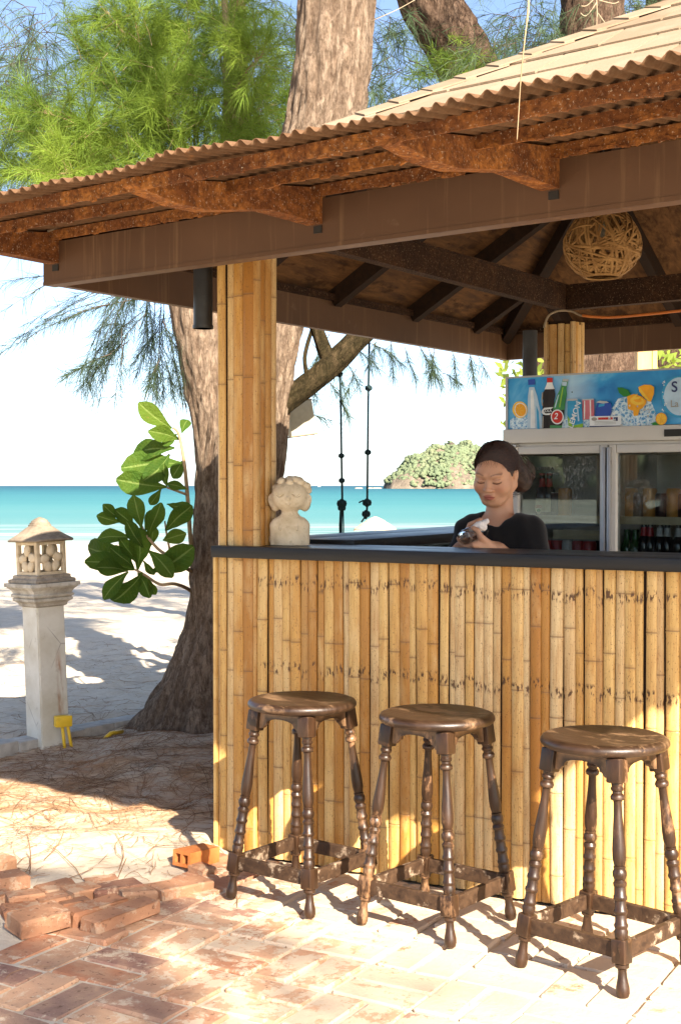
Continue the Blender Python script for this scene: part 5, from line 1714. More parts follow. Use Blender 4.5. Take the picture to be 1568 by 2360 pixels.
# doors
def door(x0, x1, hinge_left):
    d = put("door", None, None, fridge)
    z0 = 0.14
    fw = 0.034
    mb = MB()
    for (xa, xb) in ((x0, x0 + fw), (x1 - fw, x1)): mb.box(((xa + xb) / 2, 0.006, (z0 + zd) / 2), (xb - xa, 0.044, zd - z0), bev=0.006)
    for (za, zb_) in ((zd - 0.035, zd), (z0, z0 + 0.06)): mb.box(((x0 + x1) / 2, 0.006, (za + zb_) / 2), (x1 - x0 - 2 * fw - 0.002, 0.040, zb_ - za), bev=0.004)
    put("door_frame", mb.mesh("door_frame", auto=40), MT["fridge_white"], d)
    mb = MB(); mb.box(((x0 + x1) / 2, 0.008, (z0 + zd) / 2), (x1 - x0 - 2 * fw + 0.006, 0.004, zd - z0 - 0.09)); put("glass_pane", mb.mesh("glass_pane"), MT["fridge_glass"], d)
    hx = x1 - 0.008 if hinge_left else x0 + 0.008
    mb = MB(); mb.box((hx, -0.024, (z0 + zd) / 2), (0.016, 0.020, zd - z0 - 0.02), bev=0.004); put("handle_rail", mb.mesh("handle_rail", auto=40), MT["aluminium"], d)
xg = fr(1402, 1150).x
door(0.028, xg - 0.004, True); door(xg + 0.004, FW - 0.02, False)
mb = MB(); mb.box((xg, 0.035, 0.83), (0.05, 0.012, 1.36)); put("mullion", mb.mesh("mullion"), MT["dark_gasket"], fridge)
mb = MB(); mb.box((xg, 0.26, 0.83), (0.02, 0.42, 1.36)); put("divider", mb.mesh("divider"), MT["fridge_inside"], fridge)
zA = fr(1300, 1190, 0.05).z; zC = zA - 0.225
shelf_z = [zA - 0.012, zC, zA - 0.46, zA - 0.7]
for z in shelf_z:
    for (xa, xb) in ((0.035, xg - 0.015), (xg + 0.015, FW - 0.035)):
        mb = MB(); mb.box(((xa + xb) / 2, 0.25, z - 0.004), (xb - xa, 0.38, 0.008)); mb.box(((xa + xb) / 2, 0.055, z), (xb - xa, 0.008, 0.034))
        put("shelf", mb.mesh("shelf"), MT["shelf_strip"], fridge)
mb = MB(); mb.box(((0.20 + xg - 0.015) / 2, 0.062, zA - 0.080), (xg - 0.215, 0.006, 0.040)); put("price_strip", mb.mesh("price_strip"), MT["shelf_strip"], fridge)
text("glass_lettering", "CUOPENE A", fr(1248, 1080).x, fr(1248, 1080).z, 0.020, "print_black", conv=False, d=0.0045, parent=fridge)

# ---- cans and bottles standing in the fridge
def can_mesh(name, body, r=0.031, h=0.118):
    mb = MB()
    mb.lathe([(r * 0.80, 0), (r, 0.010), (r, h - 0.012), (r * 0.86, h - 0.003)], 18, mi=0)
    mb.lathe([(r * 0.86, h - 0.003), (r * 0.88, h), (r * 0.80, h - 0.001), (r * 0.7, h - 0.004)], 18, mi=1)
    me = mb.mesh(name, auto=40); me.materials.append(MT[body]); me.materials.append(MT["can_silver"]); return me
def bottle_mesh(name, glass, lab, neck, h=0.20, r=0.030):
    mb = MB()
    mb.lathe([(r * 0.85, 0), (r, 0.006), (r, h * 0.52), (r * 0.85, h * 0.62), (r * 0.45, h * 0.74), (r * 0.40, h * 0.93), (r * 0.46, h * 0.935), (r * 0.46, h * 0.97)], 18, mi=0)
    mb.lathe([(r * 1.012, h * 0.14), (r * 1.012, h * 0.44)], 18, mi=1)
    mb.lathe([(r * 0.60, h * 0.70), (r * 0.47, h * 0.78), (r * 0.45, h * 0.88)], 18, mi=2)
    mb.lathe([(r * 0.50, h * 0.955), (r * 0.50, h), (r * 0.42, h)], 18, mi=2)
    me = mb.mesh(name, auto=40)
    for k in (glass, lab, neck): me.materials.append(MT[k])
    return me
can_r, can_d, can_g, can_s = can_mesh("can_red", "can_red"), can_mesh("can_dark", "can_dark"), can_mesh("can_gold", "can_gold", 0.031, 0.14), can_mesh("can_silver", "can_silver")
bot_b = bottle_mesh("bottle", "bottle_brown", "label_cream", "can_red", 0.205, 0.029)
bot_w = bottle_mesh("bottle", "bottle_black", "bottle_black", "can_silver", 0.205, 0.028)
bot_wr = bottle_mesh("bottle", "bottle_black", "bottle_black", "can_red", 0.205, 0.028)
bot_g = bottle_mesh("bottle", "bottle_green", "bottle_green", "bottle_green", 0.17, 0.028)
def stand(name, me, xpx, z, depth, lab, cat, grp, yaw=0.0):
    p = fr(xpx, 1200, depth)
    return put(name, me, M=FM @ Matrix.Translation((p.x, depth, z)) @ Matrix.Rotation(yaw, 4, 'Z'), label=lab, cat=cat, group=grp)
def cx3(x): return (1180 + x / 3.778) * 0.98307
zs = zA - 0.011
grp = "drinks standing in the fridge"
stand("beer_bottle", bot_b, cx3(338), zs, 0.10, "brown beer bottle with red neck and oval label beside the woman's head, left shelf", "bottle", grp)
stand("beer_bottle", bot_b, cx3(402), zs, 0.115, "brown beer bottle partly hidden right of the oval-labelled bottle", "bottle", grp, 1.3)
lb = FM @ Matrix.Translation((fr(cx3(338), 1200, 0.10).x, 0, 0))
mb = MB(); mb.prism(oval(0, 0, 0.019, 0.030, 28), 0.0016)
lab_p = put("oval_label", mb.mesh("oval_label"), MT["label_cream"], None, M=FM @ Matrix.Translation((fr(cx3(338), 1200, 0.10).x, 0.0655, zs + 0.052)))
lbot = [o for o in bpy.data.objects if o.name.startswith("beer_bottle")][0]
lab_p.matrix_basis = lbot.matrix_basis.inverted() @ lab_p.matrix_basis; lab_p.parent = lbot
def btext(s, z, size, mat):
    cu = bpy.data.curves.new("bottle_lettering", 'FONT'); cu.body = s; cu.align_x = 'CENTER'; cu.align_y = 'CENTER'; cu.size = 1.0; cu.offset = 0.02
    o = bpy.data.objects.new("bottle_lettering", cu); COL.objects.link(o)
    dg = bpy.context.evaluated_depsgraph_get(); dg.update()
    me = bpy.data.meshes.new_from_object(o.evaluated_get(dg)); bpy.data.objects.remove(o, do_unlink=True); me.materials.clear()
    put("lettering", me, MT[mat], lab_p, M=Matrix.Translation((0, -0.0012, z)) @ Matrix.Rotation(math.pi / 2, 4, 'X') @ Matrix.Scale(size, 4))
btext("LEO", 0.002, 0.017, "print_red")
mb = MB(); mb.prism(oval(0, -0.016, 0.010, 0.007, 16), 0.0012, c=(0, -0.0011, 0)); put("label_emblem", mb.mesh("label_emblem"), MT["print_leaf"], lab_p)
stand("drink_can", can_d, cx3(462), zs, 0.12, "dark drink can between the beer bottles and the gold can", "can", grp)
stand("drink_can", can_g, cx3(540), zs, 0.10, "tall gold can at the right of the left fridge shelf", "can", grp)
for i, (xx, me, nm) in enumerate(((392, can_r, "red"), (478, can_r, "red"), (572, can_s, "silver"), (662, can_r, "red"), (756, can_r, "red"))):
    stand("drink_can", me, cx3(xx), zC + 0.002, 0.095, f"{nm} drink can, {ORD[i]} from the woman's shoulder in the lower row of the left door", "can", grp, i * 1.1)
for i, xx in enumerate((430, 530, 620, 710, 800)):
    stand("drink_can", can_d, cx3(xx), zC + 0.002, 0.165, f"dark drink can, {ORD[i]} from the left in the second row behind the red cans", "can", grp, i)
for i, (xx, me, nm) in enumerate(((1090, bot_g, "small green bottle"), (1165, bot_g, "small green bottle"), (1240, bot_wr, "black bottle with red neck"), (1296, bot_wr, "black bottle with red neck"), (1380, bot_w, "black bottle with silver neck"), (1446, bot_w, "black bottle with silver neck"), (1545, bot_w, "black bottle with silver neck"), (1640, bot_w, "black bottle with silver neck"))):
    stand("drink_bottle", me, cx3(xx), zC + 0.002, 0.10, f"{nm}, {ORD[i]} from the left behind the right fridge door's lower part", "bottle", grp, i * 0.7)
for i, xx in enumerate((1120, 1200, 1290, 1400, 1500, 1600)):
    stand("drink_can", can_d if i % 2 else can_g, cx3(xx), zs, 0.16, f"{'dark' if i % 2 else 'gold'} can, {ORD[i]} from the left on the upper shelf behind the misted right door", "can", grp, i)

# ================================================================== the woman behind the counter
PY = 5.15
hc = at(1142, 1090, PY)                       # middle of the head
yaw, nod, tilt = rad(-27), rad(23), rad(3)
HM = Matrix.Translation(hc) @ Matrix.Rotation(yaw, 4, 'Z') @ Matrix.Rotation(nod, 4, 'X') @ Matrix.Rotation(tilt, 4, 'Y') @ Matrix.Diagonal((1.0, 0.965, 0.955, 1.0))   # face looks along -y
person = thing("person", "woman with dark tied-up hair and black t-shirt wiping a glass behind the counter", "person", loc=(hc.x + 0.03, PY + 0.07, 0))
def loc_world(M, p): return np.array((M @ Vector(p))[:])
RSH = np.array(at(1080, 1216, 5.24)[:]); LSH = np.array(at(1224, 1216, 5.13)[:])
chest = (RSH + LSH) / 2 + np.array([0.0, 0.02, -0.10])
neck0 = (RSH + LSH) / 2 + np.array([0.0, 0.02, 0.02])
neck1 = loc_world(HM, (0, 0.030, -0.06))
# glass held in front of her
gb = np.array(at(1068, 1239, 4.915)[:]); ge = np.array(at(1107, 1221, 5.02)[:])
ga = (ge - gb) / np.linalg.norm(ge - gb)
e1 = np.cross(ga, [0, 0, 1.0]); e1 /= np.linalg.norm(e1); e2 = np.cross(e1, ga)     # right, up
if e1[0] < 0: e1 = -e1
e2 = np.cross(e1, ga); e2 = e2 if e2[2] > 0 else -e2
GR = 0.0290
def rim(f, ang, off): 
    c = gb + ga * f
    return c + (e1 * math.cos(ang) + e2 * math.sin(ang)) * (GR + off)
wristL = np.array(at(1146, 1266, 5.00)[:]); elbL = np.array(at(1238, 1330, 5.06)[:])
wristR = np.array(at(1036, 1282, 5.05)[:]); elbR = np.array(at(1052, 1335, 5.20)[:])

def build_upper(g):
    g.local(None)
    g.cap(neck0 - [0, 0, 0.02], neck1, 0.052, 0.046, 0.02)
    g.ell(chest + [0, 0, 0.0], (0.125, 0.085, 0.13), 0.03)
    g.cap(RSH + [0.04, 0, 0.0], LSH - [0.04, 0, 0.0], 0.045, 0.045, 0.04)
    for sh, el, wr in ((RSH, elbR, wristR), (LSH, elbL, wristL)):
        g.cap(sh + [0, 0, -0.01], el, 0.044, 0.036, 0.03); g.cap(el, wr, 0.037, 0.026, 0.012)
    # left hand under the glass: palm, four fingers wrapping round, thumb on the side
    for i, f in enumerate((0.022, 0.041, 0.060, 0.078)):
        kn = rim(f, rad(-52), 0.009)
        g.cap(wristL + ga * (0.012 * (i - 1.5)), kn, 0.019, 0.0115, 0.012)
        rr = (0.0092, 0.0095, 0.0092, 0.008)[i]; reach = (-168, -176, -172, -160)[i]
        prev = kn
        for a in np.linspace(-52, reach, 5)[1:]:
            q = rim(f - 0.004 * i, rad(a), rr * 0.82); g.cap(prev, q, rr, rr * 0.95, 0.003); prev = q
    tb = wristL * 0.55 + rim(0.05, rad(-30), 0.012) * 0.45
    t1 = rim(0.046, rad(-8), 0.015); t2 = rim(0.040, rad(28), 0.011); t3 = rim(0.034, rad(52), 0.009)
    g.cap(tb, t1, 0.017, 0.0125, 0.012); g.cap(t1, t2, 0.0118, 0.0105, 0.004); g.cap(t2, t3, 0.0105, 0.0085, 0.003)
    # right hand holding the far end with the cloth
    for i, f in enumerate((0.094, 0.110, 0.126, 0.140)):
        kn = rim(f, rad(205), 0.012)
        g.cap(wristR + ga * (0.010 * (i - 1.5)), kn, 0.018, 0.011, 0.012)
        prev = kn
        for a in np.linspace(205, 95, 4)[1:]:
            q = rim(f, rad(a), 0.009); g.cap(prev, q, 0.0088, 0.0082, 0.003); prev = q
    t1 = rim(0.10, rad(-110), 0.012)
    g.cap(wristR * 0.5 + rim(0.10, rad(-150), 0.015) * 0.5, t1, 0.015, 0.010, 0.01); g.cap(t1, rim(0.10, rad(-70), 0.009), 0.010, 0.0085, 0.003)
def head(h):
    h.local(HM)
    h.ell((0, 0.016, 0.030), (0.074, 0.090, 0.082))
    h.ell((0, -0.030, -0.038), (0.063, 0.066, 0.070), 0.03)
    h.ell((0, -0.050, 0.020), (0.058, 0.046, 0.050), 0.03)
    for s in (-1, 1):
        h.ell((s * 0.038, -0.058, -0.032), (0.033, 0.034, 0.033), 0.022)          # cheeks
        h.cap((s * 0.060, 0.005, -0.050), (s * 0.025, -0.070, -0.092), 0.020, 0.016, 0.025)   # jaw
    h.ell((0, -0.076, -0.092), (0.020, 0.018, 0.016), 0.02)                      # chin
    h.ell((0, -0.045, -0.085), (0.035, 0.040, 0.028), 0.02)
    for s in (-1, 1):
        h.sub(h.ell_d((s * 0.032, -0.112, 0.006), (0.022, 0.020, 0.013)), 0.014)  # sockets
        h.ell((s * 0.0315, -0.0835, 0.0035), (0.0165, 0.0140, 0.0120), 0.005)     # closed lids over the eyes
        h.cap((s * 0.016, -0.0945, 0.028), (s * 0.048, -0.084, 0.028), 0.004, 0.003, 0.016)   # brow
    h.cap((0, -0.091, 0.004), (0, -0.1085, -0.025), 0.0065, 0.0100, 0.012)       # nose
    h.ell((0, -0.1110, -0.029), (0.0112, 0.0095, 0.0090), 0.006)
    for s in (-1, 1): h.ell((s * 0.0130, -0.102, -0.031), (0.0080, 0.0095, 0.0070), 0.005)
    for s in (-1, 1): h.sub(h.ell_d((s * 0.0065, -0.1125, -0.0385), (0.0030, 0.0045, 0.0026)), 0.002)
    h.ell((0, -0.092, -0.060), (0.026, 0.014, 0.018), 0.012)
    h.ell((-0.009, -0.1035, -0.0545), (0.0135, 0.0075, 0.0052), 0.003); h.ell((0.009, -0.1035, -0.0545), (0.0135, 0.0075, 0.0052), 0.003)
    h.ell((0, -0.1025, -0.0655), (0.0175, 0.0085, 0.0065), 0.003)
    h.sub(h.cap_d((-0.020, -0.1065, -0.0600), (0.020, -0.1065, -0.0600), 0.0016, 0.0016), 0.0015)
    for s in (-1, 1):
        h.ell((s * 0.074, 0.012, -0.006), (0.009, 0.019, 0.030), 0.006); h.sub(h.ell_d((s * 0.083, 0.008, -0.002), (0.007, 0.010, 0.018)), 0.004)
    h.local(None)
    h.cap(neck0 - [0, 0, 0.02], neck1, 0.052, 0.046, 0.02)
# body and head in one grid: one continuous surface
bg_ = Sdf((0.33, 4.84, 1.02), (0.86, 5.42, 1.545), 0.0034)
build_upper(bg_)
D0 = bg_.F.copy()
bg_.F = np.full(bg_.F.shape, 1.0, dtype=np.float32)
head(bg_)
D1 = bg_.F
k_ = 0.012; hh = np.clip(0.5 + 0.5 * (D1 - D0) / k_, 0, 1)
bg_.F = D1 * (1 - hh) + D0 * hh - k_ * hh * (1 - hh)
bg_.F = np.maximum(bg_.F, 1.035 - bg_.P[..., 2])
me, V = bg_.mesh("body", 1)
# colours of skin, lips, brows, lashes
HI = np.array(HM.inverted())
q = V @ HI[:3, :3].T + HI[:3, 3]
col = np.tile(np.array([0.51, 0.275, 0.165]), (len(V), 1))
def paint(mask, c, a=1.0):
    mk = np.clip(mask, 0, 1)[:, None] * a
    col[:] = col * (1 - mk) + np.array(c) * mk
front = q[:, 1] < -0.04
lipz = np.maximum(1 - (np.abs(q[:, 0]) / 0.023) ** 2 - (np.abs(q[:, 2] + 0.0605) / 0.0125) ** 2, 0) * 3
paint(np.where(front & (q[:, 1] < -0.085), lipz, 0), (0.36, 0.095, 0.075), 0.85)
paint(np.where(front, np.clip(1.5 - np.abs(q[:, 2] + 0.0602) / 0.0016, 0, 1) * (np.abs(q[:, 0]) < 0.021), 0), (0.16, 0.03, 0.025), 0.8)
ax_ = np.abs(q[:, 0])
brow_z = 0.0285 + 0.006 * np.sin(np.clip((ax_ - 0.012) / 0.040, 0, 1) * math.pi * 0.8)
paint(np.where(front & (ax_ > 0.013) & (ax_ < 0.053), np.clip(1.7 - np.abs(q[:, 2] - brow_z) / 0.0021, 0, 1), 0), (0.09, 0.05, 0.035), 0.65)
lash_z = -0.0035 - 0.0042 * np.sin(np.clip((ax_ - 0.016) / 0.032, 0, 1) * math.pi) + 0.002
paint(np.where(front & (ax_ > 0.0155) & (ax_ < 0.0495), np.clip(1.7 - np.abs(q[:, 2] - lash_z) / 0.0021, 0, 1), 0), (0.018, 0.009, 0.007))
crease_z = 0.0115
paint(np.where(front & (ax_ > 0.018) & (ax_ < 0.047), np.clip(1.3 - np.abs(q[:, 2] - crease_z) / 0.0022, 0, 1), 0), (0.25, 0.09, 0.05), 0.6)
cheek = np.exp(-(((ax_ - 0.040) / 0.02) ** 2 + ((q[:, 2] + 0.028) / 0.018) ** 2)) * front
paint(cheek, (0.55, 0.18, 0.10), 0.35)
set_col(me, "Col", col)
me.transform(Matrix.Translation(-person.location))
put("body", me, MT["skin"], person)

# hair: swept back cap and a low bun with a ribbon end
h = Sdf((hc.x - 0.16, PY - 0.15, 1.20), (hc.x + 0.19, PY + 0.22, 1.56), 0.0036)
h.local(HM)
h.ell((0, 0.020, 0.036), (0.0835, 0.099, 0.0905))
h.ell((0, 0.045, 0.000), (0.078, 0.075, 0.080), 0.02)
h.sub(h.ell_d((0.002, -0.102, -0.004), (0.069, 0.076, 0.096)), 0.008)       # face opening
h.sub(h.ell_d((0.0, -0.03, -0.095), (0.09, 0.085, 0.060)), 0.012)
for s in (-1, 1): h.sub(h.ell_d((s * 0.084, 0.008, -0.012), (0.022, 0.022, 0.034)), 0.006)
h.ell((0.036, 0.098, -0.040), (0.058, 0.052, 0.070), 0.006)                    # bun
h.ell((0.060, 0.105, -0.078), (0.044, 0.044, 0.046), 0.006)
h.cap((0.035, 0.095, 0.02), (0.055, 0.12, -0.07), 0.036, 0.028, 0.010)
h.cap((0.072, 0.115, -0.035), (0.105, 0.125, -0.062), 0.012, 0.009, 0.004)      # ribbon end
h.cap((-0.064, -0.045, 0.03), (-0.070, -0.026, -0.030), 0.004, 0.0014, 0.006)
hx = h.q()
h.F += (0.0007 * np.sin(hx[..., 0] * 260 + hx[..., 2] * 160 + 3 * np.sin(hx[..., 1] * 50))).astype(np.float32)
hme, hv = h.mesh("hair", 1); hme.transform(Matrix.Translation(-person.location))
put("hair", hme, MT["hair"], person, label="dark hair tied in a low bun")

# loose hair strands combed back over the cap, a few flying free
rgh = np.random.default_rng(12)
SV, SQ = [], []
I4 = np.array(HM)
def strand(P_, w0):
    P_ = np.array(P_); n = len(P_)
    Wd = P_ @ I4[:3, :3].T + I4[:3, 3] - np.array(person.location)
    for i in range(n):
        tg = Wd[min(i + 1, n - 1)] - Wd[max(i - 1, 0)]; tg /= np.linalg.norm(tg) + 1e-9
        sd = np.cross(tg, [0.3, -0.9, 0.2]); sd /= np.linalg.norm(sd) + 1e-9
        wv_ = w0 * (1 - 0.7 * i / (n - 1))
        SV.append(Wd[i] + sd * wv_); SV.append(Wd[i] - sd * wv_)
        if i: b_ = len(SV) - 4; SQ.append((b_, b_ + 1, b_ + 3, b_ + 2))
for k in range(760):
    u0 = rgh.uniform(-1.25, 1.25)                     # where along the hairline it starts
    sx_, sz_ = 0.066 * math.sin(u0), 0.000 + 0.092 * math.cos(u0)
    st = np.array([sx_, 0.020 - 0.099 * math.sqrt(max(0.02, 1 - (sx_ / 0.0835) ** 2 - ((sz_ - 0.036) / 0.0905) ** 2)), sz_])
    en = np.array([0.036 + rgh.normal(0, .02), 0.10, -0.02 + rgh.normal(0, .02)])
    pts_ = []
    lift = rgh.uniform(1.005, 1.045)
    for i in range(9):
        f = i / 8
        q_ = st * (1 - f) + en * f + np.array([0, 0, 0.02 * math.sin(math.pi * f)])
        c0_ = np.array([0, 0.020, 0.036]); d_ = (q_ - c0_) / np.array([0.0835, 0.099, 0.0905])
        d_ /= np.linalg.norm(d_)
        if f < 0.8: q_ = c0_ + d_ * np.array([0.0835, 0.099, 0.0905]) * (lift + 0.012 * math.sin(f * 7 + k))
        pts_.append(q_)
    strand(pts_, 0.0007)
for k in range(150):                                   # wisps round the bun and nape
    a0 = rgh.uniform(0, 6.28); c0_ = np.array([0.042, 0.100, -0.050])
    pts_ = [c0_ + np.array([0.060 * math.cos(a0 + 0.5 * i), 0.050 * math.sin(a0 * 1.7 + 0.2 * i), 0.072 * math.sin(a0 + 0.5 * i)]) * (1 + 0.02 * i * rgh.random()) for i in range(6)]
    strand(pts_, 0.0008)
for k in range(34):                                    # short fringe strands over the forehead and temples
    x_ = rgh.uniform(-0.055, 0.062)
    z0_ = 0.094 - 6 * x_ * x_; L_ = rgh.uniform(0.012, 0.036)
    strand([np.array([x_ + 0.010 * f * rgh.normal(0.6, 0.4), -0.074 - 0.012 * f + 5.0 * x_ * x_ * 1.2, z0_ - L_ * f]) for f in np.linspace(0, 1, 5)], 0.0006)
for k in range(340):                                   # feathered hairline, combed up and back from the forehead
    u0 = rgh.uniform(-1.25, 1.25)
    x_, z_ = 0.064 * math.sin(u0), -0.002 + 0.090 * math.cos(u0)
    pts_ = []
    for f in np.linspace(-0.25, 1, 6):
        zz_ = z_ + 0.030 * f * math.cos(u0) ; xx_ = x_ * (1 + 0.10 * f)
        rr_ = 1 - (xx_ / 0.0765) ** 2 - ((zz_ - 0.032) / 0.086) ** 2
        yy_ = 0.016 - 0.0925 * math.sqrt(max(rr_, 0.0)) - 0.0015 - 0.006 * max(f, 0) + 0.030 * max(f, 0) * abs(math.sin(u0))
        pts_.append(np.array([xx_ + rgh.normal(0, 0.0008), yy_, zz_]))
    strand(pts_, 0.0008)
put("hair_strands", np_mesh("hair_strands", SV, quads=SQ), MT["hair"], person, kind="stuff")

# black t-shirt with short sleeves and round neck
t = Sdf((0.36, 4.93, 0.66), (0.90, 5.44, 1.30), 0.0052)
t.ell(chest + [0, 0, 0.0], (0.138, 0.096, 0.142))
t.cap(chest + [0.0, 0.005, -0.02], chest + [0, 0.01, -0.34], 0.118, 0.125, 0.05)
t.cap(RSH + [0.045, 0, 0.005], LSH - [0.045, 0, -0.005], 0.052, 0.052, 0.045)
for sh, el in ((RSH, elbR), (LSH, elbL)):
    t.cap(sh + [0, 0, -0.008], sh + (el - sh) * 0.86, 0.056, 0.062, 0.03)
    d = (el - sh) / np.linalg.norm(el - sh)
    pl = (t.P - (sh + (el - sh) * 0.80)) @ d.astype(np.float32)
    near = np.sqrt((((t.P - el) ** 2).sum(-1))) < 0.17
    t.F = np.where(near, np.maximum(t.F, pl.astype(np.float32)), t.F)
ncol = neck0 + np.array([-0.012, -0.038, 0.012])
t.sub(t.cap_d(neck0 + [-0.006, -0.016, 0.012], neck1, 0.058, 0.056), 0.014)
t.sub(t.ell_d(ncol + [0, -0.008, 0.016], (0.058, 0.056, 0.032)), 0.014)
t.F += (0.0035 * np.sin(t.P[..., 2] * 46 + t.P[..., 0] * 63) * np.sin(t.P[..., 0] * 41 - t.P[..., 2] * 22)).astype(np.float32)
t.F = np.maximum(t.F, 0.70 - t.P[..., 2])
tme, tv = t.mesh("t_shirt", 1); tme.transform(Matrix.Translation(-person.location))
put("t_shirt", tme, MT["black_cotton"], person, label="black round-necked t-shirt")
l = Sdf((0.42, 5.05, -0.01), (0.84, 5.42, 0.80), 0.009)
cx_, cy_ = float(chest[0]), float(chest[1]) + 0.01
l.ell((cx_, cy_, 0.72), (0.125, 0.10, 0.11))
for s in (-1, 1):
    l.cap((cx_ + s * 0.065, cy_, 0.66), (cx_ + s * 0.075, cy_ - 0.01, 0.36), 0.075, 0.052, 0.03); l.cap((cx_ + s * 0.075, cy_ - 0.01, 0.36), (cx_ + s * 0.08, cy_, 0.05), 0.052, 0.042, 0.02)
    l.cap((cx_ + s * 0.08, cy_ + 0.02, 0.03), (cx_ + s * 0.09, cy_ - 0.12, 0.025), 0.034, 0.028, 0.02)
lme, lv = l.mesh("trousers", 1); lme.transform(Matrix.Translation(-person.location))
put("trousers", lme, MT["dark_trousers"], person)

# drinking glass (bottom towards the camera) and wiping cloth
gx_, gy_, gz_ = Vector(e1), Vector(e2), Vector(ga)
mb = MB()
mb.lathe([(0.0005, 0.0), (0.024, 0.0), (0.0275, 0.003), (0.0285, 0.010), (0.0290, 0.060), (0.0295, 0.128), (0.0283, 0.129), (0.0272, 0.060), (0.0262, 0.016), (0.0225, 0.013), (0.0005, 0.012)], 28)
gm = mb.mesh("drinking_glass", auto=40)
put("drinking_glass", gm, MT["clear_glass"], M=basis(gx_, gy_, gz_, gb), label="clear drinking glass held bottom-out in the woman's hands", cat="glass")
c_ = Sdf((-0.055, -0.05, -0.045), (0.055, 0.05, 0.045), 0.003)
rgc = random.Random(6)
for k in range(7):
    a = rgc.uniform(0, 6.28); c_.cap((0.02 * math.cos(a), 0.02 * math.sin(a), rgc.uniform(-.018, .012)), (0.020 + rgc.uniform(-.02, .012), rgc.uniform(-.02, .02), rgc.uniform(-0.01, .02)), 0.012, 0.009, 0.006)
c_.cap((-0.02, 0, -0.01), (0.036, -0.008, 0.018), 0.011, 0.010, 0.006)
c_.F += (0.002 * np.sin(c_.P[..., 0] * 300 + c_.P[..., 2] * 220) * np.sin(c_.P[..., 2] * 260)).astype(np.float32)
cme, cv = c_.mesh("wiping_cloth", 1)
cp = at(1098, 1212, 4.98)
put("wiping_cloth", cme, MT["cloth_white"], M=Matrix.Translation(cp), label="crumpled white wiping cloth above the glass in her hand", cat="cloth")

# ================================================================== trees
FUR = []
def limb(mb, pts, radii, nseg=40, amp=0.10, zf=3.0, seed=0, flare=None, step=0.05, gnarl=0.0):
    """tapering limb with furrowed bark along a smoothed path"""
    P_ = smooth_pts([Vector(p) for p in pts], 10)
    ks = np.linspace(0, len(radii) - 1, len(P_))
    rr = np.interp(ks, np.arange(len(radii)), radii)
    Ls = [0.0]
    for a, b in zip(P_[:-1], P_[1:]): Ls.append(Ls[-1] + (b - a).length)
    n = max(6, int(Ls[-1] / step))
    ss = np.linspace(0, Ls[-1], n + 1)
    px = np.stack([np.interp(ss, Ls, [p[i] for p in P_]) for i in range(3)], 1)
    rs = np.interp(ss, Ls, rr)
    base = len(mb.v)
    e1_ = None
    for i in range(n + 1):
        c = Vector(px[i])
        tv = Vector(px[min(i + 1, n)] - px[max(i - 1, 0)]).normalized()
        if e1_ is None:
            e1_ = Vector((1, 0, 0)); e1_ = (e1_ - tv * e1_.dot(tv)).normalized()
        e1_ = (e1_ - tv * e1_.dot(tv)).normalized(); e2_ = tv.cross(e1_)
        for k in range(nseg):
            a = 2 * math.pi * k / nseg
            d = e1_ * math.cos(a) + e2_ * math.sin(a)
            q_ = Vector((math.cos(a) * 2.6, math.sin(a) * 2.6, ss[i] * zf + seed * 7.3))
            f = mnoise.fractal(q_, 1.0, 2.0, 3)
            wa = a + 0.25 * mnoise.noise(Vector((math.cos(a), math.sin(a), ss[i] * 1.7 + seed)))
            fq = 7.0 if rs[i] > 0.12 else 4.0
            f2 = abs(mnoise.noise(Vector((math.cos(wa) * fq, math.sin(wa) * fq, ss[i] * zf * 0.75 + seed))))
            f3 = mnoise.noise(Vector((math.cos(wa) * fq * 2, math.sin(wa) * fq * 2, ss[i] * zf * 3.0 + seed)))
            r = rs[i] * (1 + amp * 0.8 * f + amp * 0.35 * f3 - amp * 0.9 * max(0.0, 0.22 - f2) / 0.22)
            if gnarl: r *= 1 + gnarl * mnoise.noise(Vector((math.cos(a) * 1.3, math.sin(a) * 1.3, ss[i] * 2.3 + seed)))
            if flare: r *= flare(a, c.z)
            mb.v.append(tuple(c + d * r)); FUR.append(max(0.0, 1 - f2 / 0.10) * 0.6)
    for i in range(n):
        for k in range(nseg):
            k2 = (k + 1) % nseg
            mb.f.append((base + i * nseg + k, base + i * nseg + k2, base + (i + 1) * nseg + k2, base + (i + 1) * nseg + k)); mb.m.append(0)
    mb.f.append(tuple(base + k for k in reversed(range(nseg)))); mb.m.append(0)
    mb.f.append(tuple(base + n * nseg + k for k in range(nseg))); mb.m.append(0)

def put_limb(name, mb, mat, parent, label=None):
    me = np_mesh(name, mb.v, quads=[f for f in mb.f if len(f) == 4], smooth=True)
    set_attr(me, "furrow", (FUR + [0.0] * len(mb.v))[:len(mb.v)]); FUR.clear()
    return put(name, me, mat, parent, label=label)

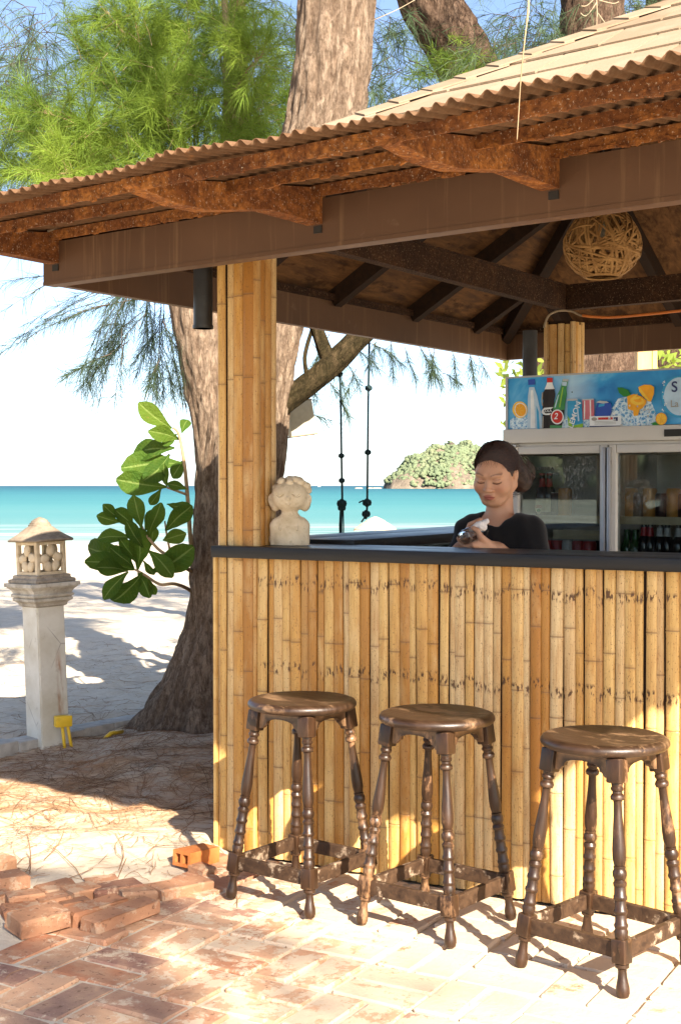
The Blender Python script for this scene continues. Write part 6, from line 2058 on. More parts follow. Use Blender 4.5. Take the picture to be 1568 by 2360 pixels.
class Foliage:
    """casuarina foliage: thin drooping branchlets along twigs"""
    def __init__(s, seed): s.rg = np.random.default_rng(seed); s.V = []; s.nv = 0; s.Q = []; s.T = []; s.tw = MB()
    def needles(s, P, D, L, droop, wd):
        n = len(P); rg = s.rg
        D = D / np.linalg.norm(D, axis=1, keepdims=True)
        side = np.cross(D, rg.normal(size=(n, 3))); side /= np.linalg.norm(side, axis=1, keepdims=True) + 1e-9
        g = np.array([0, 0, -1.0])
        L = L[:, None]; dr = droop[:, None] if hasattr(droop, '__len__') else droop
        p1 = P + D * L * 0.5 + g * L * dr * 0.25; p2 = P + D * L + g * L * dr
        w_ = wd[:, None] if hasattr(wd, '__len__') else wd
        V = np.stack([P + side * w_, P - side * w_, p1 + side * w_ * 0.85, p1 - side * w_ * 0.85, p2], 1).reshape(-1, 3)
        b = s.nv + 5 * np.arange(n)
        s.Q.append(np.stack([b, b + 1, b + 3, b + 2], 1)); s.T.append(np.stack([b + 2, b + 3, b + 4], 1))
        s.V.append(V); s.nv += len(V)
    def spray(s, p, d, L, n, nl=(0.10, 0.22), droop=0.35, nd=0.3, wd=0.0014, spread=0.75, twig=0.0025, tn=4):
        rg = s.rg
        p = np.array(p, float); d = np.array(d, float); d /= np.linalg.norm(d)
        k = np.linspace(0, 1, 7)
        path = p + d * L * k[:, None] + np.array([0, 0, -1.0]) * (L * droop * k ** 2)[:, None] + np.cumsum(rg.normal(0, 0.012 * L, size=(7, 3)), 0)
        if twig: s.tw.tube([tuple(q) for q in path], [twig * (1 - 0.75 * i / 6) for i in range(7)], tn, cap=False)
        u_ = rg.uniform(0.08, 1.0, n) ** 0.8
        P = np.stack([np.interp(u_, k, path[:, i]) for i in range(3)], 1)
        tg = np.gradient(path, axis=0); tg /= np.linalg.norm(tg, axis=1, keepdims=True)
        T = np.stack([np.interp(u_, k, tg[:, i]) for i in range(3)], 1)
        D = T * 0.65 + rg.normal(size=(n, 3)) * spread * 0.7
        s.needles(P, D, rg.uniform(*nl, n), nd + rg.uniform(-0.15, 0.2, n), wd * rg.uniform(0.7, 1.2, n))
        return path
    def finish(s, parent, mat, twmat, name="crown", inv=None):
        V = np.concatenate(s.V)
        if inv is not None: V = V - np.array(inv)
        put(name, np_mesh(name, V, quads=np.concatenate(s.Q), tris=np.concatenate(s.T)), mat, parent)
        if s.tw.v:
            tw = s.tw
            if inv is not None: tw.v = [(a - inv[0], b - inv[1], c - inv[2]) for a, b, c in tw.v]
            put("twigs", tw.mesh("twigs", True), twmat, parent, kind="stuff")

# ---- the big double-stemmed casuarina beside the bar
TY = 7.4
tb = gnd(500, 1690)
big = thing("casuarina_tree", "big rough-barked casuarina with flared root, standing directly behind the bamboo post", "tree", loc=(at(520, 1300, TY).x, TY, 0))
off = tuple(big.location)
mb = MB()
def lpt(x, y, Y=TY): return at(x, y, Y) - Vector(off)
def flare_main(a, z):
    if z > 0.75: return 1.0
    k = ((0.75 - z) / 0.75) ** 2.0
    left = max(0.0, math.cos(a - math.pi)) ** 1.3
    return 1 + k * (1.12 * left + 0.22 * (0.5 + 0.5 * math.sin(3 * a + 1.0)) + 0.15 * max(0, math.cos(a + 1.2)))
limb(mb, [lpt(512, 1760), lpt(516, 1640), lpt(528, 1480), lpt(536, 1300), lpt(552, 1080), lpt(580, 900), lpt(612, 740), lpt(680, 500), lpt(745, 290), lpt(768, 100), lpt(778, -120), lpt(782, -500), lpt(800, -900)],
     [0.25, 0.245, 0.235, 0.23, 0.245, 0.225, 0.215, 0.215, 0.215, 0.215, 0.205, 0.19, 0.15], 84, 0.10, 3.2, 1, flare_main, 0.03, 0.05)
limb(mb, [lpt(520, 1120), lpt(508, 980), lpt(492, 880), lpt(462, 730), lpt(440, 640), lpt(428, 560, TY + 0.1), lpt(424, 500, TY + 0.3)], [0.15, 0.165, 0.165, 0.16, 0.14, 0.10, 0.05], 64, 0.10, 3.2, 4, None, 0.03, 0.05)
put_limb("trunk", mb, MT["bark"], big)
# side branch with the swing rope
mb = MB()
limb(mb, [lpt(640, 935), lpt(690, 900), lpt(740, 862), lpt(790, 815), lpt(835, 770), lpt(900, 700), lpt(1010, 600)], [0.075, 0.062, 0.066, 0.064, 0.060, 0.055, 0.04], 30, 0.10, 5, 7, None, 0.03)
limb(mb, [lpt(765, 850), lpt(745, 800), lpt(728, 755), lpt(700, 690)], [0.045, 0.04, 0.036, 0.03], 22, 0.10, 5, 9, None, 0.03)
limb(mb, [lpt(700, 905), lpt(706, 870), lpt(702, 820), lpt(718, 760)], [0.016, 0.013, 0.012, 0.010], 12, 0.06, 5, 11, None, 0.03)
put_limb("branch", mb, MT["bark_mossy"], big, label="mossy side branch the ropes hang from")
fo = Foliage(21)
rg = fo.rg
def px_spray(x0, y0, x1, y1, Y, n, dY=0.0, **kw):
    a = np.array(at(x0, y0, Y)[:]); b = np.array(at(x1, y1, Y + dY)[:])
    L = np.linalg.norm(b - a)
    dr = kw.pop('droop', 0.25)
    d = (b + np.array([0, 0, L * dr])) - a
    return fo.spray(a, d, np.linalg.norm(d), n, droop=dr * L / np.linalg.norm(d), **kw)
# hanging sprays left of the trunk
for (x0, y0, x1, y1, n) in ((330, 660, 245, 872, 150), (300, 660, 225, 960, 90), (275, 690, 180, 880, 120), (300, 780, 180, 900, 170), (262, 840, 140, 860, 110), (290, 770, 262, 930, 60), (340, 670, 330, 800, 130), (360, 690, 345, 900, 140),
                            (372, 680, 360, 920, 150), (375, 740, 420, 900, 150), (385, 800, 420, 930, 150), (370, 820, 350, 900, 110), (395, 700, 410, 780, 90), (350, 650, 300, 700, 110), (320, 650, 250, 720, 120),
                            (280, 660, 60, 770, 90), (300, 690, 0, 800, 110), (240, 670, 110, 745, 60), (160, 640, -10, 665, 60), (120, 650, 15, 715, 40), (250, 700, 150, 735, 60), (330, 720, 250, 800, 90), (310, 740, 240, 800, 90), (365, 760, 300, 850, 120)):
    for rep in range(2 if x0 > 240 else 1):
        px_spray(x0 + rg.normal(0, 10) * rep, y0 + rg.normal(0, 12) * rep, x1 + rg.normal(0, 18) * rep, y1 + rg.normal(0, 18) * rep, rg.uniform(7.2, 8.3), n, rg.uniform(-.2, .2), nl=(0.07, 0.17), wd=0.0012, nd=0.35, spread=0.6, twig=0.0028)
# sprays right of the trunk and under the rear eave
for (x0, y0, x1, y1, n) in ((760, 770, 700, 900, 120), (770, 800, 790, 900, 120), (740, 860, 800, 960, 150), (730, 880, 690, 930, 110), (800, 790, 870, 850, 120), (790, 830, 830, 900, 90), (700, 830, 730, 920, 120), (680, 950, 770, 970, 90), (720, 790, 760, 860, 110),
                            (850, 790, 930, 840, 130), (900, 780, 905, 870, 120), (960, 790, 1010, 880, 160), (1000, 800, 990, 870, 130), (1040, 810, 1050, 880, 130), (1080, 810, 1090, 880, 120), (930, 800, 960, 880, 120), (870, 780, 850, 840, 110), (1020, 860, 1060, 890, 70), (985, 800, 1020, 890, 80), (820, 850, 800, 905, 60), (1100, 820, 1120, 870, 60)):
    px_spray(x0, y0, x1, y1, rg.uniform(8.6, 10.2), n, rg.uniform(-.2, .2), nl=(0.07, 0.17), wd=0.0014, nd=0.5, spread=0.55, twig=0.003)
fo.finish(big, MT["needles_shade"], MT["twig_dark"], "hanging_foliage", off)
# high crown over the beach (above the picture): casts the dappled shade on the sand
fo = Foliage(31)
def cloud(fo, c, r, n, L=(0.5, 1.1), per=30, nl=(0.2, 0.4), wd=0.006, twig=0.0):
    for k in range(n):
        d = fo.rg.normal(size=3); d /= np.linalg.norm(d); q_ = fo.rg.random() ** 0.45
        p = np.array(c) + d * q_ * np.array(r)
        fo.spray(p, d + np.array([0, 0, 0.2]), fo.rg.uniform(*L), per, nl=nl, wd=wd, twig=twig, droop=0.3)
for c, r, n in (((0.4, 6.2, 7.0), (1.5, 1.3, 0.9), 120), ((2.4, 8.6, 7.8), (1.8, 1.6, 1.0), 130), ((-0.9, 9.6, 7.2), (1.4, 1.4, 0.9), 90), ((1.0, 11.5, 8.2), (1.9, 1.5, 1.0), 120), ((3.6, 6.0, 7.6), (1.3, 1.3, .8), 80)):
    cloud(fo, np.array(c), r, n)
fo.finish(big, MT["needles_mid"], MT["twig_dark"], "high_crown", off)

# ---- young bright green casuarina behind the roof
yo = thing("young_casuarina", "bright yellow-green feathery young casuarina filling the upper left behind the awning", "tree", loc=(at(520, 800, 9.4).x, 9.4, slope_z(np.array(0.0), np.array(9.4)).item() - 0.03))
off2 = tuple(yo.location)
mb = MB()
def apt(x, y, Y): return at(x, y, Y) - Vector(off2)
limb(mb, [Vector((0, 0, 0)), apt(522, 900, 9.4), apt(520, 450, 9.4), apt(524, 250, 9.4), apt(521, 60, 9.4), apt(508, -150, 9.4)], [0.06, 0.055, 0.045, 0.034, 0.026, 0.018], 16, 0.05, 3, 2)
FUR.clear(); put("trunk", mb.mesh("trunk", True), MT["twig"], yo)
fo = Foliage(41); rg = fo.rg
branches = [((360, 420), (290, 0)), ((350, 380), (300, 60)), ((470, 380), (390, 40)), ((420, 420), (180, 130)), ((400, 440), (110, 260)), ((330, 430), (30, 295)), ((300, 440), (20, 395)), ((450, 400), (440, -20)), ((520, 300), (600, 130)), ((520, 330), (630, 230)),
            ((480, 420), (600, 330)), ((520, 250), (545, -30)), ((430, 380), (250, 20)), ((520, 200), (470, -60)), ((380, 430), (200, 330)), ((500, 430), (560, 390)), ((350, 430), (130, 400)), ((250, 440), (100, 420)), ((470, 440), (380, 280)), ((420, 430), (330, 200))]
for (a, b) in branches:
    Y0 = rg.uniform(9.0, 9.5); Y1 = Y0 + rg.uniform(-0.9, 0.6)
    p0, p1 = np.array(at(*a, Y0)[:]), np.array(at(*b, Y1)[:])
    L = np.linalg.norm(p1 - p0)
    k = np.linspace(0, 1, 9)
    path = p0 + (p1 - p0) * k[:, None] + np.array([0, 0, 1]) * (0.10 * L * np.sin(k * math.pi))[:, None] + np.cumsum(rg.normal(0, 0.008, (9, 3)), 0)
    fo.tw.tube([tuple(q_) for q_ in path], [0.0095 * (1 - 0.75 * i / 8) for i in range(9)], 5, cap=False)
    m_ = int(24 + L * 20)
    for j in range(m_):
        f = rg.uniform(0.12, 1.0)
        p = np.array([np.interp(f, k, path[:, i]) for i in range(3)])
        tg = (p1 - p0) / L
        d = tg * 0.75 + rg.normal(size=3) * 0.55
        fo.spray(p, d, rg.uniform(0.25, 0.6) * (1.15 - 0.5 * f), int(rg.uniform(70, 105)), nl=(0.09, 0.20), wd=0.0014, droop=0.15, nd=0.16, spread=0.55, twig=0.0018, tn=3)
for (x, y, n) in ((330, 200, 30), (450, 260, 24), (250, 330, 24), (560, 280, 20), (400, 380, 24), (520, 60, 16), (300, 80, 16), (160, 380, 14), (470, 420, 14)):
    for j in range(n):
        p = at(x + rg.normal(0, 60), y + rg.normal(0, 45), rg.uniform(8.6, 9.8))
        fo.spray(p, rg.normal(size=3) + np.array([0, 0, 0.7]), rg.uniform(0.25, 0.5), 100, nl=(0.09, 0.2), wd=0.0014, droop=0.15, nd=0.12, spread=0.62, twig=0.0018, tn=3)
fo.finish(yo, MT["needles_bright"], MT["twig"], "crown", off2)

# ---- more distant casuarinas behind the roof
def back_tree(label, path, radii, Y, foliage, seed, bark="bark_dark", fmat="needles_far", moss=None):
    base = at(path[0][0], path[0][1], Y)
    gz = float(slope_z(np.array(base.x), np.array(Y)))
    t = thing("casuarina_tree", label, "tree", loc=(base.x, Y, gz - 0.05), group="casuarina trees behind the bar")
    o_ = Vector(t.location)
    mb = MB()
    pts = [Vector((0, 0, 0))] + [at(x, y, Y) - o_ for x, y in path]
    limb(mb, pts, radii, 44, 0.10, 3, seed, None, 0.06, 0.06)
    put_limb("trunk", mb, MT[bark], t)
    fo = Foliage(seed); rg = fo.rg
    for (x, y, rx, ry, n) in foliage:
        for j in range(n):
            p = at(x + rg.normal(0, rx), y + rg.normal(0, ry), Y + rg.uniform(-1.2, 1.8))
            fo.spray(p, rg.normal(size=3) * np.array([1, 1, 0.6]) + np.array([0, 0, -0.1]), rg.uniform(0.4, 1.0), 34, nl=(0.14, 0.32), wd=0.0026, droop=0.45, nd=0.5, spread=0.6, twig=0.0045, tn=3)
    fo.finish(t, MT[fmat], MT["twig_dark"], "crown", tuple(o_))
    if moss:
        fo = Foliage(seed + 1); rg = fo.rg
        for j in range(45):
            p = at(moss[0] + rg.normal(0, 38), moss[1] + rg.normal(0, 26), Y - 0.5)
            fo.spray(p, rg.normal(size=3) + np.array([0, 0, 0.3]), rg.uniform(0.2, 0.4), 55, nl=(0.08, 0.18), wd=0.002, droop=0.2, nd=0.1, twig=0.002, tn=3)
        fo.finish(t, MT["needles_bright"], MT["twig_dark"], "fresh_shoots", tuple(o_))
back_tree("leaning dark casuarina trunk behind the roof, right of the tallest trunk", [(1290, 900), (1270, 600), (1190, 380), (1105, 210), (1040, 90), (985, 0), (940, -140), (900, -400)], [0.36, 0.36, 0.34, 0.30, 0.29, 0.28, 0.28, 0.26, 0.22], 13.0,
          [(900, 60, 60, 70, 40), (910, 200, 40, 60, 40), (1150, 120, 60, 60, 60), (1180, 220, 50, 40, 40), (980, 300, 60, 40, 30), (880, 280, 30, 40, 24)], 61, moss=(1045, 165))
back_tree("thick upright casuarina trunk rising behind the shingled roof's upper slope", [(1395, 900), (1390, 600), (1375, 300), (1362, 100), (1368, -60), (1380, -400)], [0.44, 0.42, 0.40, 0.37, 0.35, 0.34, 0.30], 14.5,
          [(1240, 60, 30, 60, 50), (1210, 160, 30, 40, 30), (1450, 30, 30, 30, 30), (1265, 120, 20, 40, 24)], 67)
back_tree("casuarina trunk at the top right corner behind the roof", [(1570, 700), (1560, 300), (1552, 60), (1545, -100), (1545, -400)], [0.34, 0.33, 0.32, 0.31, 0.30, 0.28], 15.5, [(1480, 20, 30, 40, 20)], 71)
back_tree("feathery shaded casuarina beyond the young bright one at upper left", [(560, 900), (556, 600), (550, 200), (545, -100), (540, -400)], [0.14, 0.13, 0.12, 0.10, 0.08, 0.06], 14.0,
          [(60, 130, 40, 70, 60), (90, 240, 50, 40, 60), (30, 330, 40, 40, 40), (600, 60, 40, 60, 50), (640, 180, 30, 60, 44), (80, 60, 50, 40, 30), (620, 300, 20, 30, 16)], 73, fmat="needles_far")

# ---- casuarina behind the photographer: throws the dappled shade over the lower left paving
bt = thing("casuarina_tree", "casuarina standing behind the viewer, out of the picture, shading the paving", "tree", loc=(1.0, -6.6, 0), group="casuarina trees behind the bar")
mb = MB(); limb(mb, [(0, 0, -0.1), (0.05, 0.05, 1.5), (0.2, 0.2, 3.4), (0.8, 0.4, 5.2), (1.6, 0.5, 6.6), (2.6, 0.6, 7.6)], [0.22, 0.18, 0.15, 0.10, 0.055, 0.02], 24, 0.08, 3, 3, None, 0.08)
limb(mb, [(0.7, 0.3, 5.0), (1.5, 1.0, 6.2), (2.2, 1.6, 7.0)], [0.05, 0.035, 0.012], 12, 0.05, 3, 5, None, 0.08)
put_limb("trunk", mb, MT["bark_dark"], bt)
fo = Foliage(91)
SHADE = []
def sunward(x, y, z):
    s_ = z / math.tan(SUN_EL)
    return np.array([x + SUN_H.x * s_, y + SUN_H.y * s_, z])
rgs = np.random.default_rng(17)
for k in range(115):        # loose tufts, so that the shade is broken into streaks
    x, y = rgs.uniform(-1.55, 0.15), rgs.uniform(2.7, 4.85)
    if x > -0.50 + (4.35 - y) * 0.43 and rgs.random() < 0.92: continue
    z = rgs.uniform(6.0, 8.2)
    c0 = sunward(x, y, z)
    for j in range(3):
        fo.spray(c0 + rgs.normal(size=3) * 0.12, np.array([rgs.normal(0, 1), rgs.normal(0, 1), -0.5]), rgs.uniform(0.3, 0.6), 18, nl=(0.10, 0.22), wd=0.0038, twig=0.006, droop=0.4)
fo.finish(bt, MT["needles_mid"], MT["twig_dark"], "crown", tuple(bt.location))

# ================================================================== sea-almond sapling with big leaves
def leaf_mesh(seed):
    rg = random.Random(seed)
    n = 9; V = []; A = []
    wob = rg.uniform(-0.06, 0.06); curl = rg.uniform(0.05, 0.30); fold = rg.uniform(0.10, 0.28)
    for i in range(n + 1):
        f = i / n
        wd = 0.29 * (math.sin(math.pi * min(1, (f ** 1.45) * 0.97 + 0.015)) ** 0.72) * (0.55 + 0.5 * f) + 0.004
        z = -curl * f * f + 0.02 * math.sin(f * 9 + seed)
        for k, fx in enumerate((-1, -0.55, -0.10, -0.045, 0.045, 0.10, 0.55, 1)):
            V.append((f, fx * wd + wob * math.sin(f * 3), z + fold * abs(fx) * wd + 0.012 * math.sin(f * 22 + k * 1.3) * abs(fx)))
            A.append(0.45 if abs(fx) < 0.06 else 0.0)
    F = [(i * 8 + k, i * 8 + k + 1, (i + 1) * 8 + k + 1, (i + 1) * 8 + k) for i in range(n) for k in range(7)]
    me = bpy.data.meshes.new("leaf"); me.from_pydata(V, [], F); me.polygons.foreach_set("use_smooth", [True] * len(F)); me.update()
    set_attr(me, "vein", A); me.materials.append(MT["almond_leaf"]); return me
LM = [leaf_mesh(i) for i in range(6)]
SY = 7.05
sap = thing("sea_almond_sapling", "sea-almond sapling with large glossy green leaves growing beside the big trunk", "plant", loc=(at(455, 1400, 7.5).x, 7.5, 0.0))
soff = Vector(sap.location)
mb = MB()
def tw(pts, r0, r1):
    P_ = smooth_pts([at(x, y, Y) - soff for x, y, Y in pts], 5)
    mb.tube(P_, [r0 + (r1 - r0) * i / (len(P_) - 1) for i in range(len(P_))], 7)
tw([(462, 1690, 7.55), (455, 1400, 7.5), (440, 1250, 7.25), (432, 1140, 7.1), (424, 1060, SY), (412, 1000, SY), (398, 985, SY)], 0.016, 0.006)
tw([(448, 1320, 7.4), (428, 1308, 7.2), (395, 1285, SY), (362, 1262, SY), (330, 1220, SY), (318, 1180, SY)], 0.012, 0.006)
tw([(452, 1372, 7.5), (430, 1355, 7.3), (400, 1345, SY), (368, 1346, SY), (335, 1325, SY), (312, 1312, SY)], 0.011, 0.006)
tw([(432, 1140, 7.1), (410, 1132, SY), (384, 1123, SY)], 0.008, 0.005)
tw([(395, 1285, SY), (385, 1235, SY), (380, 1200, SY)], 0.007, 0.004)
put("stems", mb.mesh("stems", True), MT["twig"], sap)
leaves = [(396, 987, 326, 932), (411, 1012, 359, 998), (419, 999, 436, 960), (403, 1032, 301, 1040), (421, 1067, 278, 1077), (384, 1122, 272, 1107), (386, 1122, 374, 1073), (431, 1127, 391, 1117), (390, 1047, 346, 1097),
          (326, 1218, 303, 1148), (313, 1222, 269, 1174), (276, 1203, 230, 1189), (274, 1192, 246, 1168), (305, 1240, 230, 1232), (296, 1268, 189, 1266), (311, 1313, 203, 1283), (318, 1314, 322, 1219), (311, 1311, 265, 1258),
          (328, 1318, 260, 1399), (296, 1318, 240, 1373), (342, 1268, 388, 1322), (349, 1318, 437, 1271), (339, 1334, 361, 1370), (375, 1245, 419, 1234), (381, 1222, 438, 1178), (385, 1162, 438, 1165), (342, 1236, 376, 1178), (333, 1226, 352, 1172),
          (296, 1315, 225, 1306), (318, 1300, 285, 1240), (330, 1262, 300, 1205), (345, 1262, 352, 1210), (330, 1290, 348, 1330), (408, 1000, 380, 1020), (424, 1060, 400, 1100), (372, 1125, 345, 1165), (318, 1318, 340, 1372)]
for i, (x0, y0, x1, y1) in enumerate(leaves):
    a = at(x0, y0, SY + R.uniform(-0.05, 0.05)); b = at(x1, y1, SY + R.uniform(-0.14, 0.06))
    d = b - a; L = d.length
    ex_ = d.normalized()
    fac = Vector((R.gauss(0.15, 0.35), -1.0, R.gauss(0.35, 0.35)))          # leaf faces roughly the light
    ey_ = fac.cross(ex_).normalized(); ez_ = ex_.cross(ey_)
    o = bpy.data.objects.new("leaf", LM[i % 6]); COL.objects.link(o); o.parent = sap
    o.matrix_basis = basis(ex_ * L, ey_ * L * R.uniform(0.9, 1.1), ez_ * L, a - soff)

# ================================================================== things in the background
# swing ropes
def rope(name, lab, pts, knots, r=0.006):
    mb = MB(); mb.tube(smooth_pts(pts, 8), r, 8)
    t = thing(name, lab, "rope", group="ropes hanging from the branch")
    t.location = pts[0]
    o_ = Vector(t.location)
    mb.v = [tuple(Vector(p) - o_) for p in mb.v]
    put("rope_strand", mb.mesh("rope_strand", True), MT["rope"], t)
    for k, sc in knots:
        mb = MB(); mb.ell((0, 0, 0), (0.013 * sc, 0.013 * sc, 0.017 * sc), n=10, m=8)
        mb.tube([(math.cos(a) * 0.013 * sc, math.sin(a) * 0.013 * sc, 0.008 * sc * math.sin(2 * a)) for a in [2 * math.pi * i / 12 for i in range(13)]], 0.005 * sc, 6, cap=False)
        put("knot", mb.mesh("knot", True), MT["rope"], t, M=Matrix.Translation(k - o_))
    return t
RY = 7.45
a = lambda x, y, Y=RY: at(x, y, Y)
r1 = rope("hanging_rope", "left swing rope tied round the branch, hanging beside the stone bust", [a(776, 815), a(781, 850), a(784, 900), a(785, 960), a(786, 1030), a(787, 1090), a(788, 1150), a(786, 1200), a(786, 1300)],
          [(a(781, 842), 1.5), (a(782, 862), 1.1), (a(786, 1050), 1.0), (a(787, 1107), 1.0), (a(787, 1160), 1.6), (a(787, 1170), 1.3)])
o_ = Vector(r1.location)
mb = MB(); mb.tube([a(784, 1172) - o_, a(782, 1210) - o_, a(784, 1300) - o_], 0.0045, 6); mb.tube([a(790, 1172) - o_, a(791, 1215) - o_, a(789, 1300) - o_], 0.0045, 6)
mb.tube([a(770, 800) - o_, a(766, 822) - o_, a(774, 846) - o_, a(783, 848) - o_, a(792, 828) - o_], 0.006, 6)
put("rope_tail", mb.mesh("rope_tail", True), MT["rope"], r1)
r2 = rope("hanging_rope", "right swing rope with knots hanging straight down over the sea view", [a(850, 700, 7.6), a(850, 800, 7.6), a(848, 900, 7.6), a(847, 1000, 7.6), a(846, 1100, 7.6), a(845, 1170, 7.6), a(842, 1196, 7.6)],
          [(a(849, 894, 7.6), 1.2), (a(847, 1042, 7.6), 1.1), (a(845, 1158, 7.6), 1.5), (a(843, 1184, 7.6), 1.4)])
o_ = Vector(r2.location)
mb = MB(); mb.tube([a(845, 1156, 7.6) - o_, a(836, 1153, 7.6) - o_, a(826, 1158, 7.6) - o_], 0.005, 6); mb.tube([a(842, 1184, 7.6) - o_, a(838, 1194, 7.6) - o_, a(832, 1203, 7.6) - o_], 0.005, 6)
put("rope_tail", mb.mesh("rope_tail", True), MT["rope"], r2)

# cloth lampshade hanging from the branch
c = at(692, 964, 7.7)
ls = thing("fabric_lampshade", "pale grey box-shaped fabric lampshade hanging crooked from the branch", "lamp", M=Matrix.Translation(c) @ Matrix.Rotation(rad(-8), 4, 'Y') @ Matrix.Rotation(rad(14), 4, 'Z'))
mb = MB(); hw, hh_, dp = 0.075, 0.098, 0.045
vs = []
for z, k in ((-hh_, 1.0), (0, 0.955), (hh_, 0.92)):
    for x, y in ((-hw, -dp), (hw, -dp), (hw, dp), (-hw, dp)): vs.append((x * k, y * k, z))
mb.add(vs, [(i * 4 + k, i * 4 + (k + 1) % 4, (i + 1) * 4 + (k + 1) % 4, (i + 1) * 4 + k) for i in range(2) for k in range(4)])
put("shade", mb.mesh("shade"), MT["lampshade"], ls)
for z, k in ((-hh_, 1.01), (hh_, 0.93)):
    mb = MB()
    p = [(-hw * k, -dp * k, z), (hw * k, -dp * k, z), (hw * k, dp * k, z), (-hw * k, dp * k, z)]
    for i in range(4): mb.tube([p[i], p[(i + 1) % 4]], 0.004, 6)
    put("shade_rim", mb.mesh("shade_rim"), MT["dry_twig"], ls)
mb = MB(); mb.tube([(-0.05, 0, hh_), (-0.055, 0, hh_ + 0.05), (-0.05, 0, hh_ + 0.12)], 0.003, 6); put("hanging_loop", mb.mesh("hanging_loop"), MT["rope"], ls)

# thatched parasol low on the beach
PYd = 62.0
pt = at(864, 1190, PYd); gz = float(slope_z(np.array(pt.x), np.array(PYd)))
par = thing("thatch_parasol", "cream thatched beach parasol by the water, seen over the side counter", "parasol", loc=(pt.x, PYd, gz))
hz = pt.z - gz
mb = MB()
prof = [(0.98, hz - 0.60), (0.97, hz - 0.55), (0.74, hz - 0.40), (0.73, hz - 0.37), (0.46, hz - 0.22), (0.45, hz - 0.19), (0.20, hz - 0.06), (0.04, hz)]
mb.lathe(prof, 48); put("thatch_roof", mb.mesh("thatch_roof", auto=25), MT["thatch"], par)
mb = MB()
rgp = random.Random(3)
for k in range(170):
    an = rgp.uniform(0, 6.283); r0 = rgp.choice((0.97, 0.73, 0.45)); z0 = {0.97: hz - 0.57, 0.73: hz - 0.38, 0.45: hz - 0.2}[r0]
    mb.tube([((r0 - .06) * math.cos(an), (r0 - .06) * math.sin(an), z0 + 0.03), ((r0 + .03) * math.cos(an + .03), (r0 + .03) * math.sin(an + .03), z0 - rgp.uniform(0.04, 0.09))], 0.012, 4)
put("thatch_fringe", mb.mesh("thatch_fringe"), MT["thatch"], par, kind="stuff")
mb = MB(); mb.tube([(0, 0, -0.2), (0, 0, hz - 0.1)], 0.045, 10); put("pole", mb.mesh("pole", True), MT["twig"], par)

# tiny sailing boats on the horizon
for (x, Yb, hgt, lab) in ((735, 3400.0, 9.0, "tiny white sailing boat on the horizon right of the bust"),):
    p = at(x, 1121, Yb)
    b = thing("sailing_boat", lab, "boat", loc=(p.x, Yb, SEA_Z))
    mb = MB(); mb.add([(-4, -1, 0.8), (4, -1, 0.8), (5, 0, 1.0), (4, 1, 0.8), (-4, 1, 0.8), (-3.4, -.6, -0.4), (3.4, -.6, -0.4), (3.4, .6, -0.4), (-3.4, .6, -0.4)], [(0, 1, 2, 3, 4), (0, 5, 6, 1), (1, 6, 2), (2, 6, 7), (2, 7, 3), (3, 7, 8, 4), (4, 8, 5, 0), (5, 8, 7, 6)])
    put("hull", mb.mesh("hull"), MT["print_white"], b)
    mb = MB(); mb.prism([(-2.2, 1.4), (1.2, 1.4), (1.0, hgt)], 0.08); put("sail", mb.mesh("sail"), MT["print_white"], b)
    mb = MB(); mb.tube([(1.1, 0.04, 0.8), (1.1, 0.04, hgt + 0.4)], 0.06, 6); put("mast", mb.mesh("mast"), MT["aluminium"], b)
# rocks off the island
for i, (x, w_) in enumerate(((826, 16), (852, 11), (868, 20))):
    p = at(x, 1121, 1480)
    rock("sea_rock", (p.x, 1480, SEA_Z + 0.3), (w_ * 0.5, 3, 1.8), 0.2, 20 + i, ("low reef rock farthest left of the island", "middle low reef rock left of the island", "reef rock touching the island's left end")[i])

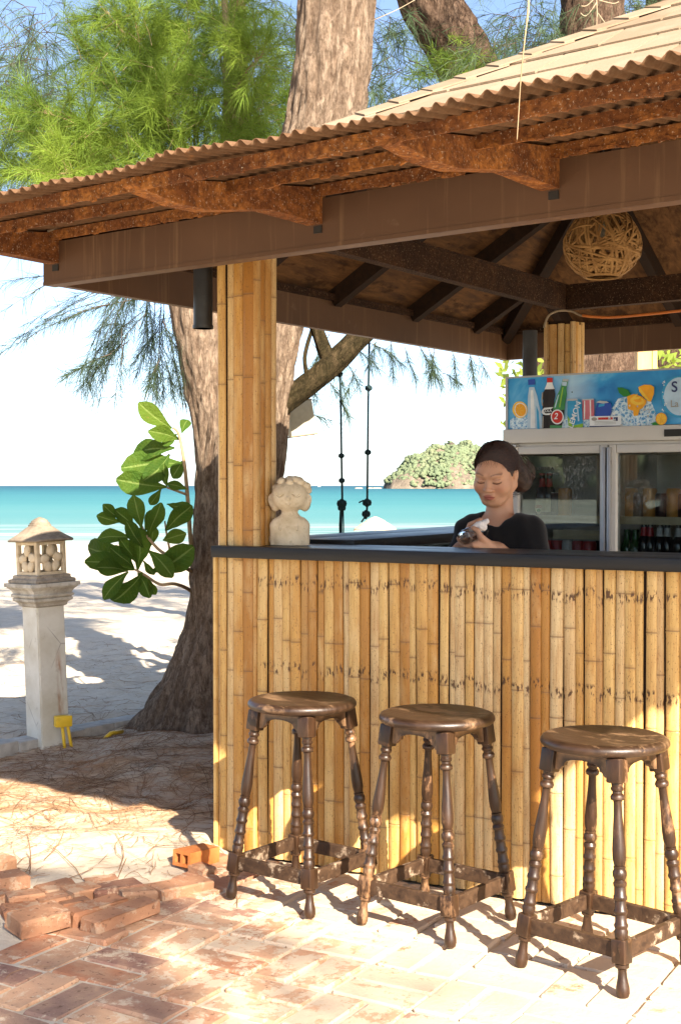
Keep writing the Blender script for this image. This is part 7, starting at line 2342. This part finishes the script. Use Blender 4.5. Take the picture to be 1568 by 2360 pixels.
# timber screen and bright shrub behind the fridge
sc = thing("timber_screen", "sunlit yellow timber post standing behind the fridge under the rear eave", "post", loc=(at(1484, 840, 9.5).x, 9.5, -0.02))
mb = MB(); mb.box((-0.012, 0, 1.3), (0.10, 0.10, 2.6), bev=0.004); put("timber_post", mb.mesh("timber_post"), MT["plain_timber"], sc)
mb = MB(); mb.box((0.062, 0.0, 1.3), (0.035, 0.08, 2.6), bev=0.004); put("timber_board", mb.mesh("timber_board"), MT["plain_timber"], sc)
def shrub(label, boxes, Y, seed, n):
    rg = np.random.default_rng(seed)
    base = at(boxes[0][0], 1200, Y)
    t = thing("shrub", label, "shrub", loc=(base.x, Y, float(slope_z(np.array(base.x), np.array(Y)))))
    o_ = Vector(t.location)
    V, Q = [], []
    for (x0, y0, x1, y1) in boxes:
        for k in range(n):
            p = at(rg.uniform(x0, x1), rg.uniform(y0, y1), Y + rg.uniform(-0.5, 0.5)) - o_
            d = Vector(rg.normal(size=3)).normalized(); sd = d.orthogonal().normalized() ; L = rg.uniform(0.06, 0.13)
            nn = d.cross(sd)
            b = len(V)
            V += [p, p + d * L * 0.5 + sd * L * 0.28 + nn * 0.01, p + d * L, p + d * L * 0.5 - sd * L * 0.28 + nn * 0.01]
            Q.append((b, b + 1, b + 2, b + 3))
    put("foliage", np_mesh("foliage", V, quads=Q), MT["far_leaf"], t)
    mb = MB()
    for k in range(9):
        x0, y0, x1, y1 = boxes[rg.integers(len(boxes))]
        e_ = at(rg.uniform(x0, x1), rg.uniform(y0, y1), Y) - o_
        mb.tube(smooth_pts([Vector((rg.normal(0, .06), rg.normal(0, .06), -0.05)), e_ * 0.5 + Vector((rg.normal(0, .1), 0, 0)), e_], 5), 0.012, 6)
    put("stems", mb.mesh("stems", True), MT["dry_twig"], t)
shrub("sunlit shrub with pale twigs behind the fridge at the right edge", [(1500, 790, 1700, 1000)], 11.0, 5, 420)
shrub("yellow-green shrub seen left of the rear bamboo post", [(1150, 822, 1250, 905), (1160, 880, 1260, 1000)], 12.0, 6, 90)

# dry aerial twigs on the trunks, and a hanging bark thread in front of the awning
mb = MB()
for pts in ([(1372, -20), (1374, 30), (1372, 75)], [(1374, -10), (1352, 12), (1338, 14)], [(1374, 5), (1350, 36), (1336, 30)], [(1376, 30), (1400, 60), (1420, 56), (1426, 46)], [(1378, 0), (1410, 8), (1424, 4)]):
    mb.tube(smooth_pts([at(x, y, 13.9) for x, y in pts], 6), 0.005, 6)
put("dry_vine", mb.mesh("dry_vine", True), MT["dry_twig"], label="pale dry vine twigs curling over the thick upright trunk", cat="vine")
mb = MB(); mb.tube(smooth_pts([at(955, 0, 7.2), at(915, 22, 7.2), at(870, 42, 7.2), at(845, 52, 7.25)], 6), 0.002, 6)
put("dry_branch", mb.mesh("dry_branch", True), MT["dry_twig"], label="bare pale twig sticking out from the tallest trunk", cat="twig")
mb = MB(); mb.tube(smooth_pts([at(1218, -60, 2.25), at(1216, 20, 2.25), at(1208, 90, 2.25), at(1199, 180, 2.25), at(1194, 260, 2.25), at(1190, 322, 2.25)], 8), [0.0020] * 12 + [0.0012] * 14 + [0.0008] * 15, 6)
put("bark_thread", mb.mesh("bark_thread", True), MT["twig"], label="thin pale fibre hanging in front of the rusty awning", cat="twig")
